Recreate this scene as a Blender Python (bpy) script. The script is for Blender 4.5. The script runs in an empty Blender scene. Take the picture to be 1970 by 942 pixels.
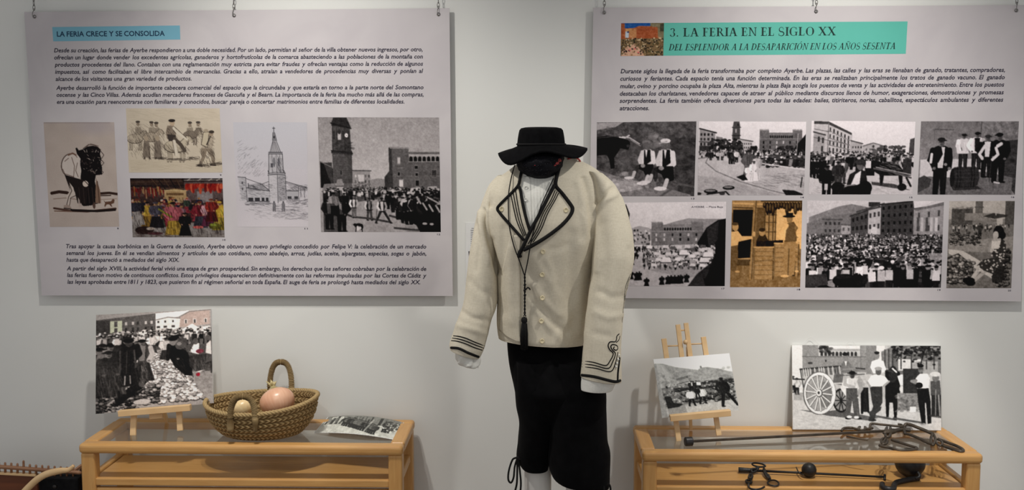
import bpy, bmesh, math, random
import numpy as np
from mathutils import Vector, Matrix
from mathutils.bvhtree import BVHTree

# ---------------------------------------------------------------- camera, light, exposure
F, CX, CY = 2029.0, 985.0, 471.0                    # focal length and centre of the 1970x942 frame, in pixels
CAM = Vector((0.0, -4.0, 1.62))
YAW, PITCH = math.radians(1.41), math.radians(5.52)
FWD = Vector((-math.sin(YAW)*math.cos(PITCH), math.cos(YAW)*math.cos(PITCH), -math.sin(PITCH)))
RIGHT = Vector((math.cos(YAW), math.sin(YAW), 0))
UP = RIGHT.cross(FWD)
scene = bpy.context.scene
col = scene.collection
cam_data = bpy.data.cameras.new('camera')
cam_data.sensor_width = 36; cam_data.lens = 36*F/1970
cam = bpy.data.objects.new('camera', cam_data); col.objects.link(cam)
cam.matrix_world = Matrix.Translation(CAM) @ Matrix((RIGHT, UP, -FWD)).transposed().to_4x4()
scene.camera = cam
scene.view_settings.view_transform = 'Standard'; scene.view_settings.look = 'None'
scene.view_settings.gamma = 1; scene.view_settings.use_curve_mapping = False
scene.view_settings.exposure = 0.0
world = bpy.data.worlds.new('world'); scene.world = world; world.use_nodes = True
world.node_tree.nodes['Background'].inputs[0].default_value = (0.97, 0.98, 1.0, 1)
world.node_tree.nodes['Background'].inputs[1].default_value = 0.53

def spot(name, loc, target, power, size=70, blend=0.9, radius=0.03, color=(1, 0.965, 0.91)):
    d = bpy.data.lights.new(name, 'SPOT'); d.energy = power; d.spot_size = math.radians(size)
    d.spot_blend = blend; d.shadow_soft_size = radius; d.color = color
    o = bpy.data.objects.new(name, d); col.objects.link(o); o.location = loc
    o.rotation_euler = (Vector(target)-Vector(loc)).to_track_quat('-Z', 'Y').to_euler()
    return o
spot('ceiling_spot', (-0.98, -1.08, 2.70), (-0.74, 0, 0.80), 82, 98, 1.0)
spot('ceiling_spot', (1.20, -1.08, 2.70), (0.92, 0, 0.80), 84, 98, 1.0)
spot('track_spot', (1.14, -3.0, 2.60), (1.28, -.2, 0.50), 44, 23, 0.7, 0.025)
spot('track_spot', (-0.78, -3.0, 2.60), (-1.18, -.2, 0.50), 34, 23, 0.7, 0.025)
spot('shelf_fill_spot', (1.02, -0.98, 2.75), (1.12, -0.24, 0.5), 78, 36, 0.5, 0.02)  # added spots from above, brightening the table tops and shelves
spot('shelf_fill_spot', (-0.86, -0.98, 2.75), (-1.02, -0.24, 0.5), 48, 36, 0.5, 0.02)
fill = bpy.data.lights.new('added_fill', 'AREA'); fill.energy = 6; fill.size = 2.4; fill.size_y = 1.2; fill.shape = 'RECTANGLE'  # added weak fill light from the front, not a fixture of the room
fill.color = (0.95, 0.98, 1.0)
fo = bpy.data.objects.new('added_fill', fill); col.objects.link(fo); fo.location = (0, -2.6, 3.1)
fo.rotation_euler = (math.radians(28), 0, 0)

# ---------------------------------------------------------------- pixel -> place
def ray(px, py): return (FWD + RIGHT*((px-CX)/F) + UP*((CY-py)/F)).normalized()
def P(px, py, y):
    d = ray(px, py); return CAM + d*((y-CAM.y)/d.y)
def PZ(px, py, z):
    d = ray(px, py); return CAM + d*((z-CAM.z)/d.z)

# ---------------------------------------------------------------- materials
def s2l(c):
    c = np.asarray(c, float)/255.0
    return np.where(c <= 0.04045, c/12.92, ((c+0.055)/1.055)**2.4)
def nodes_of(name):
    m = bpy.data.materials.new(name); m.use_nodes = True
    nt = m.node_tree; b = nt.nodes['Principled BSDF']
    return m, nt, b
def ramp_noise(nt, b, c1, c2, scale, detail=4, stretch=None, coord='Object', dist=0.0):
    tc = nt.nodes.new('ShaderNodeTexCoord'); mp = nt.nodes.new('ShaderNodeMapping'); n = nt.nodes.new('ShaderNodeTexNoise')
    nt.links.new(tc.outputs[coord], mp.inputs[0]); nt.links.new(mp.outputs[0], n.inputs['Vector'])
    if stretch: mp.inputs['Scale'].default_value = stretch
    n.inputs['Scale'].default_value = scale; n.inputs['Detail'].default_value = detail; n.inputs['Distortion'].default_value = dist
    r = nt.nodes.new('ShaderNodeValToRGB'); nt.links.new(n.outputs[0], r.inputs[0])
    r.color_ramp.elements[0].position = 0.3; r.color_ramp.elements[1].position = 0.7
    r.color_ramp.elements[0].color = (*c1, 1); r.color_ramp.elements[1].color = (*c2, 1)
    nt.links.new(r.outputs[0], b.inputs['Base Color'])
    return n, mp, r
def add_bump(nt, b, scale, strength, distance, stretch=None):
    tc = nt.nodes.new('ShaderNodeTexCoord'); mp = nt.nodes.new('ShaderNodeMapping'); n = nt.nodes.new('ShaderNodeTexNoise')
    nt.links.new(tc.outputs['Object'], mp.inputs[0]); nt.links.new(mp.outputs[0], n.inputs['Vector'])
    if stretch: mp.inputs['Scale'].default_value = stretch
    n.inputs['Scale'].default_value = scale; n.inputs['Detail'].default_value = 3
    bu = nt.nodes.new('ShaderNodeBump'); bu.inputs['Strength'].default_value = strength; bu.inputs['Distance'].default_value = distance
    nt.links.new(n.outputs[0], bu.inputs['Height']); nt.links.new(bu.outputs[0], b.inputs['Normal'])
def mat(name, c1, c2=None, scale=20, rough=0.7, metal=0.0, stretch=None, bump=None, spec=0.5, detail=4, sheen=0.0, dist=0.0):
    m, nt, b = nodes_of(name)
    b.inputs['Base Color'].default_value = (*c1, 1)
    b.inputs['Roughness'].default_value = rough; b.inputs['Metallic'].default_value = metal
    b.inputs['Specular IOR Level'].default_value = spec
    if sheen: b.inputs['Sheen Weight'].default_value = sheen
    ramp_noise(nt, b, c1, c2 if c2 else tuple(x*0.92 for x in c1), scale, detail, stretch, dist=dist)
    if bump: add_bump(nt, b, *bump)
    return m
def attr_mat(name, rough=0.6, spec=0.3, bump=None):
    m, nt, b = nodes_of(name)
    a = nt.nodes.new('ShaderNodeAttribute'); a.attribute_name = 'print'
    nt.links.new(a.outputs['Color'], b.inputs['Base Color'])
    b.inputs['Roughness'].default_value = rough; b.inputs['Specular IOR Level'].default_value = spec
    if bump: add_bump(nt, b, *bump)
    return m

M = {}
M['wall'] = mat('wall_paint', (0.715, 0.715, 0.685), (0.745, 0.745, 0.715), 1.3, 0.85, bump=(60, 0.05, 0.002), spec=0.2)
M['floor'] = mat('floor_tile', (0.22, 0.17, 0.13), (0.28, 0.22, 0.17), 6, 0.5)
M['paper'] = mat('mottled_panel_paper', (0.49, 0.455, 0.472), (0.575, 0.538, 0.546), 4.0, 0.55, detail=6, dist=0.6, spec=0.3)
M['edge'] = mat('white_foam_edge', (0.75, 0.75, 0.74), None, 20, 0.6)
M['ink'] = mat('dark_ink', (0.030, 0.026, 0.048), None, 20, 0.6, spec=0.2)
M['navy'] = mat('navy_ink', (0.012, 0.04, 0.085), None, 20, 0.6, spec=0.2)
M['greenink'] = mat('green_black_ink', (0.008, 0.03, 0.025), None, 20, 0.6, spec=0.2)
M['blueband'] = mat('blue_band', (0.165, 0.40, 0.51), (0.19, 0.435, 0.55), 3, 0.5, spec=0.3)
M['greenband'] = mat('green_band', (0.085, 0.42, 0.335), (0.10, 0.45, 0.37), 3, 0.5, spec=0.3)
M['print'] = attr_mat('photo_print', 0.6, 0.08)
M['gloss'] = attr_mat('glossy_print', 0.4, 0.15)
M['wood'] = mat('beech_wood', (0.56, 0.30, 0.115), (0.64, 0.37, 0.155), 9, 0.42, stretch=(1, 9, 9), detail=5, dist=0.4)
M['woodside'] = M['wood']
M['pine'] = mat('pale_pine_wood', (0.66, 0.43, 0.21), (0.74, 0.51, 0.27), 14, 0.5, stretch=(1, 8, 1), detail=4)
M['iron'] = mat('wrought_iron', (0.045, 0.037, 0.030), (0.10, 0.075, 0.052), 30, 0.5, 0.55, bump=(80, 0.4, 0.002))
M['blackiron'] = mat('black_iron', (0.018, 0.018, 0.02), (0.035, 0.033, 0.033), 40, 0.45, 0.5, bump=(90, 0.4, 0.002))
M['steel'] = mat('zinc_chain', (0.16, 0.15, 0.14), (0.30, 0.29, 0.28), 60, 0.4, 0.9)
M['black'] = mat('black_cloth', (0.006, 0.006, 0.007), (0.011, 0.011, 0.012), 40, 0.95, spec=0.12)

# ---------------------------------------------------------------- scene objects
def tag(o, label=None, cat=None, group=None, kind=None):
    if label: o['label'] = label
    if cat: o['category'] = cat
    if group: o['group'] = group
    if kind: o['kind'] = kind
    return o
def thing(name, loc, label, cat, group=None):
    o = bpy.data.objects.new(name, None); col.objects.link(o); o.location = loc
    o.empty_display_size = 0.05
    group = group or {'exhibition_panel': 'hanging exhibition panels', 'hanging_chain': 'chains holding the panels', 'display_table': 'glass-topped display tables',
                      'tabletop_easel': 'small easels on the tables', 'photo_board': 'mounted photographs on the tables', 'steelyard': 'iron steelyards'}.get(name)
    return tag(o, label, cat, group)
def origin(parent):
    v = Vector((0, 0, 0))
    while parent is not None:
        v += parent.location; parent = parent.parent
    return v
class MB:
    def __init__(s): s.v = []; s.f = []; s.fc = {}
    def add(s, vs, fs):
        n = len(s.v); s.v += [tuple(v) for v in vs]; s.f += [tuple(i+n for i in f) for f in fs]
    def box(s, lo, hi):
        (a, b, c), (d, e, g) = lo, hi
        s.add([(a,b,c),(d,b,c),(d,e,c),(a,e,c),(a,b,g),(d,b,g),(d,e,g),(a,e,g)],
              [(0,3,2,1),(4,5,6,7),(0,1,5,4),(1,2,6,5),(2,3,7,6),(3,0,4,7)])
    def hexa(s, p):      # eight corners: bottom ring then top ring
        s.add(p, [(0,3,2,1),(4,5,6,7),(0,1,5,4),(1,2,6,5),(2,3,7,6),(3,0,4,7)])
    def bar(s, a, b, w, h, up=(0,0,1)):     # rectangular bar a->b, w across, h along up
        a, b = Vector(a), Vector(b); d = (b-a).normalized(); u = Vector(up); sx = d.cross(u).normalized(); u = sx.cross(d)
        c = [(-w/2, -h/2), (w/2, -h/2), (w/2, h/2), (-w/2, h/2)]
        s.add([a+sx*x+u*y for x, y in c]+[b+sx*x+u*y for x, y in c],
              [(0,1,2,3),(7,6,5,4),(0,4,5,1),(1,5,6,2),(2,6,7,3),(3,7,4,0)])
    def tube(s, pts, r, n=8, closed=False, caps=True, squash=1.0, up=None):
        pts = [Vector(p) for p in pts]; m = len(pts)
        rr = r if isinstance(r, (list, tuple)) else [r]*m
        base = len(s.v); prev = None
        for i, p in enumerate(pts):
            if closed: t = pts[(i+1) % m]-pts[i-1]
            else: t = pts[min(i+1, m-1)]-pts[max(i-1, 0)]
            t = t.normalized() if t.length > 1e-9 else Vector((0, 0, 1))
            if prev is None:
                a = Vector(up) if up else (Vector((0, 0, 1)) if abs(t.z) < 0.9 else Vector((1, 0, 0)))
                prev = (a-t*a.dot(t)).normalized()
            else:
                prev = prev-t*prev.dot(t)
                prev = prev.normalized() if prev.length > 1e-6 else t.orthogonal().normalized()
            q = t.cross(prev)
            for k in range(n):
                an = 2*math.pi*k/n
                s.v.append(tuple(p+(prev*math.cos(an)*squash+q*math.sin(an))*rr[i]))
        for i in range(m if closed else m-1):
            j = (i+1) % m
            for k in range(n):
                l = (k+1) % n
                s.f.append((base+i*n+k, base+i*n+l, base+j*n+l, base+j*n+k))
        if caps and not closed:
            s.f.append(tuple(base+k for k in range(n))[::-1]); s.f.append(tuple(base+(m-1)*n+k for k in range(n)))
    def lathe(s, prof, c=(0, 0, 0), axis=(0, 0, 1), n=24):
        z = Vector(axis).normalized(); x = z.orthogonal().normalized(); y = z.cross(x); c = Vector(c)
        base = len(s.v)
        for r, h in prof:
            for k in range(n):
                a = 2*math.pi*k/n
                s.v.append(tuple(c+z*h+(x*math.cos(a)+y*math.sin(a))*max(r, 1e-5)))
        for i in range(len(prof)-1):
            for k in range(n):
                l = (k+1) % n
                s.f.append((base+i*n+k, base+i*n+l, base+(i+1)*n+l, base+(i+1)*n+k))
    def ball(s, c, r, n=16): s.lathe([(r*math.sin(math.pi*i/n), -r*math.cos(math.pi*i/n)) for i in range(n+1)], c, n=n+4)
    def rings(s, rows, cap0=False, cap1=False):
        n = len(rows[0]); base = len(s.v)
        for r in rows: s.v += [tuple(p) for p in r]
        for i in range(len(rows)-1):
            for k in range(n):
                l = (k+1) % n
                s.f.append((base+i*n+k, base+i*n+l, base+(i+1)*n+l, base+(i+1)*n+k))
        if cap0: s.f.append(tuple(base+k for k in range(n))[::-1])
        if cap1: s.f.append(tuple(base+(len(rows)-1)*n+k for k in range(n)))
    def prism(s, front, d):   # polygon (list of points) extruded along vector d
        n = len(front); d = Vector(d); fr = [Vector(p) for p in front]
        s.add(fr+[p+d for p in fr], [tuple(range(n)), tuple(range(2*n-1, n-1, -1))]+[(i, (i+1) % n+0, n+(i+1) % n, n+i)[::-1] for i in range(n)])
    def build(s, name, m, parent=None, smooth=False, bevel=0.0, seg=2, subsurf=0, fixn=True, solid=0.0):
        me = bpy.data.meshes.new(name); o0 = origin(parent)
        me.from_pydata([tuple(Vector(v)-o0) for v in s.v], [], s.f); me.update()
        if fixn:
            bm = bmesh.new(); bm.from_mesh(me); bmesh.ops.recalc_face_normals(bm, faces=bm.faces); bm.to_mesh(me); bm.free()
        if smooth: me.shade_smooth()
        me.materials.append(m)
        o = bpy.data.objects.new(name, me); col.objects.link(o)
        if parent is not None: o.parent = parent
        if solid:
            k = o.modifiers.new('solid', 'SOLIDIFY'); k.thickness = solid; k.offset = 0
        if bevel:
            k = o.modifiers.new('bevel', 'BEVEL'); k.width = bevel; k.segments = seg; k.limit_method = 'ANGLE'
        if subsurf:
            k = o.modifiers.new('sub', 'SUBSURF'); k.levels = subsurf; k.render_levels = subsurf
        return o
def copy_tree(o, parent=None):
    c = o.copy(); col.objects.link(c); c.parent = parent
    for ch in list(o.children): copy_tree(ch, c)
    return c
def smooth_path(pts, k=6, closed=False):
    pts = [Vector(p) for p in pts]; n = len(pts); out = []
    rng = range(n if closed else n-1)
    for i in rng:
        if closed: p0, p1, p2, p3 = pts[i-1], pts[i], pts[(i+1) % n], pts[(i+2) % n]
        else: p0, p1, p2, p3 = pts[max(i-1, 0)], pts[i], pts[i+1], pts[min(i+2, n-1)]
        for j in range(k):
            t = j/k
            out.append(0.5*((2*p1)+(p2-p0)*t+(2*p0-5*p1+4*p2-p3)*t*t+(3*p1-p0-3*p2+p3)*t**3))
    if not closed: out.append(pts[-1])
    return out
# ---------------------------------------------------------------- pictures printed on the panels and boards, drawn as vertex colours
class Art:
    def __init__(s, win, w, h, bg=190, tint=(1, 1, 1), seed=1, ss=2, photo=1.28):
        s.photo = photo
        s.x0, s.y0, s.x1, s.y1 = win; s.w, s.h, s.ss = w, h, ss
        s.W, s.H = w*ss, h*ss; s.tint = np.array(tint); s.rng = np.random.default_rng(seed); s.rnd = random.Random(seed)
        s.a = np.zeros((s.H, s.W, 3)); s.a[:] = s.c(bg)
        s.kx = s.W/(s.x1-s.x0); s.ky = s.H/(s.y1-s.y0)
    def c(s, v):
        return np.array(v, float) if isinstance(v, (tuple, list, np.ndarray)) else v*s.tint
    def px(s, pts): return np.array([((x-s.x0)*s.kx, (y-s.y0)*s.ky) for x, y in pts])
    def _bb(s, lo, hi):
        x0 = max(0, int(lo[0])); y0 = max(0, int(lo[1])); x1 = min(s.W, int(hi[0])+2); y1 = min(s.H, int(hi[1])+2)
        if x1 <= x0 or y1 <= y0: return None
        return x0, y0, x1, y1
    def _put(s, b, m, colr, al):
        x0, y0, x1, y1 = b; r = s.a[y0:y1, x0:x1]; m = (m*al)[..., None]
        r[:] = r*(1-m)+s.c(colr)*m
    def poly(s, pts, colr, al=1.0):
        q = s.px(pts); b = s._bb(q.min(0), q.max(0))
        if b is None: return
        X, Y = np.meshgrid(np.arange(b[0], b[2])+.5, np.arange(b[1], b[3])+.5)
        m = np.zeros(X.shape, bool); n = len(q)
        for i in range(n):
            (xa, ya), (xb, yb) = q[i], q[(i+1) % n]
            if ya == yb: continue
            m ^= ((Y < ya) != (Y < yb)) & (X < (xb-xa)*(Y-ya)/(yb-ya)+xa)
        s._put(b, m.astype(float), colr, al)
    def rect(s, x0, y0, x1, y1, colr, al=1.0): s.poly([(x0, y0), (x1, y0), (x1, y1), (x0, y1)], colr, al)
    def ell(s, cx, cy, rx, ry, colr, al=1.0, rot=0.0, soft=0.0):
        (px, py), = s.px([(cx, cy)]); rx *= s.kx; ry *= s.ky; R = max(rx, ry)*(1+soft)
        b = s._bb((px-R, py-R), (px+R, py+R))
        if b is None: return
        X, Y = np.meshgrid(np.arange(b[0], b[2])+.5-px, np.arange(b[1], b[3])+.5-py)
        c, n = math.cos(rot), math.sin(rot)
        d = np.sqrt(((X*c+Y*n)/max(rx, .3))**2+((-X*n+Y*c)/max(ry, .3))**2)
        m = (d < 1).astype(float) if not soft else np.clip((1+soft-d)/(2*soft), 0, 1)
        s._put(b, m, colr, al)
    def line(s, pts, w, colr, al=1.0):
        q = s.px(pts); w = max(w*s.kx, 0.7)/2; b = s._bb(q.min(0)-w-1, q.max(0)+w+1)
        if b is None: return
        X, Y = np.meshgrid(np.arange(b[0], b[2])+.5, np.arange(b[1], b[3])+.5); D = np.full(X.shape, 1e9)
        for (xa, ya), (xb, yb) in zip(q[:-1], q[1:]):
            dx, dy = xb-xa, yb-ya; L = dx*dx+dy*dy+1e-9
            t = np.clip(((X-xa)*dx+(Y-ya)*dy)/L, 0, 1)
            D = np.minimum(D, (X-xa-t*dx)**2+(Y-ya-t*dy)**2)
        s._put(b, np.clip(w+.5-np.sqrt(D), 0, 1), colr, al)
    def grad(s, y0, c0, y1, c1, x0=None, x1=None):
        x0 = s.x0 if x0 is None else x0; x1 = s.x1 if x1 is None else x1
        a = max(0, int((y0-s.y0)*s.ky)); b = min(s.H, int((y1-s.y0)*s.ky)); p = max(0, int((x0-s.x0)*s.kx)); q = min(s.W, int((x1-s.x0)*s.kx))
        t = np.linspace(0, 1, max(b-a, 1))[:, None, None]
        s.a[a:b, p:q] = s.c(c0)*(1-t)+s.c(c1)*t
    def noise(s, amp, cell, reg=None, mul=False, stretch=1.0):
        gw = max(2, int(s.W/(cell*s.kx*stretch))+2); gh = max(2, int(s.H/(cell*s.ky))+2)
        g = s.rng.normal(0, 1, (gh, gw))
        xs = np.linspace(0, gw-1.001, s.W); ys = np.linspace(0, gh-1.001, s.H); xi = xs.astype(int); yi = ys.astype(int)
        fx = (xs-xi)[None, :]; fy = (ys-yi)[:, None]
        n = (g[yi][:, xi]*(1-fx)+g[yi][:, xi+1]*fx)*(1-fy)+(g[yi+1][:, xi]*(1-fx)+g[yi+1][:, xi+1]*fx)*fy
        if reg:
            x0, y0, x1, y1 = reg; k = np.zeros((s.H, s.W))
            k[max(0, int((y0-s.y0)*s.ky)):max(0, int((y1-s.y0)*s.ky)), max(0, int((x0-s.x0)*s.kx)):max(0, int((x1-s.x0)*s.kx))] = 1; n = n*k
        s.a += n[..., None]*amp*(s.a/128 if mul else 1)
    def blur(s, r):
        k = max(1, int(r*s.kx))
        for ax in (0, 1):
            c = np.cumsum(np.concatenate([np.repeat(np.take(s.a, [0], ax), k+1, ax), s.a, np.repeat(np.take(s.a, [-1], ax), k, ax)], ax), ax)
            n = s.a.shape[ax]
            s.a = (np.take(c, range(2*k+1, 2*k+1+n), ax)-np.take(c, range(0, n), ax))/(2*k+1)
    def hatch(s, x0, y0, x1, y1, n, colr, ang=0.6, ln=14, w=1.2, al=0.6):
        for _ in range(n):
            x = s.rnd.uniform(x0, x1); y = s.rnd.uniform(y0, y1); a = ang+s.rnd.uniform(-.25, .25); L = ln*s.rnd.uniform(.5, 1.3)
            s.line([(x, y), (x+L*math.cos(a), y+L*math.sin(a))], w, colr, al)
    def person(s, x, y, h, coat=40, legs=35, shirt=None, hat=25, face=120, lean=0.0, walk=0.0, arms=None, wide=1.0, brim=0.0, skirt=False):
        hx = x+lean*h*.5; sx = x+lean*h*.82; w = h*wide; hipy = y-.48*h; shy = y-.83*h; big = h*s.ky > 70
        sh = lambda c, f: tuple(min(q*f, 235) for q in c) if isinstance(c, (tuple, list)) else min(c*f, 222)
        if skirt:
            s.poly([(hx-.11*w, hipy), (hx+.11*w, hipy), (x+.2*w, y), (x-.2*w, y)], legs)
            if big:
                for q in (-.1, -.03, .05, .12): s.line([(hx+q*.8*w, hipy+.08*h), (x+q*1.3*w, y-.02*h)], .018*w, sh(legs, s.rnd.choice((.65, 1.4))), .7)
        else:
            for q, dx in ((-1, -walk*h*.18-.055*w), (1, walk*h*.18+.055*w)):
                s.poly([(hx+q*.11*w, hipy), (hx-q*.01*w, hipy), (x+dx-q*.035*w, y-.02*h), (x+dx+q*.045*w, y-.02*h)], legs)
                if big: s.line([(hx+q*.05*w, hipy+.06*h), (x+dx*.8, y-.25*h), (x+dx, y-.04*h)], .02*w, sh(legs, 1.5), .6)
                s.ell(x+dx+.02*w, y-.015*h, .06*w, .02*h, 30)
        s.poly([(sx-.15*w, shy+.03*h), (sx-.06*w, shy-.02*h), (sx+.06*w, shy-.02*h), (sx+.15*w, shy+.03*h), (hx+.125*w, hipy+.05*h), (hx-.125*w, hipy+.05*h)], coat)
        if big:
            s.poly([(sx-.14*w, shy+.04*h), (sx-.08*w, shy), (hx-.06*w, hipy), (hx-.115*w, hipy+.04*h)], sh(coat, 1.35), .6)
            for q in range(4): a = s.rnd.uniform(-.1, .1); s.line([(sx+a*w, shy+s.rnd.uniform(.08, .2)*h), (hx+a*1.1*w+.03*w, hipy-.02*h)], .014*w, sh(coat, s.rnd.choice((.65, 1.5))), .6)
        if shirt is not None: s.poly([(sx-.06*w, shy), (sx+.06*w, shy), (hx+.04*w, hipy), (hx-.04*w, hipy)], shirt)
        ac = coat if arms is None else arms
        for q in (-1, 1):
            e = s.rnd.uniform(.15, .2); f = s.rnd.uniform(.07, .15)
            s.line([(sx+q*.135*w, shy+.05*h), (sx+q*e*w, shy+.2*h), (sx+q*f*w, shy+.34*h)], .078*w, sh(ac, 1.15 if q < 0 else .85))
            s.ell(sx+q*f*w, shy+.355*h, .026*w, .024*h, face)
        s.ell(sx, y-.90*h, .05*w, .07*h, face)
        if big:
            s.ell(sx+.018*w, y-.895*h, .03*w, .06*h, sh(face, .6), .6); s.line([(sx-.03*w, y-.91*h), (sx+.03*w, y-.91*h)], .014*w, sh(face, .5), .8); s.line([(sx-.015*w, y-.868*h), (sx+.015*w, y-.868*h)], .01*w, sh(face, .5), .8)
        if hat is not None:
            s.ell(sx, y-.952*h, .06*w, .036*h, hat); s.ell(sx+s.rnd.choice((-.02, .02))*w, y-.94*h, .068*w, .016*h, hat)
            if brim: s.ell(sx, y-.94*h, brim*w, .018*h, hat)
    def crowd(s, x0, x1, y0, y1, h0, h1, n, darks=(25, 40, 60), lights=(185, 160), pl=0.35, edge=None):
        ys = sorted(s.rnd.uniform(0, 1) for _ in range(n))
        for t in ys:
            y = y0+(y1-y0)*t; h = h0+(h1-h0)*t; x = s.rnd.uniform(x0, x1)
            if edge and not edge(x, y): continue
            c = s.rnd.choice(lights) if s.rnd.random() < pl else s.rnd.choice(darks); c *= s.rnd.uniform(.8, 1.1)
            lg = s.rnd.choice(darks)
            s.poly([(x-.1*h, y), (x+.1*h, y), (x+.13*h, y-.5*h), (x-.13*h, y-.5*h)], lg)
            s.poly([(x-.15*h, y-.42*h), (x+.15*h, y-.42*h), (x+.14*h, y-.8*h), (x-.14*h, y-.8*h)], c)
            if s.rnd.random() < .5: s.line([(x-.14*h, y-.75*h), (x-.2*h, y-.5*h)], .07*h, c*.8)
            s.ell(x, y-.88*h, .075*h, .085*h, s.rnd.choice((70, 110, 140)))
            if s.rnd.random() < .75: s.ell(x, y-.94*h, .09*h, .05*h, s.rnd.choice(darks))
            elif s.rnd.random() < .6: s.ell(x, y-.92*h, .1*h, .07*h, s.rnd.choice(lights))
    def lumps(s, pts_fn, n, r0, r1, tones, sq=.7):
        for _ in range(n):
            x, y, k = pts_fn(s.rnd); r = r0+(r1-r0)*k; t = s.rnd.choice(tones)*s.rnd.uniform(.85, 1.1)
            s.ell(x, y+r*.3, r, r*sq, t*.35); s.ell(x, y, r*.92, r*sq*.9, t); s.ell(x-r*.2, y-r*.2*sq, r*.45, r*.4*sq, min(t*1.25, 235))
    def out(s):
        if s.photo:
            s.blur(.5/s.kx*s.ss/2)
            k = s.ss/s.kx; base = s.a.copy(); lum = base.mean(2, keepdims=True); wgt = np.clip(lum*(225-lum)/12600, .12, 1)
            s.noise(5.5, 1.4*k); s.noise(4.5, 3.5*k); s.noise(2.5, 9*k)
            s.a = base+(s.a-base)*wgt
            s.a = 110+(s.a-110)*s.photo
        s.a += s.rng.normal(0, 2.5, s.a.shape[:2])[..., None]
        a = np.clip(s.a, 4, 250).reshape(s.h, s.ss, s.w, s.ss, 3).mean((1, 3))
        return a
ILLUM = 1.0       # how bright white paper of the panels shows, so printed tones are reflectances
def print_grid(corners, art, name, parent, m, bow=None, illum=ILLUM, thick=0.0):
    """corners: TL, TR, BR, BL as world points; one vertex per drawn pixel."""
    A = art.out() if isinstance(art, Art) else art
    h, w = A.shape[:2]; TL, TR, BR, BL = [np.array(c) for c in corners]
    u = np.linspace(0, 1, w)[None, :, None]; v = np.linspace(0, 1, h)[:, None, None]
    V = (TL*(1-u)+TR*u)*(1-v)+(BL*(1-u)+BR*u)*v
    if bow is not None: V = V+bow(u, v)
    V = V.reshape(-1, 3)-np.array(origin(parent))
    i = np.arange(h*w).reshape(h, w)
    Q = np.stack([i[:-1, :-1], i[1:, :-1], i[1:, 1:], i[:-1, 1:]], -1).reshape(-1, 4)
    me = bpy.data.meshes.new(name); me.vertices.add(len(V)); me.vertices.foreach_set('co', V.ravel())
    me.loops.add(Q.size); me.loops.foreach_set('vertex_index', Q.ravel().astype(np.int32))
    me.polygons.add(len(Q)); me.polygons.foreach_set('loop_start', np.arange(0, Q.size, 4, dtype=np.int32))
    me.update(calc_edges=True); me.validate()
    at = me.color_attributes.new('print', 'FLOAT_COLOR', 'POINT')
    C = np.ones((h*w, 4), np.float32); C[:, :3] = np.clip(s2l(A).reshape(-1, 3)/illum, 0.004, 0.88)
    at.data.foreach_set('color', C.ravel())
    if bow is not None: me.shade_smooth()
    me.materials.append(m)
    o = bpy.data.objects.new(name, me); col.objects.link(o); o.parent = parent
    if thick:
        k = o.modifiers.new('solid', 'SOLIDIFY'); k.thickness = thick; k.offset = -1
    return o
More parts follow.
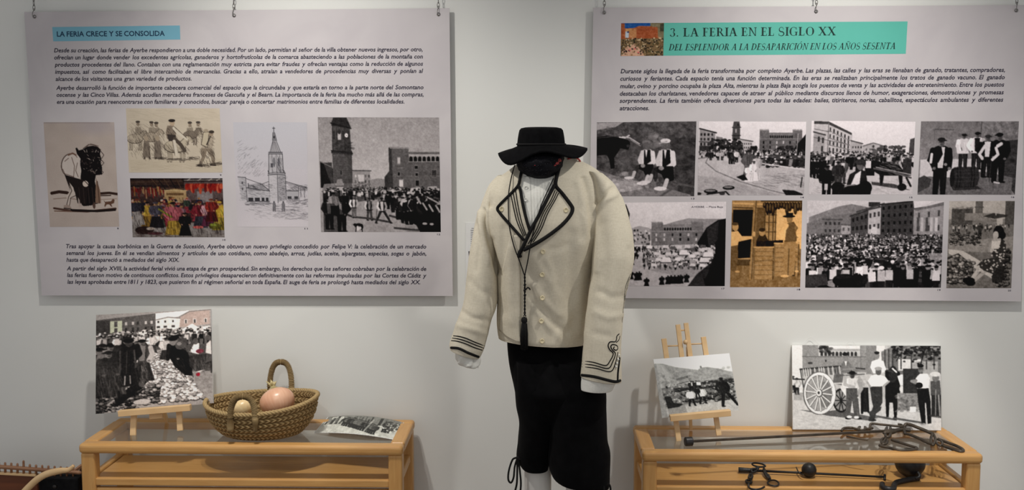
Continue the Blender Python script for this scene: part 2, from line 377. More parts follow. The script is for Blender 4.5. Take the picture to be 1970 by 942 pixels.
def art_bundle():
    a = Art((80, 118, 570, 795), 148, 204, (180, 166, 157), seed=3, photo=0)
    a.noise(3, 60); a.ell(440, 150, 130, 45, (166, 156, 160), .6, soft=.6); a.rect(80, 118, 540, 128, (150, 140, 140), .5)
    a.rect(80, 700, 580, 800, (172, 158, 150), .5)
    for p, w in (([(108, 575), (160, 566), (215, 572), (235, 582)], 20), ([(450, 578), (510, 574), (565, 582)], 16), ([(450, 592), (520, 590)], 7)): a.line(p, w, (48, 32, 26))
    a.line([(118, 612), (200, 606), (280, 615)], 4, (120, 98, 86)); a.line([(430, 618), (560, 612)], 3, (130, 108, 96))
    a.line([(118, 672), (240, 690), (350, 694), (550, 676)], 13, (70, 48, 40)); a.line([(240, 685), (420, 692), (545, 684)], 15, (26, 18, 16))
    a.line([(120, 690), (240, 694)], 7, (110, 84, 72))
    # stooped figure, pale shirt
    a.ell(252, 395, 66, 78, (62, 46, 40), rot=.35); a.ell(254, 396, 62, 74, (198, 186, 178), rot=.35)
    a.poly([(235, 325), (275, 318), (325, 345), (322, 470), (280, 490), (215, 455)], (196, 184, 176))
    for p in ([(240, 325), (282, 322), (300, 345)], [(262, 345), (278, 400), (268, 470)], [(195, 420), (208, 450), (270, 470)], [(300, 380), (285, 430), (300, 470)], [(212, 370), (240, 350)]): a.line(p, 4, (88, 66, 58))
    a.line([(240, 330), (270, 318), (292, 330)], 10, (110, 82, 70))
    # dark load
    a.poly([(292, 286), (302, 282), (314, 300), (345, 292), (372, 276), (410, 270), (448, 276), (466, 300), (460, 326), (468, 352), (462, 380), (470, 412), (466, 456), (424, 460), (414, 500), (440, 640), (405, 648), (380, 655), (330, 660), (285, 640), (285, 560), (318, 520), (316, 470), (324, 430), (318, 392), (322, 352), (300, 322)], (18, 14, 15))
    a.poly([(425, 480), (448, 560), (450, 640), (410, 640), (415, 560)], (122, 96, 80)); a.line([(432, 500), (438, 640)], 5, (60, 42, 36))
    a.line([(345, 288), (385, 262), (430, 268), (466, 296)], 4, (60, 46, 42)); a.line([(360, 280), (400, 258), (452, 272)], 3, (90, 70, 62))
    for i in range(46):
        x = a.rnd.uniform(328, 462); y = a.rnd.uniform(292, 448); L = a.rnd.uniform(4, 16); t = a.rnd.uniform(0, 3.1)
        a.line([(x, y), (x+L*math.cos(t), y+L*math.sin(t))], a.rnd.uniform(2, 5), a.rnd.choice([(96, 80, 74), (150, 134, 124), (60, 48, 46), (190, 176, 165)]), .75)
    for p in ([(462, 300), (486, 330), (470, 352)], [(466, 400), (484, 380), (468, 362)], [(455, 425), (476, 440), (464, 456)]): a.line(p, 4, (50, 38, 36))
    # legs
    a.poly([(205, 455), (330, 490), (365, 520), (345, 655), (285, 640), (270, 565), (240, 560)], (28, 21, 20))
    a.poly([(232, 500), (262, 540), (272, 590), (235, 600), (222, 660), (205, 660), (212, 590), (240, 560)], (192, 178, 168))
    a.line([(232, 500), (250, 560), (225, 600), (205, 660)], 5, (50, 36, 32)); a.line([(275, 590), (240, 605), (228, 655)], 4, (50, 36, 32))
    a.poly([(185, 655), (215, 648), (240, 665), (235, 676), (190, 672)], (150, 132, 122)); a.line([(188, 672), (240, 678)], 6, (30, 22, 20))
    a.ell(348, 515, 20, 20, (200, 184, 172)); a.line([(320, 490), (345, 498), (366, 520)], 5, (40, 30, 28))
    a.poly([(290, 600), (305, 630), (320, 660), (290, 665)], (170, 154, 146)); a.ell(400, 655, 10, 22, (80, 60, 52))
    for x in (300, 330, 365, 392): a.line([(x, 540), (x+4, 640)], 6, (46, 36, 34))
    # little dog
    a.poly([(480, 632), (520, 628), (535, 612), (546, 620), (540, 640), (520, 648), (528, 666), (518, 662), (506, 648), (488, 650), (474, 668), (472, 655), (478, 640), (468, 622)], (92, 64, 50))
    return a

def art_riders():
    a = Art((613, 28, 1238, 443), 184, 124, (196, 183, 164), seed=5, photo=0)
    K = (74, 64, 56); Lt = (206, 195, 178)
    a.noise(3, 50); a.hatch(620, 30, 1230, 110, 60, (160, 148, 130), .15, 70, 2, .35); a.hatch(620, 370, 1235, 440, 80, (140, 126, 108), .05, 60, 2, .4)
    a.poly([(620, 360), (1238, 350), (1238, 440), (630, 440)], (188, 174, 152), .5)
    def horse(x, y, k, c=Lt, d=K):
        for q in (-52, -32, 34, 56):
            a.line([(x+q*k, y+20*k), (x+(q+6)*k, y+65*k), (x+(q-2)*k, y+100*k)], 13*k, d); a.line([(x+q*k, y+18*k), (x+(q+6)*k, y+65*k), (x+(q-2)*k, y+98*k)], 8*k, c)
        a.ell(x, y, 78*k, 44*k, d); a.ell(x, y-2*k, 74*k, 40*k, c)
        a.poly([(x+40*k, y-35*k), (x+85*k, y-75*k), (x+110*k, y-70*k), (x+132*k, y-35*k), (x+118*k, y-28*k), (x+95*k, y-45*k), (x+70*k, y+10*k)], c)
        a.line([(x+40*k, y-35*k), (x+85*k, y-75*k), (x+110*k, y-70*k), (x+132*k, y-35*k), (x+118*k, y-28*k)], 4*k, d)
        a.hatch(x-70*k, y, x+60*k, y+40*k, 26, d, .9, 22*k, 1.6, .55)
    for hx, hy in ((690, 125), (780, 128), (812, 132), (1035, 130), (1090, 128)):
        a.poly([(hx-24, hy+70), (hx-18, hy+24), (hx+18, hy+24), (hx+26, hy+70)], (150, 138, 122)); a.hatch(hx-22, hy+24, hx+20, hy+70, 12, K, 1, 16, 2, .6)
        a.ell(hx, hy+4, 10, 15, (150, 134, 116)); a.ell(hx, hy-9, 15, 8, (70, 62, 56)); a.hatch(hx-12, hy-6, hx+10, hy+16, 8, K, 1, 10, 2, .6)
    horse(665, 225, .7, (178, 165, 146)); horse(1035, 200, .62, (120, 108, 96)); horse(770, 215, .7, (170, 156, 138))
    a.hatch(620, 120, 860, 200, 60, (120, 108, 96), .6, 40, 2, .45)
    horse(930, 275, .95, (186, 173, 152)); a.hatch(860, 250, 1010, 310, 60, K, .8, 26, 2, .5)
    a.hatch(625, 160, 860, 330, 260, K, 1.1, 26, 2, .5); a.hatch(1000, 150, 1110, 260, 70, K, .9, 24, 2, .5)
    for hx in (735, 810):
        a.poly([(hx-25, 345), (hx-10, 230), (hx+22, 235), (hx+30, 345)], (120, 108, 96)); a.ell(hx+5, 222, 14, 17, (160, 144, 124)); a.hatch(hx-20, 240, hx+25, 345, 26, (50, 42, 38), 1.3, 24, 2, .6)
        a.line([(hx-10, 345), (hx-14, 352)], 10, K); a.line([(hx+20, 345), (hx+24, 352)], 10, K)
    # near rider
    a.poly([(872, 185), (885, 140), (925, 138), (945, 160), (935, 232), (878, 225)], (128, 114, 100)); a.hatch(875, 145, 935, 225, 40, (52, 44, 40), 1, 20, 2.2, .7)
    a.line([(925, 155), (950, 185), (1010, 225)], 16, Lt); a.line([(935, 150), (1010, 220)], 3, K)
    a.poly([(880, 195), (935, 200), (945, 235), (890, 240)], (58, 50, 46)); a.line([(930, 225), (968, 262), (992, 300)], 24, (78, 68, 60)); a.line([(925, 240), (938, 325)], 20, Lt); a.line([(915, 240), (925, 330)], 3, K)
    a.ell(917, 122, 17, 20, (176, 154, 130)); a.ell(916, 108, 23, 10, (42, 36, 34)); a.rect(900, 100, 934, 112, (42, 36, 34))
    # walking porter with a pack
    a.poly([(1105, 280), (1098, 300), (1104, 340), (1080, 388), (1096, 396), (1128, 345), (1140, 300), (1165, 345), (1170, 392), (1192, 392), (1190, 340), (1172, 280)], (132, 118, 102)); a.hatch(1085, 285, 1185, 390, 50, (46, 38, 34), 1.2, 22, 2.2, .7)
    a.line([(1075, 394), (1102, 398)], 10, (44, 38, 34)); a.line([(1160, 392), (1192, 394)], 10, (44, 38, 34))
    a.poly([(1120, 190), (1165, 200), (1188, 215), (1185, 260), (1172, 290), (1108, 285)], (170, 156, 138)); a.hatch(1120, 200, 1185, 285, 30, K, .8, 20, 2.2, .6)
    a.poly([(1122, 182), (1160, 180), (1145, 280), (1104, 262)], (188, 175, 152)); a.line([(1122, 182), (1160, 180), (1145, 280), (1104, 262), (1122, 182)], 4, K); a.line([(1140, 262), (1172, 200)], 7, (46, 40, 36))
    a.ell(1140, 172, 16, 10, (160, 146, 126)); a.ell(1172, 190, 16, 18, (150, 132, 112)); a.ell(1176, 180, 18, 10, (60, 52, 46))
    for x0, x1, y in ((860, 960, 355), (980, 1060, 350), (1060, 1120, 396), (1150, 1236, 385), (770, 850, 350)): a.hatch(x0, y-6, x1, y+6, 26, (60, 52, 46), .02, 36, 2.4, .6)
    return a

def art_stalls():
    a = Art((640, 480, 1240, 862), 182, 116, (74, 56, 54), seed=9, photo=1.15)
    a.grad(480, (44, 34, 34), 600, (96, 74, 70))
    for i in range(9): a.line([(640, 500+i*7), (1000, 488+i*10)], 4, a.rnd.choice([(30, 24, 24), (78, 58, 48), (108, 84, 66)]))
    for i in range(6): a.line([(780+i*40, 485), (840+i*34, 560)], 5, a.rnd.choice([(24, 20, 20), (96, 74, 58)]))
    a.rect(990, 482, 1240, 500, (70, 62, 64)); a.line([(990, 495), (1240, 490)], 4, (170, 160, 150))
    for x in (1030, 1100, 1170, 1220): a.line([(x, 484), (x-20, 496)], 5, (200, 190, 180))
    a.rect(990, 505, 1240, 620, (104, 88, 86)); a.rect(1070, 565, 1170, 640, (150, 140, 140))
    for i in range(26):
        x = 1005+i*9+a.rnd.uniform(-3, 3); L = a.rnd.uniform(25, 72); a.ell(x, 515+L/2, a.rnd.uniform(7, 14), L/2, a.rnd.choice([(150, 40, 34), (176, 60, 44), (110, 30, 30), (200, 96, 70)]))
    for i in range(28):
        x = 650+i*7.5; y = a.rnd.uniform(535, 560); a.line([(x, y), (x+3, y+a.rnd.uniform(20, 60))], 6, a.rnd.choice([(140, 44, 40), (170, 120, 70), (100, 40, 40), (186, 150, 110)]))
    a.poly([(860, 560), (930, 548), (1000, 560), (1005, 640), (860, 640)], (190, 160, 118)); a.rect(872, 575, 985, 590, (120, 92, 64)); a.rect(885, 598, 912, 625, (104, 76, 56)); a.line([(860, 558), (1005, 560)], 6, (212, 186, 140))
    a.poly([(640, 760), (1240, 770), (1240, 862), (640, 862)], (150, 142, 138)); a.noise(7, 12, (640, 780, 1240, 862))
    cl = [(152, 60, 70), (178, 150, 78), (40, 34, 40), (60, 70, 60), (120, 60, 58), (186, 172, 150), (150, 110, 120), (36, 40, 60), (170, 128, 60), (96, 60, 80)]
    for i in range(46):
        t = i/46; y = 690+t*110; x = a.rnd.uniform(645, 1235); a.person(x, y, 92+t*40, a.rnd.choice(cl), a.rnd.choice(cl), None, a.rnd.choice([(30, 24, 24), (170, 120, 70), (150, 60, 56), (210, 196, 180), None]), (186, 140, 112), skirt=a.rnd.random() < .6, wide=1.25)
    for x, y, h, c, l in ((745, 795, 165, (196, 160, 74), (140, 108, 52)), (800, 800, 170, (84, 80, 92), (40, 36, 40)), (912, 845, 215, (178, 96, 104), (164, 134, 62)), (985, 850, 150, (30, 26, 28), (28, 24, 26)), (1085, 800, 175, (120, 44, 54), (60, 60, 68)), (1135, 790, 160, (196, 150, 156), (96, 50, 70)), (1212, 815, 190, (206, 168, 70), (160, 140, 60)), (1160, 760, 150, (140, 50, 44), (90, 30, 34)), (680, 780, 170, (50, 48, 56), (176, 168, 168))):
        a.person(x, y, h, c, l, None, a.rnd.choice([(36, 28, 28), (120, 60, 44), c]), (196, 150, 120), skirt=True, wide=1.4)
    a.line([(820, 680), (900, 730)], 12, (140, 140, 60)); a.ell(1070, 795, 34, 9, (214, 110, 104)); a.ell(1180, 790, 40, 20, (110, 104, 44)); a.ell(1165, 780, 24, 9, (150, 160, 70))
    a.poly([(645, 700), (700, 690), (715, 780), (650, 790)], (168, 160, 156)); a.ell(720, 815, 60, 26, (52, 36, 34)); a.ell(760, 805, 28, 10, (196, 180, 168)); a.ell(790, 835, 50, 9, (90, 50, 56))
    a.hatch(650, 820, 880, 860, 30, (84, 66, 62), .1, 40, 4, .5); a.hatch(1040, 815, 1240, 860, 24, (104, 92, 86), .05, 40, 4, .5)
    a.noise(6, 5); a.hatch(645, 600, 1240, 830, 260, (34, 24, 26), 1.3, 34, 4, .45); a.a *= .80
    return a

def art_sketch():
    a = Art((62, 118, 548, 795), 144, 202, (196, 190, 194), seed=11, photo=0)
    K = (52, 50, 54)
    a.grad(118, (186, 184, 190), 420, (194, 189, 194)); a.grad(420, (196, 190, 195), 795, (199, 192, 196))
    L = lambda p, w=2.6, c=K, al=1: a.line(p, w, c, al)
    # spire
    L([(328, 150), (328, 186)], 4); L([(320, 158), (337, 158)], 4)
    a.poly([(322, 185), (334, 185), (346, 236), (318, 236)], (120, 118, 122)); L([(322, 185), (318, 236), (346, 236), (334, 185)]); a.ell(330, 215, 6, 9, K)
    a.poly([(320, 240), (344, 240), (370, 310), (300, 310)], (168, 164, 168)); L([(320, 240), (300, 310)], 3); L([(344, 240), (370, 310)], 3)
    for x in (312, 326, 342, 356): L([(326+(x-326)*.3, 242), (x, 308)], 2)
    a.rect(292, 310, 380, 325, (130, 128, 132)); L([(290, 312), (382, 312)], 4); L([(290, 325), (382, 325)], 3)
    a.rect(292, 325, 380, 445, (180, 176, 180)); L([(291, 320), (288, 450)], 4); L([(381, 320), (386, 450)], 4); L([(340, 325), (342, 450)], 2.5); L([(312, 325), (312, 445)], 2); L([(364, 325), (366, 445)], 2)
    a.ell(325, 375, 9, 32, (120, 118, 122)); a.ell(355, 375, 7, 30, (100, 98, 104)); a.rect(304, 382, 316, 410, (70, 68, 74))
    a.hatch(342, 330, 380, 440, 46, K, 1.3, 22, 1.8, .6); a.hatch(292, 330, 338, 440, 22, K, 1.3, 20, 1.6, .4)
    a.poly([(282, 448), (400, 444), (398, 462), (282, 460)], (150, 147, 151)); L([(282, 448), (338, 440), (400, 446)], 3); L([(280, 460), (340, 452), (400, 460)], 3); L([(283, 430), (288, 450)], 4); L([(390, 430), (396, 450)], 4)
    a.rect(286, 460, 344, 628, (192, 187, 191)); a.poly([(344, 456), (398, 462), (400, 620), (344, 632)], (164, 160, 164))
    L([(286, 460), (288, 628)], 3); L([(344, 456), (345, 640)], 3); L([(398, 462), (401, 620)], 3)
    for i in range(70): x = a.rnd.uniform(290, 338); y = a.rnd.uniform(465, 615); L([(x, y), (x+8, y)], 1.5, (130, 126, 130), .6)
    a.hatch(346, 465, 398, 620, 110, K, .1, 12, 1.8, .5)
    # houses
    a.poly([(80, 470), (130, 472), (136, 620), (100, 625)], (176, 172, 176)); L([(80, 470), (130, 474)], 4); L([(132, 472), (137, 625)], 3); a.hatch(84, 480, 130, 620, 50, K, .2, 14, 1.6, .5)
    for y in (500, 540): a.rect(104, y, 113, y+16, (70, 68, 72))
    a.poly([(136, 545), (150, 520), (230, 506), (286, 560), (140, 560)], (160, 156, 160)); L([(132, 480), (240, 518), (290, 560)], 3); L([(136, 540), (290, 562)], 4); L([(230, 520), (286, 500)], 3)
    a.hatch(140, 515, 285, 560, 70, K, .25, 26, 1.6, .55); a.rect(145, 510, 152, 540, (90, 88, 92)); a.rect(178, 524, 186, 540, (90, 88, 92))
    a.rect(140, 562, 288, 626, (184, 180, 184)); a.hatch(140, 562, 286, 600, 50, K, .05, 18, 1.5, .45)
    for x in (145, 188, 234, 262): a.rect(x, 604, x+(34 if x < 230 else 20), 626, (52, 50, 54))
    L([(136, 628), (288, 628)], 4)
    L([(398, 500), (470, 520), (540, 540)], 4); L([(400, 510), (540, 545)], 2.5); L([(484, 530), (486, 612)], 3); a.poly([(402, 548), (482, 556), (484, 614), (402, 616)], (172, 168, 172)); a.hatch(402, 520, 535, 555, 70, K, .25, 24, 1.6, .6); L([(402, 560), (482, 562)], 4)
    for x in (410, 455): a.rect(x, 596, x+26, 613, (60, 58, 62))
    for x in (500, 524): L([(x, 545), (x, 600)], 3)
    a.hatch(490, 550, 538, 610, 20, K, 1.4, 14, 1.5, .4)
    # ground, wall, figures, foliage
    a.poly([(110, 632), (290, 630), (300, 655), (170, 655)], (160, 156, 160), .6); a.hatch(115, 632, 300, 655, 60, K, .05, 24, 1.6, .55); a.hatch(400, 615, 530, 650, 60, K, -.15, 30, 1.8, .55)
    a.hatch(110, 655, 300, 690, 30, K, .05, 26, 1.4, .35); a.hatch(300, 650, 540, 745, 150, K, -.03, 34, 1.6, .45); a.hatch(180, 685, 420, 740, 50, K, .15, 24, 1.4, .35)
    for x in (318, 380):
        a.rect(x-8, 640, x+8, 692, (130, 126, 130)); a.ell(x, 634, 6, 8, (90, 88, 92)); L([(x-8, 640), (x-9, 694)]); L([(x+8, 640), (x+8, 694)]); a.hatch(x-8, 640, x+8, 690, 12, K, 1.2, 14, 1.6, .6)
    a.hatch(75, 285, 215, 470, 70, K, -.7, 26, 1.5, .4); a.hatch(75, 250, 110, 300, 6, K, -.5, 30, 1.4, .4); a.hatch(180, 390, 275, 470, 26, K, -.8, 26, 1.4, .35)
    for i in range(26): a.ell(a.rnd.uniform(80, 200), a.rnd.uniform(330, 460), 2, 2, K, .5)
    # soft edges like a vignetted drawing
    return a

def art_square():
    a = Art((610, 85, 1406, 828), 236, 222, 150, (1.0, .965, .965), seed=13)
    a.grad(85, 140, 500, 172); a.grad(500, 172, 828, 130); a.noise(2.5, 90)
    a.ell(1380, 120, 300, 120, 150, .4, soft=.7); a.ell(640, 200, 120, 300, 118, .35, soft=.8)
    # far houses, hill
    a.poly([(940, 490), (1000, 478), (1050, 485), (1050, 560), (940, 560)], 132); a.poly([(830, 426), (945, 426), (950, 560), (830, 560)], 138); a.line([(828, 428), (952, 430)], 8, 84)
    for y in (455, 490, 520):
        for x in range(845, 945, 22): a.rect(x, y, x+9, y+18, a.rnd.choice((80, 178, 100)))
    a.rect(868, 455, 905, 500, 178); a.hatch(832, 500, 950, 560, 40, 70, .1, 20, 4, .5)
    a.poly([(618, 368), (680, 400), (705, 420), (705, 540), (618, 540)], 36); a.poly([(640, 378), (696, 376), (700, 520), (690, 520)], 66); a.line([(618, 370), (690, 405)], 6, 110)
    # tower
    a.poly([(700, 120), (712, 88), (800, 88), (826, 150), (820, 165), (700, 140)], 52); a.line([(696, 124), (826, 158)], 9, 40)
    a.poly([(706, 140), (820, 160), (826, 300), (704, 300)], 78); a.poly([(785, 152), (820, 160), (826, 300), (785, 298)], 66)
    a.line([(706, 140), (704, 300)], 5, 44); a.line([(733, 150), (733, 290)], 4, 52); a.line([(782, 155), (784, 295)], 4, 52)
    a.rect(740, 180, 760, 230, 168); a.ell(750, 180, 10, 16, 60); a.line([(736, 240), (765, 240)], 4, 48); a.ell(796, 202, 11, 13, 205); a.ell(796, 202, 4, 4, 120)
    for x in (712, 770, 806): a.rect(x, 175, x+8, 225, 54)
    a.hatch(705, 245, 825, 296, 60, 50, .05, 26, 3, .5)
    a.poly([(694, 298), (828, 300), (836, 318), (832, 332), (694, 318)], 56); a.line([(694, 300), (834, 316)], 5, 40)
    a.poly([(700, 316), (830, 328), (830, 512), (702, 512)], 84); a.poly([(800, 326), (830, 328), (830, 512), (800, 512)], 76)
    for i in range(13): a.line([(701, 322+i*15), (830, 332+i*14)], 1.8, 66, .8)
    a.rect(752, 430, 758, 455, 30)
    # palace
    a.poly([(1072, 278), (1202, 278), (1202, 370), (1406, 366), (1406, 560), (1072, 560)], 92); a.poly([(1070, 282), (1090, 282), (1096, 560), (1042, 560), (1040, 470), (1072, 430)], 62)
    for i in range(9): a.rect(1080+i*13.5, 268, 1088+i*13.5, 286, 150)
    a.rect(1078, 278, 1202, 288, 128)
    a.rect(1202, 305, 1406, 322, 96); a.line([(1200, 306), (1406, 306)], 5, 150); a.rect(1202, 322, 1406, 338, 156); a.rect(1202, 338, 1406, 368, 116)
    for i in range(7): a.ell(1216+i*29, 354, 11, 18, 34); a.rect(1205+i*29, 354, 1227+i*29, 369, 34); a.line([(1231+i*29, 330), (1231+i*29, 368)], 4, 150)
    a.line([(1202, 371), (1406, 369)], 4, 138)
    for x, y, w, h, v in ((1127, 345, 17, 38, 170), (1241, 398, 18, 18, 24), (1244, 444, 16, 18, 24), (1128, 440, 14, 20, 20), (1136, 488, 26, 44, 186), (1244, 492, 22, 34, 36), (1352, 424, 28, 44, 60)): a.rect(x-4, y-6, x+w+4, y+h+6, 112); a.rect(x, y, x+w, y+h, v)
    a.line([(1092, 465), (1406, 462)], 3, 112); a.line([(1122, 412), (1160, 410)], 4, 130); a.noise(3, 8, (1040, 280, 1406, 560))
    # market ground, far crowd
    a.grad(560, 150, 700, 148, 640, 1300); a.poly([(630, 560), (1406, 545), (1406, 640), (630, 640)], 88)
    a.poly([(780, 640), (1010, 612), (1130, 640), (1180, 828), (640, 828), (700, 700)], 148); a.noise(4, 14, (640, 600, 1406, 828))
    for x, y, w, h, v in ((625, 515, 110, 50, 116), (720, 486, 50, 44, 132), (760, 512, 80, 70, 96), (1200, 540, 90, 36, 170), (1310, 532, 90, 44, 150), (1120, 545, 60, 24, 176)): a.poly([(x, y+h), (x+w*.15, y), (x+w*.8, y-4), (x+w, y+h)], v); a.line([(x, y+h), (x+w, y+h)], 4, 60)
    a.crowd(840, 1200, 572, 625, 44, 62, 150, (26, 44, 70, 90), (190, 170), .3)
    a.crowd(640, 840, 590, 640, 60, 80, 26, (24, 34, 50), (170,), .25)
    a.crowd(1040, 1400, 600, 700, 70, 120, 60, (18, 26, 40), (180, 160), .25)
    for p in ([(850, 730), (950, 740), (1070, 762)], [(1070, 720), (1180, 750), (1406, 770)], [(1100, 800), (1200, 810), (1406, 822)], [(780, 710), (830, 730)]): a.line(p, 13, 52, .85)
    for x, y, h, c, s_ in ((670, 810, 215, 40, 150), (752, 825, 235, 26, 130), (700, 720, 150, 120, 100), (770, 700, 130, 30, None)): a.person(x, y, h, c, 30, s_, 20, 92, wide=1.2)
    a.person(834, 735, 145, 52, 92, 190, 96, 110, arms=190); a.person(936, 752, 150, 30, 66, 120, 40, 90, arms=160, walk=.2); a.person(1026, 770, 170, 34, 48, 180, 24, 80, arms=170, walk=1.3, lean=-.06); a.line([(985, 680), (978, 765)], 3, 60)
    for i in range(20): a.person(1130+i*14+a.rnd.uniform(-8, 8), 740+i*4+a.rnd.uniform(-10, 20), 150+i*5, a.rnd.choice((18, 24, 34, 150)), 18, a.rnd.choice((None, 140, 180)), 22, 80, wide=1.25)
    a.poly([(1220, 640), (1406, 650), (1406, 828), (1270, 828), (1230, 760)], 20, .82)
    for x, y in ((1290, 640), (1330, 650), (1375, 655), (1250, 600)): a.line([(x, y), (x+24, y+40)], 12, 150); a.ell(x+4, y-28, 16, 16, 40)
    a.line([(1320, 600), (1406, 646)], 10, 150); a.ell(1300, 772, 16, 8, 160); a.ell(1345, 775, 14, 8, 150)
    a.poly([(632, 640), (700, 640), (770, 700), (770, 828), (632, 828)], 26, .55)
    a.ell(862, 786, 26, 17, 30); a.ell(880, 792, 13, 20, 26); a.ell(856, 802, 9, 16, 190); a.ell(838, 778, 12, 8, 28); a.line([(846, 800), (842, 824)], 6, 40); a.line([(884, 805), (886, 824)], 6, 30); a.ell(870, 800, 10, 10, 180)
    a.noise(3.5, 4)
    return a

def art_header():
    a = Art((325, 190, 672, 460), 82, 63, (176, 132, 100), seed=17, ss=3, photo=1.0)
    a.rect(325, 190, 672, 240, (30, 82, 150)); a.poly([(560, 190), (672, 190), (672, 320), (620, 300), (600, 240), (560, 220)], (120, 110, 84)); a.rect(640, 200, 672, 260, (60, 58, 44))
    a.poly([(325, 195), (355, 195), (362, 330), (325, 330)], (160, 84, 50)); a.poly([(350, 235), (430, 232), (470, 215), (560, 218), (620, 232), (625, 320), (350, 330)], (168, 90, 52)); a.poly([(362, 238), (420, 235), (415, 265), (365, 262)], (200, 150, 100)); a.poly([(390, 262), (450, 232), (450, 310), (395, 310)], (190, 130, 84))
    a.rect(450, 225, 615, 318, (160, 82, 48)); a.rect(362, 260, 390, 310, (190, 200, 210)); a.rect(376, 258, 392, 270, (40, 60, 110)); a.noise(8, 10)
    for i in range(9): a.rect(470+i*15, 245, 475+i*15, 252, (110, 52, 34))
    a.poly([(325, 320), (672, 315), (672, 460), (325, 460)], (120, 96, 66)); a.poly([(380, 380), (440, 360), (500, 420), (520, 460), (330, 460), (340, 420)], (206, 160, 134))
    for i in range(330):
        x = a.rnd.uniform(325, 672); y = a.rnd.uniform(315, 455)
        if 385 < x < 480 and y > 370 and a.rnd.random() < .8: continue
        a.ell(x, y, a.rnd.uniform(3, 9), a.rnd.uniform(3, 7), a.rnd.choice([(40, 34, 26), (70, 66, 40), (150, 120, 84), (200, 176, 140), (90, 70, 46), (24, 22, 20)]), rot=a.rnd.uniform(0, 3))
    for x, y in ((400, 410), (440, 400), (470, 430)): a.ell(x, y, 9, 6, (210, 100, 100))
    return a

G = (1.0, .965, .975)
def hillside_texture(a, x0, y0, x1, y1, n, tones, lo=6, hi=22):
    for _ in range(n): a.ell(a.rnd.uniform(x0, x1), a.rnd.uniform(y0, y1), a.rnd.uniform(lo, hi), a.rnd.uniform(lo*.5, hi*.6), a.rnd.choice(tones), .35, rot=a.rnd.uniform(-.6, .6))
def art_resting():
    a = Art((70, 36, 545, 390), 192, 143, 84, G, seed=21)
    a.noise(9, 16); hillside_texture(a, 70, 36, 545, 330, 420, (60, 72, 100, 110, 50))
    a.poly([(70, 40), (200, 36), (160, 60), (90, 70), (70, 80)], 150); hillside_texture(a, 75, 60, 210, 105, 70, (60, 80, 130), 4, 12)
    a.poly([(440, 110), (545, 120), (545, 390), (470, 390), (445, 260)], 62, .6); hillside_texture(a, 440, 110, 545, 380, 90, (40, 52, 84))
    a.poly([(70, 260), (190, 300), (330, 330), (520, 380), (534, 390), (70, 390)], 118); hillside_texture(a, 70, 270, 360, 388, 130, (150, 170, 90, 120), 5, 20)
    a.poly([(150, 310), (240, 320), (300, 350), (200, 370), (100, 345)], 176, .55); hillside_texture(a, 110, 310, 290, 370, 40, (200, 150), 4, 14); a.line([(380, 390), (470, 330), (545, 345)], 10, 90)
    # ox
    a.poly([(70, 108), (120, 100), (190, 112), (215, 120), (230, 150), (222, 168), (205, 165), (185, 160), (170, 185), (155, 205), (158, 255), (140, 258), (132, 215), (120, 190), (70, 195)], 20)
    a.ell(205, 140, 26, 22, 24); a.line([(180, 108), (205, 112), (226, 100)], 6, 190); a.line([(195, 106), (230, 112), (275, 140)], 5, 175); a.line([(232, 120), (280, 150)], 3, 150); a.ell(222, 150, 9, 7, 60); a.line([(70, 112), (150, 104)], 4, 70)
    # white shrub behind
    for i in range(14): a.ell(a.rnd.uniform(325, 385), a.rnd.uniform(96, 150), 13, 11, a.rnd.choice((150, 130, 110)), .35)
    def sit(x, y, k, capv):
        a.poly([(x-22*k, y+30*k), (x-12*k, y-2*k), (x+26*k, y-4*k), (x+44*k, y+16*k), (x+46*k, y+70*k), (x-16*k, y+74*k)], 196)
        a.poly([(x-8*k, y), (x+24*k, y-2*k), (x+30*k, y+72*k), (x-8*k, y+72*k)], 24); a.poly([(x-2*k, y), (x+10*k, y), (x+4*k, y+40*k)], 200)
        a.line([(x+36*k, y+14*k), (x+42*k, y+60*k), (x+10*k, y+82*k)], 22*k, 200); a.line([(x-16*k, y+10*k), (x-30*k, y+50*k), (x-20*k, y+76*k)], 18*k, 186)
        a.poly([(x-30*k, y+70*k), (x+40*k, y+70*k), (x+46*k, y+130*k), (x+8*k, y+140*k), (x-10*k, y+104*k), (x-44*k, y+90*k)], 28)
        a.line([(x-40*k, y+84*k), (x-58*k, y+128*k)], 20*k, 60); a.line([(x-54*k, y+110*k), (x-60*k, y+130*k)], 16*k, 170); a.line([(x+14*k, y+130*k), (x+6*k, y+156*k)], 18*k, 180)
        a.ell(x-82*k, y+138*k, 24*k, 7*k, 196); a.ell(x-14*k, y+166*k, 28*k, 9*k, 200)
        a.ell(x+4*k, y-24*k, 19*k, 23*k, 96); a.ell(x+4*k, y-39*k, 22*k, 10*k, capv); a.line([(x-22*k, y-28*k), (x+10*k, y-36*k)], 5*k, capv*.8); a.ell(x-12*k, y+78*k, 12*k, 9*k, 140)
    sit(305, 170, .95, 110); sit(395, 170, 1.1, 196)
    a.ell(355, 285, 12, 34, 44, .8); a.noise(3.5, 4)
    return a

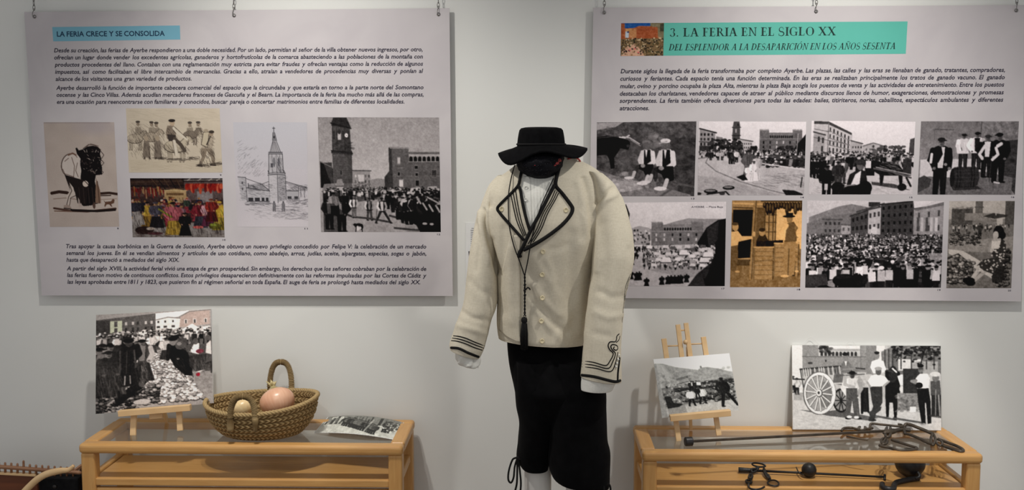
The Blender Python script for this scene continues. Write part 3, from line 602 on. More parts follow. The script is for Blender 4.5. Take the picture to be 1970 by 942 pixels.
def palace(a, x0, x1, yt, yb, v=96):
    w = x1-x0
    a.rect(x0, yt+8, x1, yb, v)
    for xa, xb in ((x0, x0+.22*w), (x1-.23*w, x1)):
        a.rect(xa, yt-2, xb, yt+14, v*1.05)
        n = 7
        for i in range(n): a.rect(xa+(xb-xa)*i/n, yt-8, xa+(xb-xa)*(i+.55)/n, yt, v)
    a.rect(x0+.22*w, yt+10, x1-.23*w, yt+22, v*1.15)
    for i in range(11): a.ell(x0+w*(.26+i*.05), yt+28, w*.017, 7, 40)
    a.line([(x0, yt+38), (x1, yt+38)], 2.5, v*1.35)
    for j, y in enumerate((yt+48, yt+70)):
        for i in range(6): a.rect(x0+w*(.08+i*.155), y, x0+w*(.08+i*.155)+w*.035, y+14, a.rnd.choice((30, 176, 40)))
    a.noise(3, 6, (x0, yt, x1, yb))
def art_plaza():
    a = Art((552, 33, 1068, 386), 208, 142, 190, G, seed=23)
    a.grad(33, 206, 180, 196); a.rect(552, 175, 1068, 386, 172); a.noise(4, 20, (552, 200, 1068, 386))
    a.poly([(557, 68), (635, 88), (632, 100), (640, 170), (640, 190), (557, 190)], 140); a.line([(557, 68), (638, 88)], 6, 40)
    for y in (90, 112, 135, 155):
        for x in (562, 578, 596, 614): a.rect(x, y, x+9, y+13, a.rnd.choice((40, 60)))
    a.line([(557, 130), (630, 134)], 4, 60); a.rect(557, 150, 640, 176, 60); a.poly([(638, 105), (668, 110), (668, 150), (638, 150)], 120)
    a.poly([(720, 36), (748, 36), (752, 60), (752, 120), (714, 120), (716, 60)], 78); a.rect(722, 32, 748, 38, 90); a.line([(714, 62), (754, 62)], 4, 54); a.line([(714, 100), (754, 100)], 4, 50); a.rect(728, 70, 736, 88, 150); a.rect(738, 44, 744, 56, 40)
    a.poly([(755, 118), (812, 126), (810, 176), (755, 176)], 168); a.line([(752, 118), (814, 128)], 5, 80)
    for x in range(762, 806, 10): a.rect(x, 136, x+5, 144, 70); a.rect(x, 154, x+5, 162, 70)
    palace(a, 846, 1050, 78, 176, 100)
    a.poly([(1000, 180), (1028, 140), (1068, 92), (1068, 200), (1010, 200)], 30); a.line([(1030, 92), (1024, 200)], 3, 160)
    for i in range(70): a.ell(a.rnd.uniform(610, 760), a.rnd.uniform(120, 172), a.rnd.uniform(5, 14), a.rnd.uniform(4, 10), a.rnd.choice((36, 48, 60)))
    for cx in (820, 950, 990):
        for i in range(16): a.ell(cx+a.rnd.uniform(-16, 16), a.rnd.uniform(152, 178), 7, 6, a.rnd.choice((40, 56)))
    a.crowd(560, 1068, 184, 210, 22, 30, 150, (30, 50, 70), (190, 160), .35)
    a.poly([(840, 215), (900, 190), (1068, 195), (1068, 255), (960, 240), (830, 236)], 70); a.lumps(lambda r: (r.uniform(845, 1066), r.uniform(200, 245), r.random()), 130, 4, 10, (60, 90, 150, 40, 190))
    for i in range(7): a.poly([(955+i*16, 246), (962+i*16, 212), (976+i*16, 214), (972+i*16, 248)], a.rnd.choice((36, 130, 50)))
    a.line([(855, 232), (1066, 262)], 5, 200); a.line([(552, 210), (600, 205), (590, 230), (640, 270), (760, 320), (900, 360), (1010, 386)], 5, 120)
    a.poly([(552, 290), (640, 300), (760, 330), (960, 386), (552, 386)], 150, .55); a.hatch(560, 300, 900, 380, 60, 120, .3, 40, 2, .4); a.hatch(860, 280, 1060, 340, 60, 120, .15, 46, 3, .5)
    for x, y, h, c in ((613, 218, 44, 40), (649, 218, 44, 170), (668, 218, 44, 160), (708, 236, 66, 34), (722, 236, 60, 50), (738, 228, 58, 190), (800, 205, 40, 60), (870, 200, 36, 40)): a.person(x, y, h, c, 40, None, 60, 110, wide=1.2)
    a.person(798, 315, 148, 84, 100, None, 44, 120, skirt=True, wide=1.15); a.person(838, 310, 120, 170, 190, None, 50, 120, skirt=True, wide=1.0); a.person(798, 320, 80, 206, 206, None, 90, 120, skirt=True, wide=1.3); a.person(822, 316, 96, 206, 206, None, 60, 120, skirt=True, wide=1.2)
    a.poly([(738, 298), (775, 284), (795, 312), (770, 314)], 30)
    for cx, cy, rx, ry in ((617, 366, 33, 11), (703, 349, 29, 10)): a.ell(cx, cy, rx, ry, 24); a.ell(cx-2, cy-3, rx*.75, ry*.5, 120)
    a.line([(600, 380), (690, 368), (708, 386)], 7, 40); a.ell(560, 378, 12, 7, 50); a.ell(672, 376, 14, 9, 60)
    a.poly([(960, 358), (1020, 362), (1060, 378), (1060, 386), (980, 386)], 40); a.line([(1055, 300), (1050, 345)], 6, 50); a.noise(3, 4)
    return a

def art_mules():
    a = Art((65, 30, 573, 382), 206, 142, 200, G, seed=25)
    a.grad(30, 208, 200, 200); a.rect(65, 200, 573, 382, 178)
    a.poly([(78, 32), (150, 40), (268, 96), (262, 200), (130, 210), (78, 80)], 176); a.poly([(78, 32), (150, 34), (266, 88), (264, 98), (150, 48), (78, 46)], 70)
    for r in range(4):
        for i in range(6):
            x = 156+i*18; y = 62+r*32+i*(8-2*r); a.rect(x, y, x+7, y+17, 58); a.line([(x-3, y+19), (x+11, y+21)], 3, 90)
    a.line([(150, 42), (150, 210)], 4, 110); a.poly([(78, 85), (134, 98), (132, 210), (78, 215)], 150); a.line([(78, 84), (136, 98)], 6, 66)
    for x, y in ((100, 105), (118, 150), (96, 180), (120, 110)): a.rect(x, y, x+9, y+26, 60)
    a.poly([(262, 125), (318, 138), (322, 200), (262, 205)], 158); a.line([(262, 124), (320, 138)], 5, 70); a.poly([(322, 145), (370, 132), (430, 148), (440, 196), (322, 200)], 160); a.line([(322, 150), (372, 134), (436, 152)], 4, 96); a.poly([(550, 115), (573, 108), (573, 200), (545, 200)], 80)
    for x in range(270, 316, 13): a.rect(x, 150, x+6, 160, 70); a.rect(x, 172, x+6, 182, 70)
    for x in range(335, 430, 18): a.rect(x, 160, x+7, 170, 100)
    for i in range(60): a.ell(a.rnd.uniform(365, 525), a.rnd.uniform(150, 198), a.rnd.uniform(5, 12), a.rnd.uniform(4, 9), a.rnd.choice((50, 70, 90)))
    a.line([(80, 110), (240, 140)], 2, 70); a.line([(80, 70), (150, 82)], 2, 60)
    a.crowd(66, 572, 215, 250, 42, 58, 150, (28, 44, 64, 90), (200, 176), .45)
    a.crowd(66, 380, 262, 300, 74, 96, 22, (28, 36), (200, 180), .4)
    a.poly([(66, 300), (180, 290), (573, 290), (573, 382), (66, 382)], 186, .9); a.hatch(70, 300, 560, 380, 70, 140, .1, 40, 3, .4)
    for x, y, h, c in ((98, 305, 95, 40), (125, 300, 92, 26), (80, 300, 90, 30)): a.person(x, y, h, c, 30, None, 24, 96, wide=1.3)
    # mule with shafts
    a.poly([(372, 224), (410, 222), (430, 232), (500, 236), (520, 262), (522, 340), (508, 342), (500, 290), (430, 290), (424, 335), (412, 338), (408, 286), (380, 270), (364, 292), (358, 286), (366, 250)], 34); a.line([(378, 226), (370, 210)], 6, 34); a.line([(392, 224), (392, 206)], 6, 34)
    a.rect(520, 210, 562, 290, 60); a.line([(380, 256), (470, 272), (562, 300)], 8, 90); a.line([(390, 250), (562, 285)], 4, 170); a.hatch(400, 225, 510, 285, 40, 110, .3, 22, 3, .6); a.poly([(370, 320), (480, 330), (562, 360), (480, 350), (372, 334)], 50, .8); a.line([(540, 300), (562, 340)], 10, 44); a.ell(520, 345, 22, 18, 40)
    # riders seen from behind and side
    a.person(152, 395, 155, 24, 24, None, 24, 80, wide=1.35); a.rect(142, 330, 158, 360, 180); a.person(228, 330, 120, 90, 60, 190, 50, 100, wide=1.2); a.person(205, 350, 130, 50, 60, None, 30, 90, wide=1.2)
    a.poly([(250, 330), (262, 285), (300, 262), (340, 268), (352, 330), (372, 345), (365, 380), (260, 380)], 44); a.poly([(270, 335), (290, 285), (318, 266), (312, 330), (300, 335)], 206); a.ell(314, 240, 20, 24, 96); a.ell(310, 226, 24, 14, 60); a.ell(330, 232, 10, 14, 60)
    a.ell(295, 370, 75, 34, 24); a.ell(340, 350, 34, 34, 30); a.line([(220, 382), (240, 340), (290, 334)], 6, 130); a.ell(205, 345, 30, 24, 30); a.poly([(180, 330), (240, 332), (232, 382), (180, 382)], 34); a.noise(3, 4)
    return a

def art_barrel():
    a = Art((583, 33, 1067, 383), 194, 141, 128, G, seed=27)
    a.grad(33, 112, 200, 132); a.noise(5, 24); a.rect(880, 33, 1067, 130, 120); hillside_texture(a, 890, 36, 1060, 120, 80, (96, 150, 84), 5, 16)
    a.line([(884, 33), (880, 120)], 5, 84); a.line([(650, 72), (745, 74)], 6, 92); a.line([(652, 72), (655, 120)], 4, 100); a.rect(770, 90, 830, 108, 104)
    a.poly([(590, 215), (1000, 210), (1040, 320), (590, 300)], 186); a.poly([(960, 130), (1067, 120), (1067, 383), (1000, 300)], 66); hillside_texture(a, 985, 130, 1060, 380, 70, (44, 60, 84))
    a.poly([(585, 300), (640, 295), (730, 300), (900, 270), (1050, 300), (1047, 383), (583, 383)], 104); a.noise(6, 7, (583, 300, 1067, 383)); a.poly([(583, 305), (612, 290), (650, 310), (640, 345), (583, 375)], 70)
    a.poly([(700, 240), (760, 220), (770, 300), (690, 300)], 190, .6)
    for args in ((800, 255, 165, 190, 44, None, 40, 110), (866, 262, 180, 196, 44, 40, 28, 110), (975, 325, 240, 30, 28, None, 26, 110), (918, 300, 205, 28, 34, 196, 56, 110)): a.person(*args, wide=1.25)
    a.line([(960, 160), (972, 190), (945, 215)], 14, 200); a.line([(905, 150), (880, 190), (895, 210)], 14, 196); a.line([(940, 220), (935, 320)], 4, 60); a.line([(968, 150), (985, 140)], 16, 196); a.line([(790, 160), (800, 205)], 4, 80); a.line([(770, 150), (775, 180), (820, 180)], 14, 200)
    a.line([(960, 322), (985, 326)], 8, 180)
    a.person(690, 392, 285, 30, 24, 190, 44, 112, wide=1.1); a.poly([(622, 220), (650, 160), (690, 152), (700, 190), (680, 230), (640, 235)], 34); a.line([(645, 190), (642, 228)], 13, 196); a.line([(718, 235), (708, 372)], 4, 46); a.ell(716, 238, 8, 7, 130)
    a.poly([(745, 262), (760, 252), (865, 248), (880, 262), (886, 300), (878, 335), (862, 345), (765, 348), (750, 338), (742, 300)], 54); a.ell(752, 302, 12, 44, 40)
    for x in (775, 790, 845, 858): a.line([(x, 250), (x+4, 298), (x, 346)], 4, 34)
    for y in (268, 284, 302, 320): a.line([(765, y), (880, y-4)], 1.6, 72)
    a.poly([(750, 345), (880, 340), (900, 355), (760, 362)], 40, .7); a.noise(3, 4)
    return a

def art_postcard():
    a = Art((160, 418, 687, 818), 212, 162, 196, G, seed=29)
    a.grad(418, 200, 560, 190); a.noise(3, 40, (160, 418, 687, 560))
    a.poly([(250, 540), (350, 545), (460, 510), (520, 495), (600, 500), (687, 500), (687, 600), (250, 600)], 140); a.poly([(160, 420), (225, 420), (225, 600), (160, 600)], 120)
    a.poly([(236, 424), (254, 470), (252, 620), (222, 620), (220, 480)], 44); a.rect(238, 512, 250, 524, 190); a.rect(226, 480, 232, 500, 90)
    a.poly([(250, 545), (300, 530), (345, 540), (350, 620), (250, 620)], 150)
    for i in range(40): x = a.rnd.uniform(252, 345); y = a.rnd.uniform(545, 620); a.rect(x, y, x+7, y+9, a.rnd.choice((60, 190, 80)))
    palace(a, 354, 585, 518, 624, 112)
    a.poly([(560, 610), (600, 540), (650, 505), (687, 498), (687, 818), (600, 818), (560, 680)], 28); a.poly([(600, 545), (655, 508), (650, 600), (612, 640)], 52)
    a.poly([(160, 630), (560, 618), (600, 700), (560, 800), (520, 818), (160, 818)], 172); a.noise(6, 12, (160, 620, 560, 818))
    a.poly([(350, 740), (520, 700), (620, 730), (600, 780), (480, 770)], 150)
    def area(x, y): return x > 320-(y-640)*.1 and x < 640-(y-640)*.2
    a.crowd(320, 640, 640, 740, 22, 30, 330, (30, 50, 80, 110), (200, 180), .45, area)
    for i in range(60): x = a.rnd.uniform(330, 620); y = a.rnd.uniform(630, 730); a.poly([(x, y), (x+5, y-14), (x+26, y-12), (x+28, y+2)], a.rnd.choice((206, 190, 150, 90)))
    for x, y, w in ((400, 690, 46), (570, 690, 46), (480, 655, 40), (585, 665, 50)): a.poly([(x, y+14), (x+6, y-10), (x+w-6, y-10), (x+w, y+14)], 206); a.line([(x, y+15), (x+w, y+15)], 4, 70)
    a.crowd(250, 330, 640, 690, 22, 28, 24, (30, 44), (180,), .15)
    for x, y in ((267, 785), (292, 790), (304, 788), (337, 818), (405, 810), (432, 808), (446, 806), (462, 806), (478, 806), (490, 804), (515, 800), (268, 716)): a.person(x, y, 42, 24, 22, None, 20, 50, wide=1.5, skirt=True)
    a.poly([(560, 760), (640, 690), (687, 700), (687, 818), (520, 818)], 26, .8); a.noise(3.5, 4)
    return a

SEP = (1.0, .80, .56)
def art_butcher():
    a = Art((707, 411, 1050, 823), 136, 167, 120, SEP, seed=31)
    a.rect(707, 411, 1050, 470, 150); a.rect(715, 455, 820, 700, 24); a.line([(715, 425), (860, 430)], 9, 190); a.line([(715, 445), (860, 450)], 6, 90); a.rect(830, 450, 870, 620, 110)
    a.rect(868, 440, 1050, 620, 160); a.rect(925, 440, 1050, 640, 206)
    for x in (870, 890, 910, 922): a.line([(x, 440), (x, 600)], 5, 84)
    for y in (480, 515, 560): a.line([(868, y), (925, y)], 4, 84)
    for i in range(14): x = 868+i*13.5; L = a.rnd.uniform(14, 34); a.ell(x, 420+L, 10, L, a.rnd.choice((40, 64, 54))); a.ell(x-2, 416+L, 4, L*.6, 100)
    a.line([(850, 414), (1050, 416)], 6, 60)
    a.rect(707, 700, 1050, 823, 128); a.noise(8, 7, (707, 690, 1050, 823)); a.line([(735, 690), (805, 686)], 9, 170); a.poly([(715, 690), (800, 690), (800, 720), (715, 720)], 90)
    a.line([(822, 411), (814, 600), (808, 780)], 17, 150); a.line([(826, 411), (818, 600), (812, 780)], 5, 96)
    # man at the left edge
    a.poly([(707, 560), (740, 555), (760, 580), (810, 580), (812, 592), (745, 606), (740, 630), (707, 630)], 210); a.poly([(707, 628), (742, 622), (744, 680), (736, 742), (712, 744), (707, 700)], 110); a.ell(728, 536, 15, 20, 176); a.ell(726, 522, 16, 8, 80); a.ell(742, 748, 12, 5, 190); a.ell(818, 570, 8, 12, 190)
    # woman seated
    a.poly([(832, 600), (845, 572), (872, 570), (888, 600), (890, 632), (832, 632)], 60); a.ell(858, 562, 15, 18, 170); a.ell(858, 550, 16, 9, 60)
    a.poly([(830, 605), (960, 598), (960, 615), (905, 630), (830, 632)], 40)
    # crates
    for x0, x1, y0, y1 in ((820, 918, 630, 785), (918, 1040, 612, 770)):
        a.rect(x0, y0, x1, y1, 152)
        for i in range(1, 7): a.line([(x0, y0+i*(y1-y0)/7), (x1, y0+i*(y1-y0)/7)], 2.5, 108)
        a.line([(x0+3, y0), (x0+3, y1)], 6, 120); a.line([(x1-3, y0), (x1-3, y1)], 6, 96); a.line([(x0, y0+2), (x1, y0+2)], 6, 190); a.line([(x0, y0+.45*(y1-y0)), (x1, y0+.4*(y1-y0))], 8, 126)
    a.rect(1008, 600, 1022, 770, 70); a.noise(5, 9, (820, 600, 1050, 790))
    # standing man with hat
    a.poly([(965, 600), (1022, 600), (1022, 690), (1018, 762), (992, 768), (992, 690), (984, 768), (962, 768)], 150); a.line([(990, 640), (988, 765)], 5, 96)
    a.poly([(975, 520), (1010, 512), (1028, 540), (1026, 605), (966, 608)], 104); a.line([(976, 530), (950, 570), (940, 580)], 20, 214); a.poly([(938, 560), (975, 530), (970, 600), (940, 596)], 214); a.line([(1022, 540), (1030, 580)], 16, 130); a.ell(1034, 565, 12, 20, 210)
    a.ell(990, 498, 15, 20, 140); a.ell(986, 487, 30, 6, 24); a.rect(970, 470, 1006, 488, 24); a.ell(972, 769, 20, 6, 200); a.ell(1030, 746, 10, 5, 200)
    a.noise(3.5, 4)
    return a

def art_cattle_fair():
    a = Art((47, 411, 709, 826), 264, 168, 150, G, seed=33)
    a.grad(411, 190, 520, 176); a.poly([(60, 490), (130, 465), (200, 440), (262, 428), (330, 440), (400, 455), (400, 560), (50, 580)], 124); a.noise(3, 14, (50, 430, 400, 570)); a.poly([(50, 520), (160, 480), (300, 470), (300, 580), (50, 590)], 112)
    def house(x0, x1, ya, yb, base, v, roof, rows, cols, wv):
        a.poly([(x0, ya), (x1, yb), (x1, base), (x0, base)], v); a.line([(x0-4, ya), (x1+4, yb)], 7, roof)
        for r in range(rows):
            for c_ in range(cols):
                t = (c_+.5)/cols; x = x0+(x1-x0)*t; y0 = ya+(yb-ya)*t; y = y0+(base-y0)*(r+.35)/(rows+.3); a.rect(x-5, y, x+5, y+(base-y0)*.4/(rows+.3), wv)
    house(130, 216, 500, 502, 580, 108, 84, 2, 4, 60); house(216, 264, 525, 528, 575, 150, 90, 1, 2, 84); house(262, 345, 485, 455, 575, 76, 60, 2, 4, 40); house(345, 405, 455, 440, 575, 170, 70, 2, 3, 70); a.rect(345, 418, 400, 440, 60); a.line([(290, 465), (420, 425)], 8, 74)
    house(405, 565, 430, 413, 580, 70, 50, 4, 6, 30); a.poly([(560, 411), (660, 411), (590, 445), (566, 450)], 200); house(566, 709, 450, 428, 590, 146, 84, 2, 3, 80); a.poly([(570, 452), (709, 416), (709, 432), (570, 460)], 110)
    for x in (580, 600, 622, 645, 668): a.rect(x, 490, x+13, 555, a.rnd.choice((180, 190, 84)))
    a.line([(375, 550), (375, 580)], 30, 190)
    a.rect(47, 572, 709, 826, 84)
    a.crowd(47, 709, 590, 660, 26, 44, 460, (24, 40, 64, 90), (200, 170, 150), .42)
    a.poly([(360, 650), (410, 625), (440, 628), (420, 648)], 206)
    a.crowd(47, 709, 665, 760, 50, 84, 300, (22, 34, 50, 80), (206, 180), .36)
    a.poly([(640, 660), (709, 660), (709, 720), (660, 710)], 176, .7)
    def beast(x, y, k, v):
        a.ell(x, y, 46*k, 24*k, v); a.ell(x+46*k, y-12*k, 18*k, 15*k, v*.9); a.line([(x+50*k, y-24*k), (x+62*k, y-36*k)], 4*k, 190)
        for q in (-32, -20, 24, 34): a.line([(x+q*k, y+10*k), (x+q*k, y+50*k)], 9*k, v*.85)
        a.ell(x-8*k, y-12*k, 32*k, 7*k, min(v*2.2, 150), .6)
    for i in range(34): beast(a.rnd.uniform(60, 690), 690+i*3.6+a.rnd.uniform(-8, 8), .65+i*.018, a.rnd.choice((18, 26, 40, 84)))
    a.crowd(47, 709, 770, 850, 90, 130, 60, (18, 26, 40), (206, 180), .42)
    a.poly([(350, 752), (388, 748), (392, 795), (356, 798)], 200); a.ell(190, 805, 40, 18, 130); beast(240, 790, 1.3, 24); a.poly([(50, 765), (150, 758), (160, 810), (50, 826)], 64); a.noise(4, 4)
    return a

def art_onion_seller():
    a = Art((720, 412, 1047, 828), 130, 167, 120, (1, .955, .92), seed=35)
    a.grad(412, 170, 500, 160); a.rect(735, 450, 840, 530, 80); hillside_texture(a, 735, 445, 840, 530, 80, (60, 84, 100), 5, 14); a.rect(852, 414, 888, 490, 100); a.rect(848, 440, 892, 446, 84); a.rect(800, 470, 930, 505, 130); a.rect(1000, 415, 1047, 540, 84)
    a.rect(960, 490, 990, 540, 170); a.poly([(892, 486), (940, 470), (1015, 480), (1010, 488), (950, 498)], 66); a.line([(950, 425), (955, 480)], 4, 170)
    a.rect(725, 525, 1047, 828, 112); a.poly([(725, 610), (1047, 580), (1047, 660), (725, 650)], 138); a.noise(6, 8, (725, 530, 1047, 828))
    a.lumps(lambda r: (r.uniform(735, 885), 560+r.uniform(0, 60), r.random()), 110, 5, 9, (90, 120, 70)); a.person(878, 580, 62, 60, 50, None, 40, 100, wide=1.3); a.crowd(740, 1040, 540, 560, 22, 34, 30, (50, 70), (170,), .3)
    a.poly([(725, 640), (800, 650), (1000, 760), (980, 800), (840, 720), (725, 660)], 180)
    def heap(r):
        x = r.uniform(722, 855); top = 668+abs(x-775)*.42; return x, r.uniform(top, 800), r.random()
    a.poly([(720, 680), (775, 660), (855, 720), (830, 800), (722, 806)], 60); a.lumps(heap, 170, 7, 12, (110, 90, 130, 150, 70)); a.lumps(lambda r: (r.uniform(965, 1030), r.uniform(740, 815), r.random()), 50, 7, 12, (84, 104, 60)); a.lumps(lambda r: (r.uniform(1005, 1035), r.uniform(640, 740), r.random()), 30, 6, 10, (60, 84, 50))
    a.line([(885, 730), (850, 780)], 20, 176); a.line([(915, 745), (862, 788)], 18, 160); a.ell(832, 790, 30, 16, 34); a.ell(842, 802, 24, 14, 30)
    a.poly([(870, 718), (900, 690), (950, 682), (935, 640), (945, 602), (990, 590), (1010, 610), (1012, 690), (985, 745), (950, 760), (905, 742)], 60)
    for i in range(120):
        x = a.rnd.uniform(872, 1010); y = a.rnd.uniform(595, 755)
        if (x > 935 or y > 682+(945-x)*.2) and not (x > 990 and y > 735): a.ell(x, y, 4.5, 3.5, a.rnd.choice((176, 190, 150)))
    a.line([(950, 620), (940, 650), (950, 600)], 16, 170); a.ell(965, 590, 20, 26, 160); a.poly([(940, 605), (985, 600), (975, 640), (940, 640)], 190); a.ell(972, 560, 27, 30, 34); a.ell(958, 574, 14, 18, 168); a.ell(992, 576, 16, 18, 30)
    a.poly([(945, 770), (980, 720), (1010, 730), (1000, 800), (950, 800)], 50); a.noise(4, 4)
    return a

def art_market():
    a = Art((482, 36, 1068, 562), 226, 204, 110, (1, .955, .93), seed=37)
    a.rect(482, 36, 1068, 160, 150); a.poly([(482, 66), (790, 46), (786, 142), (482, 150)], 96); a.rect(482, 70, 555, 150, 70); a.rect(555, 76, 615, 146, (176, 176, 156)); a.rect(575, 78, 592, 108, 90); a.rect(575, 115, 592, 142, 80)
    for x in (630, 665, 690, 730, 760): a.rect(x, 85, x+11, 102, a.rnd.choice((60, 190, 180))); a.rect(x, 116, x+11, 134, 62)
    a.poly([(786, 46), (1060, 34), (1060, 60), (910, 70), (786, 80)], 226); a.poly([(786, 82), (850, 70), (910, 80), (905, 146), (786, 142)], 210); a.line([(786, 82), (848, 70), (912, 80)], 5, 120)
    for x in (795, 830, 870): a.rect(x, 88, x+8, 99, 60); a.rect(x-4, 116, x+12, 128, 70)
    a.poly([(912, 66), (960, 42), (1060, 40), (1060, 120), (905, 130)], (168, 150, 142)); a.line([(905, 72), (958, 44), (1062, 40)], 6, 120)
    for x in (930, 975, 1030): a.rect(x, 86, x+16, 110, 200); a.rect(x+4, 90, x+12, 110, 80)
    a.rect(482, 140, 1068, 565, 84)
    for i in range(30): x = a.rnd.uniform(560, 1000); y = a.rnd.uniform(142, 165); a.poly([(x, y), (x+12, y-12), (x+50, y-10), (x+62, y+3)], a.rnd.choice((206, 190, 170)))
    a.line([(484, 152), (600, 150)], 6, 210); a.poly([(905, 150), (970, 112), (1000, 135), (1060, 130), (1060, 150), (960, 150)], 214); a.line([(960, 140), (955, 220)], 8, 190); a.line([(950, 148), (1062, 150)], 6, 206); a.line([(1020, 130), (1018, 210)], 6, 180)
    a.crowd(484, 1060, 185, 230, 55, 70, 170, (34, 50, 80, 100), (210, 180), .4)
    a.poly([(740, 250), (860, 240), (1000, 400), (1068, 420), (1068, 565), (482, 565), (600, 470), (720, 360)], 150)
    a.rect(980, 380, 1068, 480, 140); a.noise(6, 9, (960, 380, 1068, 520))
    # garlic and onion heaps
    def lane(r):
        t = r.random(); y = 255+t*275; x0 = 765-t*70; x1 = 860+t*170; return r.uniform(x0, x1), y, t
    pts = sorted([lane(a.rnd) for _ in range(620)], key=lambda q: q[1])
    it = iter(pts); a.lumps(lambda r: next(it), 620, 5, 13, (200, 190, 150, 216, 120), .62)
    a.lumps(lambda r: (r.uniform(640, 800), r.uniform(430, 520), r.random()), 150, 8, 16, (110, 84, 140, 60), .6); a.lumps(lambda r: (r.uniform(485, 700), r.uniform(465, 555), r.random()), 150, 6, 14, (84, 60, 110, 40, 140), .55)
    a.lumps(lambda r: (r.uniform(730, 785), r.uniform(425, 470), r.random()), 30, 7, 13, (120, 150, 96), .7); a.ell(715, 518, 44, 14, 176)
    a.poly([(575, 490), (700, 400), (760, 385), (730, 430), (640, 500), (590, 535)], 34)
    # standing figures
    for x, y, h, c, l, sh, ar in ((515, 430, 240, 150, 40, None, 186), (500, 470, 260, 60, 40, None, 90), (560, 470, 280, 84, 70, None, 100), (590, 240, 80, 190, 60, None, 200), (765, 260, 100, 196, 70, None, 196), (715, 410, 230, 70, 60, 120, 200), (640, 430, 270, 38, 40, None, 44), (548, 480, 250, 50, 44, None, 60), (835, 300, 120, 176, 60, None, 170), (912, 290, 120, 70, 50, None, 90)): a.person(x, y, h, c, l, sh, a.rnd.choice((30, 44)), 120, arms=ar, wide=1.4, skirt=True, brim=.11)
    a.poly([(592, 240), (640, 222), (676, 240), (672, 360), (600, 370)], 40); a.line([(606, 240), (604, 360)], 9, 70); a.line([(640, 240), (636, 362)], 5, 64); a.line([(660, 250), (655, 360)], 4, 26); a.poly([(482, 300), (590, 290), (615, 440), (560, 470), (482, 470)], 62, .45); a.hatch(490, 300, 610, 460, 60, 96, 1.4, 40, 4, .4); a.line([(676, 240), (684, 330)], 8, 80); a.ell(650, 196, 20, 24, 70); a.ell(648, 186, 28, 12, 34); a.line([(630, 375), (628, 420)], 6, 150); a.line([(655, 375), (657, 415)], 6, 140)
    a.poly([(838, 260), (850, 220), (900, 230), (945, 270), (968, 340), (966, 400), (930, 395), (880, 345), (858, 300)], 26); a.ell(873, 206, 18, 22, 120); a.ell(872, 190, 24, 13, 34); a.ell(910, 228, 28, 24, 84); a.ell(903, 220, 12, 9, 130); a.ell(897, 302, 7, 5, 150); a.line([(850, 225), (845, 300)], 20, 40)
    a.poly([(950, 290), (1040, 285), (1030, 370), (985, 382), (955, 350)], 60); a.poly([(955, 270), (980, 220), (1004, 224), (1000, 285)], 214); a.poly([(1040, 230), (1062, 210), (1064, 290), (1035, 280)], 200); a.ell(1006, 268, 20, 12, (112, 60, 68)); a.ell(985, 212, 14, 18, 90); a.ell(1048, 196, 13, 16, 90); a.line([(985, 382), (1025, 375)], 6, 200); a.ell(995, 396, 10, 10, (150, 40, 56)); a.line([(1036, 340), (1062, 330), (1062, 390)], 8, 60)
    a.hatch(700, 300, 740, 420, 30, 120, 1.3, 30, 4, .5); a.hatch(870, 240, 965, 390, 40, 48, 1.1, 34, 4, .6); a.hatch(955, 290, 1030, 370, 30, 96, 1.4, 30, 4, .5)
    a.noise(4, 4)
    return a

def art_hill():
    a = Art((157, 218, 612, 560), 164, 124, 176, (1, 1, .985), seed=39)
    a.rect(157, 218, 612, 330, 206)
    a.poly([(157, 245), (210, 250), (280, 275), (360, 292), (410, 302), (430, 290), (470, 290), (530, 305), (590, 325), (612, 330), (612, 560), (157, 560)], 150); a.rect(425, 280, 434, 292, 110)
    a.poly([(170, 245), (215, 260), (300, 380), (180, 410)], 168); a.noise(6, 10, (157, 330, 612, 470)); hillside_texture(a, 165, 300, 600, 400, 200, (120, 176, 140, 110), 5, 16)
    for i in range(10): x = 205+i*9; a.line([(x, 262+i*5), (x+70, 350+i*3)], 2, 128, .6)
    for y in (352, 345, 375): a.line([(275, y), (345, y-12)], 3, 70)
    a.poly([(180, 390), (600, 360), (605, 480), (190, 500)], 116)
    for i in range(420): x = a.rnd.uniform(185, 605); y = a.rnd.uniform(375, 490); a.ell(x, y, a.rnd.uniform(2, 9), a.rnd.uniform(2, 5), a.rnd.choice((40, 70, 140, 190, 90, 170)))
    for y0, x0, x1 in ((408, 250, 500), (380, 380, 600)): a.hatch(x0, y0-8, x1, y0+8, 60, 50, .05, 18, 6, .7)
    a.poly([(190, 510), (310, 500), (605, 495), (612, 560), (195, 560)], 168); a.noise(5, 9, (190, 500, 612, 560)); a.poly([(200, 512), (300, 490), (310, 540), (200, 545)], 110, .5)
    a.poly([(190, 440), (225, 440), (240, 480), (295, 490), (270, 505), (200, 510)], 50); a.lumps(lambda r: (r.uniform(300, 600), r.uniform(440, 490), r.random()), 60, 6, 14, (60, 84, 120), .6)
    a.crowd(330, 410, 405, 415, 44, 50, 14, (40, 60), (206,), .4)
    for x, y, h, c in ((345, 508, 100, 206), (410, 502, 102, 206), (385, 470, 70, 40)): a.person(x, y, h, c, 36, None, 40, 90, walk=.5, wide=1.35)
    a.person(565, 530, 175, 38, 34, None, 44, 60, walk=1.0, wide=1.15, lean=-.2); a.line([(440, 480), (408, 500)], 6, 60)
    a.noise(3, 4)
    return a

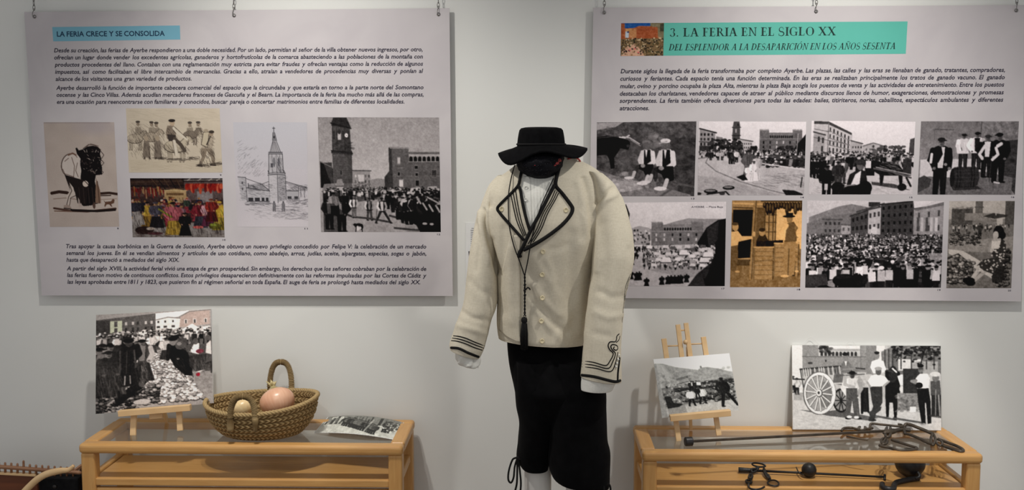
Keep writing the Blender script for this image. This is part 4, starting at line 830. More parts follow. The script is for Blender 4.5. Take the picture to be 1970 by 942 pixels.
def art_cart():
    a = Art((65, 176, 857, 625), 288, 162, 170, (1, .99, .98), seed=41)
    a.rect(65, 176, 122, 470, 198); a.rect(122, 176, 515, 320, 132); a.rect(207, 178, 432, 205, 200); a.rect(210, 195, 430, 208, 150); a.rect(207, 208, 432, 236, 170)
    for i in range(10): a.ell(225+i*20, 222, 7, 11, 60); a.rect(218+i*20, 222, 232+i*20, 234, 60)
    a.line([(122, 238), (515, 238)], 4, 96); a.rect(150, 268, 175, 278, 70); a.rect(243, 255, 249, 266, 50); a.line([(430, 180), (432, 300)], 3, 100); a.rect(460, 176, 515, 330, 124); a.rect(515, 176, 560, 320, 196)
    for i in range(16): a.ell(a.rnd.uniform(215, 275), a.rnd.uniform(178, 228), 12, 7, a.rnd.choice((44, 90)), .8)
    a.poly([(540, 210), (600, 180), (620, 300), (545, 300)], 116); a.rect(600, 178, 857, 330, 104); a.rect(630, 250, 760, 310, 190); a.rect(700, 260, 840, 330, 150)
    for x in (560, 580, 600, 645, 700, 780, 820): a.line([(x, 200), (x, 300)], 7, 70)
    for i in range(190): a.ell(a.rnd.uniform(600, 857), 178+abs(a.rnd.gauss(0, 36)), a.rnd.uniform(5, 14), a.rnd.uniform(3, 8), a.rnd.choice((30, 44, 60, 130)), .9)
    a.line([(770, 200), (745, 290)], 7, 40); a.line([(650, 210), (620, 260)], 4, 40)
    a.poly([(70, 470), (860, 480), (860, 625), (68, 615)], 182); a.noise(4, 12, (66, 500, 857, 625)); a.hatch(80, 540, 400, 610, 40, 150, .05, 50, 3, .4)
    for x, y in ((90, 440), (70, 430)): a.person(x, y, 90, 190, 40, None, 60, 90, wide=1.3)
    a.rect(70, 430, 120, 470, 110, .5); a.line([(70, 358), (130, 360)], 7, 50)
    # cart bed, rails
    a.poly([(115, 305), (320, 288), (450, 300), (450, 310), (330, 330), (120, 345)], 120); a.line([(108, 306), (320, 288)], 8, 56); a.line([(320, 290), (452, 302)], 6, 56)
    for i in range(17): a.line([(125+i*12, 304-i), (130+i*12, 345-i)], 4, a.rnd.choice((60, 200)))
    a.line([(110, 310), (125, 400)], 6, 70); a.poly([(290, 330), (340, 330), (330, 390), (280, 380)], 100)
    a.poly([(100, 520), (230, 530), (300, 520), (520, 560), (470, 575), (250, 550)], 70, .8)
    # wheels
    a.ell(325, 470, 44, 64, 40); a.ell(325, 470, 35, 54, 130)
    for i in range(10): t = i*.63; a.line([(325, 470), (325+35*math.cos(t), 470+54*math.sin(t))], 5, 36)
    a.ell(210, 432, 88, 114, 90); a.ell(212, 432, 84, 110, 206); a.ell(208, 432, 70, 95, 100); a.ell(209, 433, 67, 92, 146)
    a.ell(240, 440, 36, 70, 96, .7)
    for i in range(14): t = i*2*math.pi/14+.1; a.line([(209, 432), (209+69*math.cos(t), 432+94*math.sin(t))], 9, 80); a.line([(208, 431), (208+69*math.cos(t), 431+94*math.sin(t))], 6, 206)
    a.ell(210, 432, 18, 22, 90); a.ell(207, 430, 14, 18, 200); a.ell(206, 430, 6, 8, 60)
    a.line([(290, 380), (560, 370)], 7, 180); a.line([(300, 340), (450, 330)], 6, 90)
    # ox, mule
    a.poly([(560, 310), (600, 298), (640, 320), (640, 420), (625, 500), (620, 560), (606, 560), (600, 480), (582, 480), (578, 555), (564, 556), (560, 440)], 34); a.ell(602, 330, 24, 44, 50); a.line([(560, 305), (600, 318), (575, 310)], 8, 70)
    a.poly([(625, 340), (650, 330), (672, 340), (668, 385), (640, 388)], 214); a.ell(648, 408, 13, 16, 196); a.line([(620, 318), (600, 300)], 8, 206); a.line([(670, 322), (684, 300)], 8, 206); a.rect(655, 300, 760, 430, 56); a.rect(625, 430, 760, 520, 130); hillside_texture(a, 620, 440, 760, 525, 60, (90, 190, 60), 5, 14); a.rect(690, 500, 722, 530, 210)
    a.rect(430, 400, 470, 530, 44); a.line([(440, 410), (436, 535)], 12, 30); a.line([(465, 410), (470, 530)], 10, 36)
    # men
    a.poly([(325, 285), (340, 260), (368, 262), (392, 300), (380, 316), (330, 320)], 110); a.ell(352, 240, 13, 18, 120); a.ell(350, 224, 17, 9, 40); a.poly([(345, 262), (358, 262), (352, 290)], 206); a.line([(380, 270), (400, 300), (340, 306)], 9, 130)
    a.poly([(478, 306), (490, 262), (520, 250), (552, 260), (566, 306), (540, 325), (495, 325)], 214); a.ell(517, 232, 14, 20, 130); a.ell(517, 216, 14, 8, 44); a.line([(480, 300), (494, 330)], 10, 130)
    a.person(385, 568, 258, 186, 84, None, 34, 90, arms=170, wide=1.05, walk=.3, brim=.1); a.line([(350, 345), (345, 385), (395, 400)], 16, 160); a.line([(420, 345), (445, 385)], 13, 150); a.poly([(352, 405), (412, 405), (412, 560), (395, 560), (384, 470), (370, 558), (352, 558)], 84); a.ell(368, 556, 14, 7, 206); a.ell(406, 558, 14, 7, 206)
    a.poly([(462, 375), (486, 338), (520, 330), (560, 342), (582, 370), (556, 385), (545, 395), (480, 398)], 218); a.poly([(478, 396), (545, 394), (545, 480), (510, 540), (500, 575), (470, 570), (495, 500), (488, 470)], 62); a.poly([(470, 530), (540, 500), (535, 520), (480, 560)], 66); a.ell(525, 314, 16, 22, 96); a.ell(524, 300, 20, 10, 150); a.line([(465, 372), (480, 395)], 11, 150); a.line([(580, 368), (552, 392)], 11, 150); a.ell(490, 572, 22, 7, 60)
    a.poly([(722, 350), (745, 325), (785, 325), (795, 350), (790, 405), (730, 408)], 214); a.line([(725, 362), (700, 366), (745, 385)], 14, 130); a.line([(790, 350), (770, 390), (735, 388)], 16, 200); a.ell(740, 388, 20, 16, 36); a.ell(749, 300, 15, 22, 110); a.ell(748, 284, 17, 10, 30); a.line([(740, 300), (760, 300)], 4, 30)
    a.poly([(728, 405), (790, 402), (800, 470), (804, 588), (784, 590), (776, 480), (770, 480), (774, 588), (752, 590), (735, 480)], 34); a.ell(760, 592, 16, 6, 150); a.ell(797, 594, 12, 6, 190)
    a.poly([(800, 365), (850, 360), (857, 440), (800, 440)], 84); a.ell(828, 348, 18, 20, 110); a.ell(826, 328, 27, 13, 190); a.rect(805, 438, 857, 550, 50); a.line([(828, 410), (826, 550)], 5, 130); a.line([(843, 440), (850, 550)], 9, 130)
    for x0, y0, x1, y1 in ((480, 540, 620, 575), (600, 555, 760, 590), (790, 540, 857, 560)): a.poly([(x0, y0), (x1, y1-10), (x1, y1), (x0, y0+12)], 60, .75)
    a.noise(3.5, 4)
    return a

def art_street():
    a = Art((0, 0, 520, 150), 176, 52, 150, (1, 1, .96), seed=43)
    a.rect(0, 0, 520, 150, 150); a.poly([(0, 0), (520, 0), (520, 70), (0, 60)], 120); a.rect(40, 10, 120, 30, 190); a.rect(60, 34, 130, 52, 60)
    for i in range(60): x = a.rnd.uniform(0, 520); a.rect(x, a.rnd.uniform(5, 60), x+a.rnd.uniform(6, 20), 75, a.rnd.choice((60, 84, 170, 110)))
    a.poly([(0, 80), (520, 60), (520, 150), (0, 150)], 176); a.noise(8, 14, (0, 70, 520, 150))
    for i in range(15): a.person(150+i*16+a.rnd.uniform(-4, 4), 88+i*3.6, 76, a.rnd.choice((34, 60, 90)), 34, None, 60, 110, wide=1.7)
    for x in (430, 455): a.person(x, 112, 90, 50, 40, None, 50, 100, wide=1.5)
    a.lumps(lambda r: (r.uniform(420, 520), r.uniform(20, 100), r.random()), 70, 5, 10, (120, 170, 80)); a.line([(330, 30), (310, 130)], 14, 170, .6)
    a.noise(5, 6)
    return a
# ---------------------------------------------------------------- the room
def struct(name, lo, hi, m):
    b = MB(); b.box(lo, hi); o = b.build(name, m); o['kind'] = 'structure'; return o
struct('wall_back', (-3.2, 0.0, 0.0), (3.2, 0.15, 3.2), M['wall'])
struct('floor', (-3.2, -5.2, -0.1), (3.2, 0.15, 0.0), M['floor'])
struct('ceiling', (-3.2, -5.2, 3.2), (3.2, 0.15, 3.3), M['wall'])
struct('baseboard_back', (-3.2, -0.015, 0.0), (3.2, 0.0, 0.09), M['wood'])

# ---------------------------------------------------------------- lettering
_tc = bpy.data.curves.new('lettering', 'FONT'); _to = bpy.data.objects.new('lettering', _tc)
_cache = {}
def word_mesh(w, shear, bold, res=2):
    k = (w, shear, bold)
    if k not in _cache:
        _tc.body = w; _tc.size = 1; _tc.shear = shear; _tc.offset = bold; _tc.resolution_u = res; _tc.fill_mode = 'FRONT'
        me = _to.to_mesh()
        v = np.array([tuple(x.co) for x in me.vertices]); f = [tuple(p.vertices) for p in me.polygons]
        _to.to_mesh_clear(); _cache[k] = (v, f)
    return _cache[k]
def text_line(mb, line, L, R, size, plane, shear=0.2, bold=0.0, kx=None, gap_ref=0.26, ky=1.0):
    """sets the words of one line between two baseline pixels on a plane y=plane."""
    a, b = P(*L, plane), P(*R, plane); W = (b-a).length; d = (b-a)/W; up = Vector((-d.z, 0, d.x))
    ws = [word_mesh(w, shear, bold) for w in line.split()]
    wid = [v[:, 0].max()-v[:, 0].min() for v, f in ws]
    s = size
    if kx is None: kx = W/(s*(sum(wid)+gap_ref*(len(ws)-1)))
    gap = (W-s*kx*sum(wid))/max(len(ws)-1, 1); x = 0.0
    for (v, f), w in zip(ws, wid):
        q = (v[:, 0]-v[:, 0].min())*s*kx+x; r = v[:, 1]*s*ky
        mb.add([a+d*float(i)+up*float(j) for i, j in zip(q, r)], f); x += w*s*kx+gap
def paragraph(name, parent, lines, size, plane, m, **k):
    # common letter width for justified lines
    mb = MB()
    tot = []
    for t, L, R in lines:
        W = (P(*R, plane)-P(*L, plane)).length
        ws = [word_mesh(w, k.get('shear', .2), k.get('bold', 0)) for w in t.split()]
        tot.append(W/(size*(sum(v[:, 0].max()-v[:, 0].min() for v, f in ws)+.27*(len(ws)-1))))
    kx = min(tot) if len(tot) > 1 else tot[0]
    for t, L, R in lines: text_line(mb, t, L, R, size, plane, kx=kx, **k)
    return mb.build(name, m, parent, fixn=False)

# serif capitals drawn stroke by stroke: each glyph a list of polygons on a unit em (cap height 1)
def _ring(cx, cy, rx, ry, tk, tn, a0=0, a1=360, n=40):
    out = []; inn = []
    for i in range(n+1):
        t = math.radians(a0+(a1-a0)*i/n); w = tn+(tk-tn)*abs(math.cos(t))**1.3
        out.append((cx+rx*math.cos(t), cy+ry*math.sin(t))); inn.append((cx+(rx-w)*math.cos(t), cy+(ry-tn-(w-tn)*.15)*math.sin(t)))
    return [[out[i], out[i+1], inn[i+1], inn[i]] for i in range(n)]
def _st(x0, x1, y0=0, y1=1): return [(x0, y0), (x1, y0), (x1, y1), (x0, y1)]
def _ser(x0, x1, y): return _st(x0, x1, y, y+.06)
def _stem(x, t=.175, s=.09, y0=0, y1=1): return [_st(x, x+t, y0, y1), _ser(x-s, x+t+s, y0), _ser(x-s, x+t+s, y1-.045)]
def _diag(xa, ya, xb, yb, w): return [(xa, ya), (xa+w, ya), (xb+w, yb), (xb, yb)]
def glyph(c):
    K, N = .175, .075
    if c == 'I': return _stem(.1), .34
    if c == 'L': return _stem(.1)+[_st(.1, .58, 0, .05), [(.53, 0), (.6, 0), (.62, .27), (.585, .27), (.55, .05)]], .66
    if c in 'FE':
        g = _stem(.1)+[_st(.1, .56, .95, 1), [(.52, .95), (.57, 1), (.58, .76), (.55, .76)], _st(.2, .46, .49, .54), [(.44, .38), (.47, .38), (.47, .65), (.44, .65)]]
        if c == 'E': g += [_st(.1, .58, 0, .05), [(.53, 0), (.6, 0), (.62, .26), (.585, .26), (.55, .05)]]
        return g, .66 if c == 'E' else .62
    if c == 'A': return [_diag(.1, 0, .36, 1, N), _diag(.62, 0, .34, 1, K), _st(.2, .62, .33, .38), _ser(.0, .24, 0), _ser(.54, .86, 0)], .86
    if c == 'N': return [_st(.13, .13+N, 0, 1), _st(.7, .7+N, 0, 1), [(.1, 1), (.26, 1), (.755, 0), (.68, 0)], _ser(.02, .3, 0), _ser(.02, .2, .955), _ser(.6, .86, .955)], .88
    if c == 'X': return [_diag(.62, 0, .08, 1, K+.02), _diag(.1, 0, .66, 1, N), _ser(0, .27, 0), _ser(.54, .86, 0), _ser(0, .32, .955), _ser(.58, .84, .955)], .86
    if c == 'T': return _stem(.3)+[_st(.02, .72, .95, 1), [(.02, .75), (.05, .75), (.09, .95), (.02, 1)], [(.69, .75), (.72, .75), (.72, 1), (.65, .95)]], .74
    if c == 'O': return _ring(.45, .5, .42, .52, K, .04), .9
    if c == 'C': return _ring(.45, .5, .42, .52, K, .04, 48, 312)+[[(.69, .7), (.74, .68), (.76, 1), (.73, 1)], [(.72, .12), (.76, .22), (.74, .25), (.68, .17)]], .8
    if c == 'G': return _ring(.45, .5, .42, .52, K, .04, 48, 305)+[[(.69, .7), (.74, .68), (.76, 1), (.73, 1)], _st(.66, .79, .02, .42), _ser(.57, .86, .4)], .88
    if c == 'D': return _stem(.1)+_ring(.3, .5, .52, .5, K, .05, -90, 90)+[_st(.1, .31, 0, .05), _st(.1, .31, .95, 1)], .88
    if c in 'PR':
        g = _stem(.1)+_ring(.34, .74, .27, .26, .13, .05, -90, 90)+[_st(.1, .35, .95, 1), _st(.1, .35, .48, .53)]
        if c == 'R': g += [_diag(.64, 0, .34, .5, .15), _ser(.62, .86, 0)]
        return g, .82 if c == 'R' else .66
    if c == 'S':
        g = []; pts = []
        for i in range(49):
            t = i/48
            if t < .5: a = math.radians(50+t*2*220); pts.append((.31+.22*math.cos(a), .745+.265*math.sin(a), .05+.085*max(0, (t-.2)/.3)))
            else: a = math.radians(90-(t-.5)*2*230); pts.append((.31+.26*math.cos(a), .235+.255*math.sin(a), .135-.085*max(0, (t-.5)/.5)))
        pts = pts[:24]+pts[26:]
        for (x, y, w), (x2, y2, w2) in zip(pts[:-1], pts[1:]):
            dx, dy = x2-x, y2-y; l = math.hypot(dx, dy)+1e-9; nx, ny = -dy/l, dx/l
            g.append([(x+nx*w/2, y+ny*w/2), (x-nx*w/2, y-ny*w/2), (x2-nx*w2/2, y2-ny*w2/2), (x2+nx*w2/2, y2+ny*w2/2)])
        return g+[[(.47, .9), (.5, .72), (.53, .72), (.51, 1)], [(.05, 0), (.08, 0), (.1, .2), (.05, .28)]], .64
    if c == '3': return _ring(.28, .76, .23, .24, .12, .05, -70, 165)+_ring(.27, .26, .28, .27, .14, .05, -165, 78), .62
    if c == '.': return [[(.1+.075*math.cos(i*.524), .07+.075*math.sin(i*.524)) for i in range(12)]], .28
    return [], .3
def serif_line(mb, text, L, R, cap, plane, slant=0.0, squeeze=1.0):
    a, b = P(*L, plane), P(*R, plane); W = (b-a).length; d = (b-a)/W; up = Vector((-d.z, 0, d.x))
    g = []; x = 0.0
    for ch in text:
        base = {'Ó': 'O', 'Ñ': 'N'}.get(ch, ch)
        if ch == ' ': x += .34; continue
        ps, adv = glyph(base); ps = list(ps)
        if ch == 'Ó': ps = ps+[[(.42, 1.08), (.5, 1.08), (.62, 1.3), (.5, 1.3)]]
        if ch == 'Ñ': ps = ps+[[(.22, 1.1), (.32, 1.2), (.44, 1.14), (.6, 1.2), (.6, 1.27), (.44, 1.22), (.32, 1.28), (.2, 1.16)]]
        g.append((x, ps)); x += adv+.07
    k = W/(x-.07)
    for x0, ps in g:
        for p in ps:
            if len(p) < 3: continue
            ar = sum(p[i][0]*p[(i+1) % len(p)][1]-p[(i+1) % len(p)][0]*p[i][1] for i in range(len(p)))
            if ar < 0: p = p[::-1]
            mb.add([a+d*((x0+u)*k+slant*v*cap)+up*(v*cap) for u, v in p], [tuple(range(len(p)))])

# ---------------------------------------------------------------- the two hanging panels
PY = -0.028                      # front face of the panels
def flat_quad(name, corners, off, m, parent):
    mb = MB(); c = [P(x, y, PY) for x, y in corners]; mb.add([p+Vector((0, -off, 0)) for p in c], [(0, 3, 2, 1)])
    return mb.build(name, m, parent, fixn=False)
def panel(corners, label, bulge=0.0):
    c = [P(x, y, PY) for x, y in corners]
    t = thing('exhibition_panel', ((c[0]+c[2])/2).to_tuple(), label, 'panel')
    mb = MB(); n = 24
    for i in range(n):          # thin foam board, front, back and rims
        for j in (0, 1): pass
    u = [i/n for i in range(n+1)]
    top = [c[0].lerp(c[1], s) for s in u]; bot = [c[3].lerp(c[2], s) for s in u]
    bk = Vector((0, 0.006, 0))
    V = top+bot+[p+bk for p in top]+[p+bk for p in bot]; m = n+1
    Fc = []
    for i in range(n):
        Fc += [(i, m+i, m+i+1, i+1), (2*m+i, 2*m+i+1, 3*m+i+1, 3*m+i), (i, i+1, 2*m+i+1, 2*m+i), (m+i, 3*m+i, 3*m+i+1, m+i+1)]
    Fc += [(0, 2*m, 3*m, m), (n, m+n, 3*m+n, 2*m+n)]
    mb.add(V, Fc); o = mb.build('foam_board', M['paper'], t)
    return t
def printed(t, quad, art, label, off=0.0004):
    cs = [P(x, y, PY)+Vector((0, -off, 0)) for x, y in quad]
    o = print_grid(cs, art, 'printed_photograph', t, M['print']); o['label'] = label; return o
def caption(t, txt, x, y):
    mb = MB(); text_line(mb, txt, (x-3 if len(txt) > 1 else x-1.5, y+2), (x+3 if len(txt) > 1 else x+1.5, y+2), 0.0085, PY-0.0006, shear=0, bold=.01)
    mb.build('picture_number', M['ink'], t, fixn=False)
def eyelet(t, x, y):
    c = P(x, y, PY); mb = MB()
    mb.lathe([(0.0035, 0), (0.0065, 0.0005), (0.0068, 0.0018), (0.0045, 0.0022), (0.0035, 0.0012)], c, (0, -1, 0), 16)
    mb.build('eyelet', M['steel'], t, smooth=True)
def chain(x, y, label, links=1):
    c = P(x, y, PY)+Vector((0, -0.004, 0))
    t = thing('hanging_chain', c.to_tuple(), label, 'chain', None)
    hk = MB(); hk.tube(smooth_path([c+Vector((0, 0.012, 0.001)), c+Vector((0, 0.0, -0.004)), c+Vector((-.003, -0.006, 0.004)), c+Vector((-.002, -0.004, 0.016)), c+Vector((0.002, 0.002, 0.026)), c+Vector((0.001, 0.006, 0.03)), c+Vector((-0.003, 0.004, 0.028))], 5), 0.0014, 6)
    hk.build('hook', M['steel'], t, smooth=True)
    lk = MB(); z = c.z+0.033; i = 0; zt = 3.2
    while z < zt-0.01:
        pts = []
        for k in range(12):
            a = 2*math.pi*k/12; u = 0.0042*math.cos(a); v = 0.0105*math.sin(a)
            pts.append(Vector((c.x+(u if i % 2 == 0 else 0), c.y+0.002+(0 if i % 2 == 0 else u), z+v)))
        lk.tube(pts, 0.0013, 5, closed=True); z += 0.0165; i += 1
    lk.build('links', M['steel'], t, smooth=True)

BT = PY-0.0003
pl = panel([(46.5, 23), (864.5, 15.5), (871, 569), (80.3, 568)], 'pinkish grey text panel headed LA FERIA CRECE Y SE CONSOLIDA, hanging from chains')
flat_quad('heading_band', [(100.5, 52), (346, 49), (347, 76), (102.5, 79.5)], 0.0003, M['blueband'], pl)
paragraph('heading_text', pl, [('LA FERIA CRECE Y SE CONSOLIDA', (109.5, 70.2), (317, 68.8))], 0.0268, PY-0.0008, M['navy'], shear=0, bold=.018)
BODY = 0.0207
paragraph('text_block', pl, [
 ('Desde su creación, las ferias de Ayerbe respondieron a una doble necesidad. Por un lado, permitían al señor de la villa obtener nuevos ingresos, por otro,', (104, 100.6), (812.9, 98.6)),
 ('ofrecían un lugar donde vender los excedentes agrícolas, ganaderos y hortofrutícolas de la comarca abasteciendo a las poblaciones de la montaña con', (104.3, 114.2), (813.4, 112.3)),
 ('productos procedentes del llano. Contaban con una reglamentación muy estricta para evitar fraudes y ofrecían ventajas como la reducción de algunos', (105.3, 128), (813.8, 126.2)),
 ('impuestos, así como facilitaban el libre intercambio de mercancías. Gracias a ello, atraían a vendedores de procedencias muy diversas y ponían al', (106, 141.8), (814, 140)),
 ('alcance de los visitantes una gran variedad de productos.', (107, 155.5), (368.5, 154.6))], BODY, PY-0.0006, M['ink'], bold=.017, ky=1.07)
paragraph('text_block', pl, [
 ('Ayerbe desarrolló la función de importante cabecera comercial del espacio que la circundaba y que estaría en torno a la parte norte del Somontano', (108, 172.6), (814.8, 171.4)),
 ('oscense y las Cinco Villas. Además acudían mercaderes franceses de Gascuña y el Bearn. La importancia de la feria iba mucho más allá de las compras,', (108.8, 186), (815, 185.2)),
 ('era una ocasión para reencontrarse con familiares y conocidos, buscar pareja o concertar matrimonios entre familias de diferentes localidades.', (109.5, 199.5), (778, 198.8))], BODY, PY-0.0006, M['ink'], bold=.017, ky=1.07)
paragraph('text_block', pl, [
 ('Tras apoyar la causa borbónica en la Guerra de Sucesión, Ayerbe obtuvo un nuevo privilegio concedido por Felipe V: la celebración de un mercado', (127.2, 477), (820, 477.6)),
 ('semanal los jueves. En él se vendían alimentos y artículos de uso cotidiano, como abadejo, arroz, judías, aceite, alpargatas, especias, sogas o jabón,', (127.3, 490), (820, 491)),
 ('hasta que desapareció a mediados del siglo XIX.', (127.8, 503), (344.6, 503.2))], BODY, PY-0.0006, M['ink'], bold=.017, ky=1.07)
paragraph('text_block', pl, [
 ('A partir del siglo XVIII, la actividad ferial vivió una etapa de gran prosperidad. Sin embargo, los derechos que los señores cobraban por la celebración de', (128.5, 519.6), (820, 520.4)),
 ('las ferias fueron motivo de continuos conflictos. Estos privilegios desaparecieron definitivamente con las reformas impulsadas por las Cortes de Cádiz y', (129, 532.3), (820.3, 533.4)),
 ('las leyes aprobadas entre 1811 y 1823, que pusieron fin al régimen señorial en toda España. El auge de feria se prolongó hasta mediados del siglo XX.', (129.6, 545.3), (808.5, 546.2))], BODY, PY-0.0006, M['ink'], bold=.017, ky=1.07)
printed(pl, [(83.8, 235), (219.6, 234.8), (229.4, 435.7), (96.3, 436.3)], art_bundle(), 'tan ink drawing of a stooped porter and a small dog')
printed(pl, [(242.2, 208.3), (422.4, 208.3), (428, 331.7), (248.2, 331.7)], art_riders(), 'sepia engraving of riders and porters')
printed(pl, [(250.2, 342.7), (428, 342.7), (432.2, 456.2), (255.3, 456.2)], art_stalls(), 'coloured picture of a crowded market stall')
printed(pl, [(448.4, 235), (590.5, 235), (593, 436), (457, 436)], art_sketch(), 'line sketch of a church tower')
printed(pl, [(611.3, 225.3), (844.7, 225.9), (848, 446), (617.6, 446)], art_square(), 'grey photograph of a crowded square with a clock tower')
for n, x, y in (('8', 227, 438.5), ('9', 424.5, 336), ('10', 431, 460.5), ('11', 589, 439), ('12', 844, 450)): caption(pl, n, x, y)
for x, y in ((66.5, 32), (450.5, 29.5), (843.5, 27.5)): eyelet(pl, x, y)

pr = panel([(1141.5, 14.5), (1972, 9.6), (1964.7, 579.5), (1131, 572.5)], 'pinkish grey panel headed 3. LA FERIA EN EL SIGLO XX on a green band')
printed(pr, [(1195, 44.6), (1277.5, 44), (1276, 107), (1194, 107.8)], art_header(), 'small colour picture of a flock before orange houses', 0.0005)
flat_quad('heading_band', [(1277.3, 44), (1746, 41.2), (1742.5, 103.5), (1276, 107)], 0.0003, M['greenband'], pr)
mb = MB(); serif_line(mb, '3. LA FERIA EN EL SIGLO XX', (1288.6, 70.3), (1607.8, 67.8), 0.0305, PY-0.0008); mb.build('heading_text', M['greenink'], pr, fixn=False)
mb = MB(); serif_line(mb, 'DEL ESPLENDOR A LA DESAPARICIÓN EN LOS AÑOS SESENTA', (1286, 97), (1722, 94.2), 0.0232, PY-0.0008, slant=.24); mb.build('subheading_text', M['greenink'], pr, fixn=False)
paragraph('text_block', pr, [
 ('Durante siglos la llegada de la feria transformaba por completo Ayerbe. Las plazas, las calles y las eras se llenaban de ganado, tratantes, compradores,', (1194, 140.8), (1933.3, 138)),
 ('curiosos y feriantes. Cada espacio tenía una función determinada. En las eras se realizaban principalmente los tratos de ganado vacuno. El ganado', (1193.2, 155), (1933, 152.2)),
 ('mular, ovino y porcino ocupaba la plaza Alta, mientras la plaza Baja acogía los puestos de venta y las actividades de entretenimiento. Entre los puestos', (1192.8, 169.4), (1931.8, 166.3)),
 ('destacaban los charlatanes, vendedores capaces de atraer al público mediante discursos llenos de humor, exageraciones, demostraciones y promesas', (1192.4, 183.8), (1931, 181.2)),
 ('sorprendentes. La feria también ofrecía diversiones para todas las edades: bailes, titiriteros, norias, caballitos, espectáculos ambulantes y diferentes', (1192, 197.5), (1930, 195.4)),
 ('atracciones.', (1192, 211.8), (1248.6, 211.6))], BODY*1.03, PY-0.0006, M['ink'], bold=.019, ky=1.07)
for q, a, l in (
 ([(1148.2, 235.3), (1339.8, 233.3), (1335.4, 377.3), (1147.4, 377.3)], art_resting, 'grey photograph of two seated men beside an ox'),
 ([(1344.6, 233.3), (1551, 234), (1546.7, 375.3), (1341.8, 375.3)], art_plaza, 'grey photograph of a sunny square with a palace'),
 ([(1561.5, 232), (1761, 234), (1755, 374), (1555.8, 373.7)], art_mules, 'grey photograph of riders and a mule in a street'),
 ([(1772, 233.3), (1960.3, 233.3), (1952.3, 374.5), (1765, 374)], art_barrel, 'grey photograph of five men in berets around a barrel'),
 ([(1172, 390), (1397, 387.6), (1394.2, 550), (1168, 550)], art_postcard, 'pale postcard view of a market below a palace'),
 ([(1408.4, 385.4), (1543.5, 385.4), (1539.4, 552), (1404.3, 552)], art_butcher, 'sepia photograph of a stall of wooden crates'),
 ([(1553, 385.4), (1816, 386.6), (1810, 553), (1549, 553)], art_cattle_fair, 'grey photograph of a packed cattle fair'),
 ([(1826.4, 386.6), (1952.3, 386), (1945.4, 554), (1820.4, 554)], art_onion_seller, 'grey photograph of a seated woman beside heaps of onions')): printed(pr, q, a(), l)
for n, x, y in (('13', 1333, 381.3), ('14', 1543.5, 379), ('15', 1752.5, 379), ('16', 1948.5, 378.5), ('17', 1391, 554.3), ('18', 1536.5, 556), ('19', 1806.5, 557), ('20', 1942, 558)): caption(pr, n, x, y)
mb = MB(); text_line(mb, 'AYERBE. – Plaza Baja', (1330, 399.5), (1391, 399.3), 0.0095, PY-0.0008, shear=0, bold=.004); mb.build('postcard_caption', M['ink'], pr, fixn=False)
for x, y in ((1162.5, 24), (1570, 22), (1955, 20)): eyelet(pr, x, y)
for x, y, l in ((66.5, 32, 'zinc chain at the dim outer corner of the panel headed LA FERIA CRECE'), (450.5, 29.5, 'zinc chain at the middle of the panel headed LA FERIA CRECE'), (843.5, 27.5, 'zinc chain at the corner of the LA FERIA CRECE panel nearest the hat'),
                (1162.5, 24, 'zinc chain at the corner of the green-headed panel nearest the hat'), (1570, 22, 'zinc chain at the middle of the panel with the green heading'), (1955, 20, 'zinc chain at the outer corner of the panel with the green heading')):
    chain(x, y, l)

# info sheet on the wall behind the jacket
c = [P(x, y, -0.002) for x, y in ((896, 428), (975, 428), (975, 545), (896, 545))]
sh = thing('info_sheet', ((c[0]+c[2])/2).to_tuple(), 'small white text sheet on the wall, half hidden by the jacket sleeve', 'sheet')
mb = MB(); mb.prism(c, (0, 0.0015, 0)); mb.build('paper', M['edge'], sh)
mb = MB()
for i in range(11):
    y = 439+i*3.6; a, b = P(905.5 if i else 907, y, -0.0026), P(960, y, -0.0026); h = Vector((0, 0, 0.0008))
    mb.add([a-h, b-h, b+h, a+h], [(0, 1, 2, 3)])
a = [P(x, y, -0.0026) for x, y in ((901, 483), (907, 483), (905, 493), (902, 493))]; mb.add(a, [(0, 3, 2, 1)])
mb.build('printed_lines', M['ink'], sh, fixn=False)
# ---------------------------------------------------------------- glass-topped display tables
M['glass'] = None
def glass_mat():
    m, nt, b = nodes_of('greenish_glass')
    b.inputs['Base Color'].default_value = (0.80, 0.90, 0.86, 1); b.inputs['Roughness'].default_value = 0.02
    b.inputs['Transmission Weight'].default_value = 1.0; b.inputs['IOR'].default_value = 1.5
    tr = nt.nodes.new('ShaderNodeBsdfTransparent'); tr.inputs[0].default_value = (0.97, 0.98, 0.965, 1)
    gl = nt.nodes.new('ShaderNodeBsdfGlossy'); gl.inputs['Roughness'].default_value = 0.05; gl.inputs[0].default_value = (0.97, 1, 0.975, 1)
    fr = nt.nodes.new('ShaderNodeFresnel'); fr.inputs[0].default_value = 1.65
    ge = nt.nodes.new('ShaderNodeNewGeometry'); sb = nt.nodes.new('ShaderNodeMath'); sb.operation = 'SUBTRACT'; sb.inputs[0].default_value = 1; nt.links.new(ge.outputs['Backfacing'], sb.inputs[1])
    ml = nt.nodes.new('ShaderNodeMath'); ml.operation = 'MULTIPLY'; nt.links.new(fr.outputs[0], ml.inputs[0]); nt.links.new(sb.outputs[0], ml.inputs[1])
    mx = nt.nodes.new('ShaderNodeMixShader'); nt.links.new(ml.outputs[0], mx.inputs[0]); nt.links.new(tr.outputs[0], mx.inputs[1]); nt.links.new(gl.outputs[0], mx.inputs[2])
    df = nt.nodes.new('ShaderNodeBsdfDiffuse'); df.inputs[0].default_value = (0.45, 0.42, 0.37, 1)      # pale haze put into the glass as a diffuse share
    m2 = nt.nodes.new('ShaderNodeMixShader'); m2.inputs[0].default_value = 0.03; nt.links.new(mx.outputs[0], m2.inputs[1]); nt.links.new(df.outputs[0], m2.inputs[2])
    nt.links.new(m2.outputs[0], nt.nodes['Material Output'].inputs[0]); return m
M['glass'] = glass_mat()
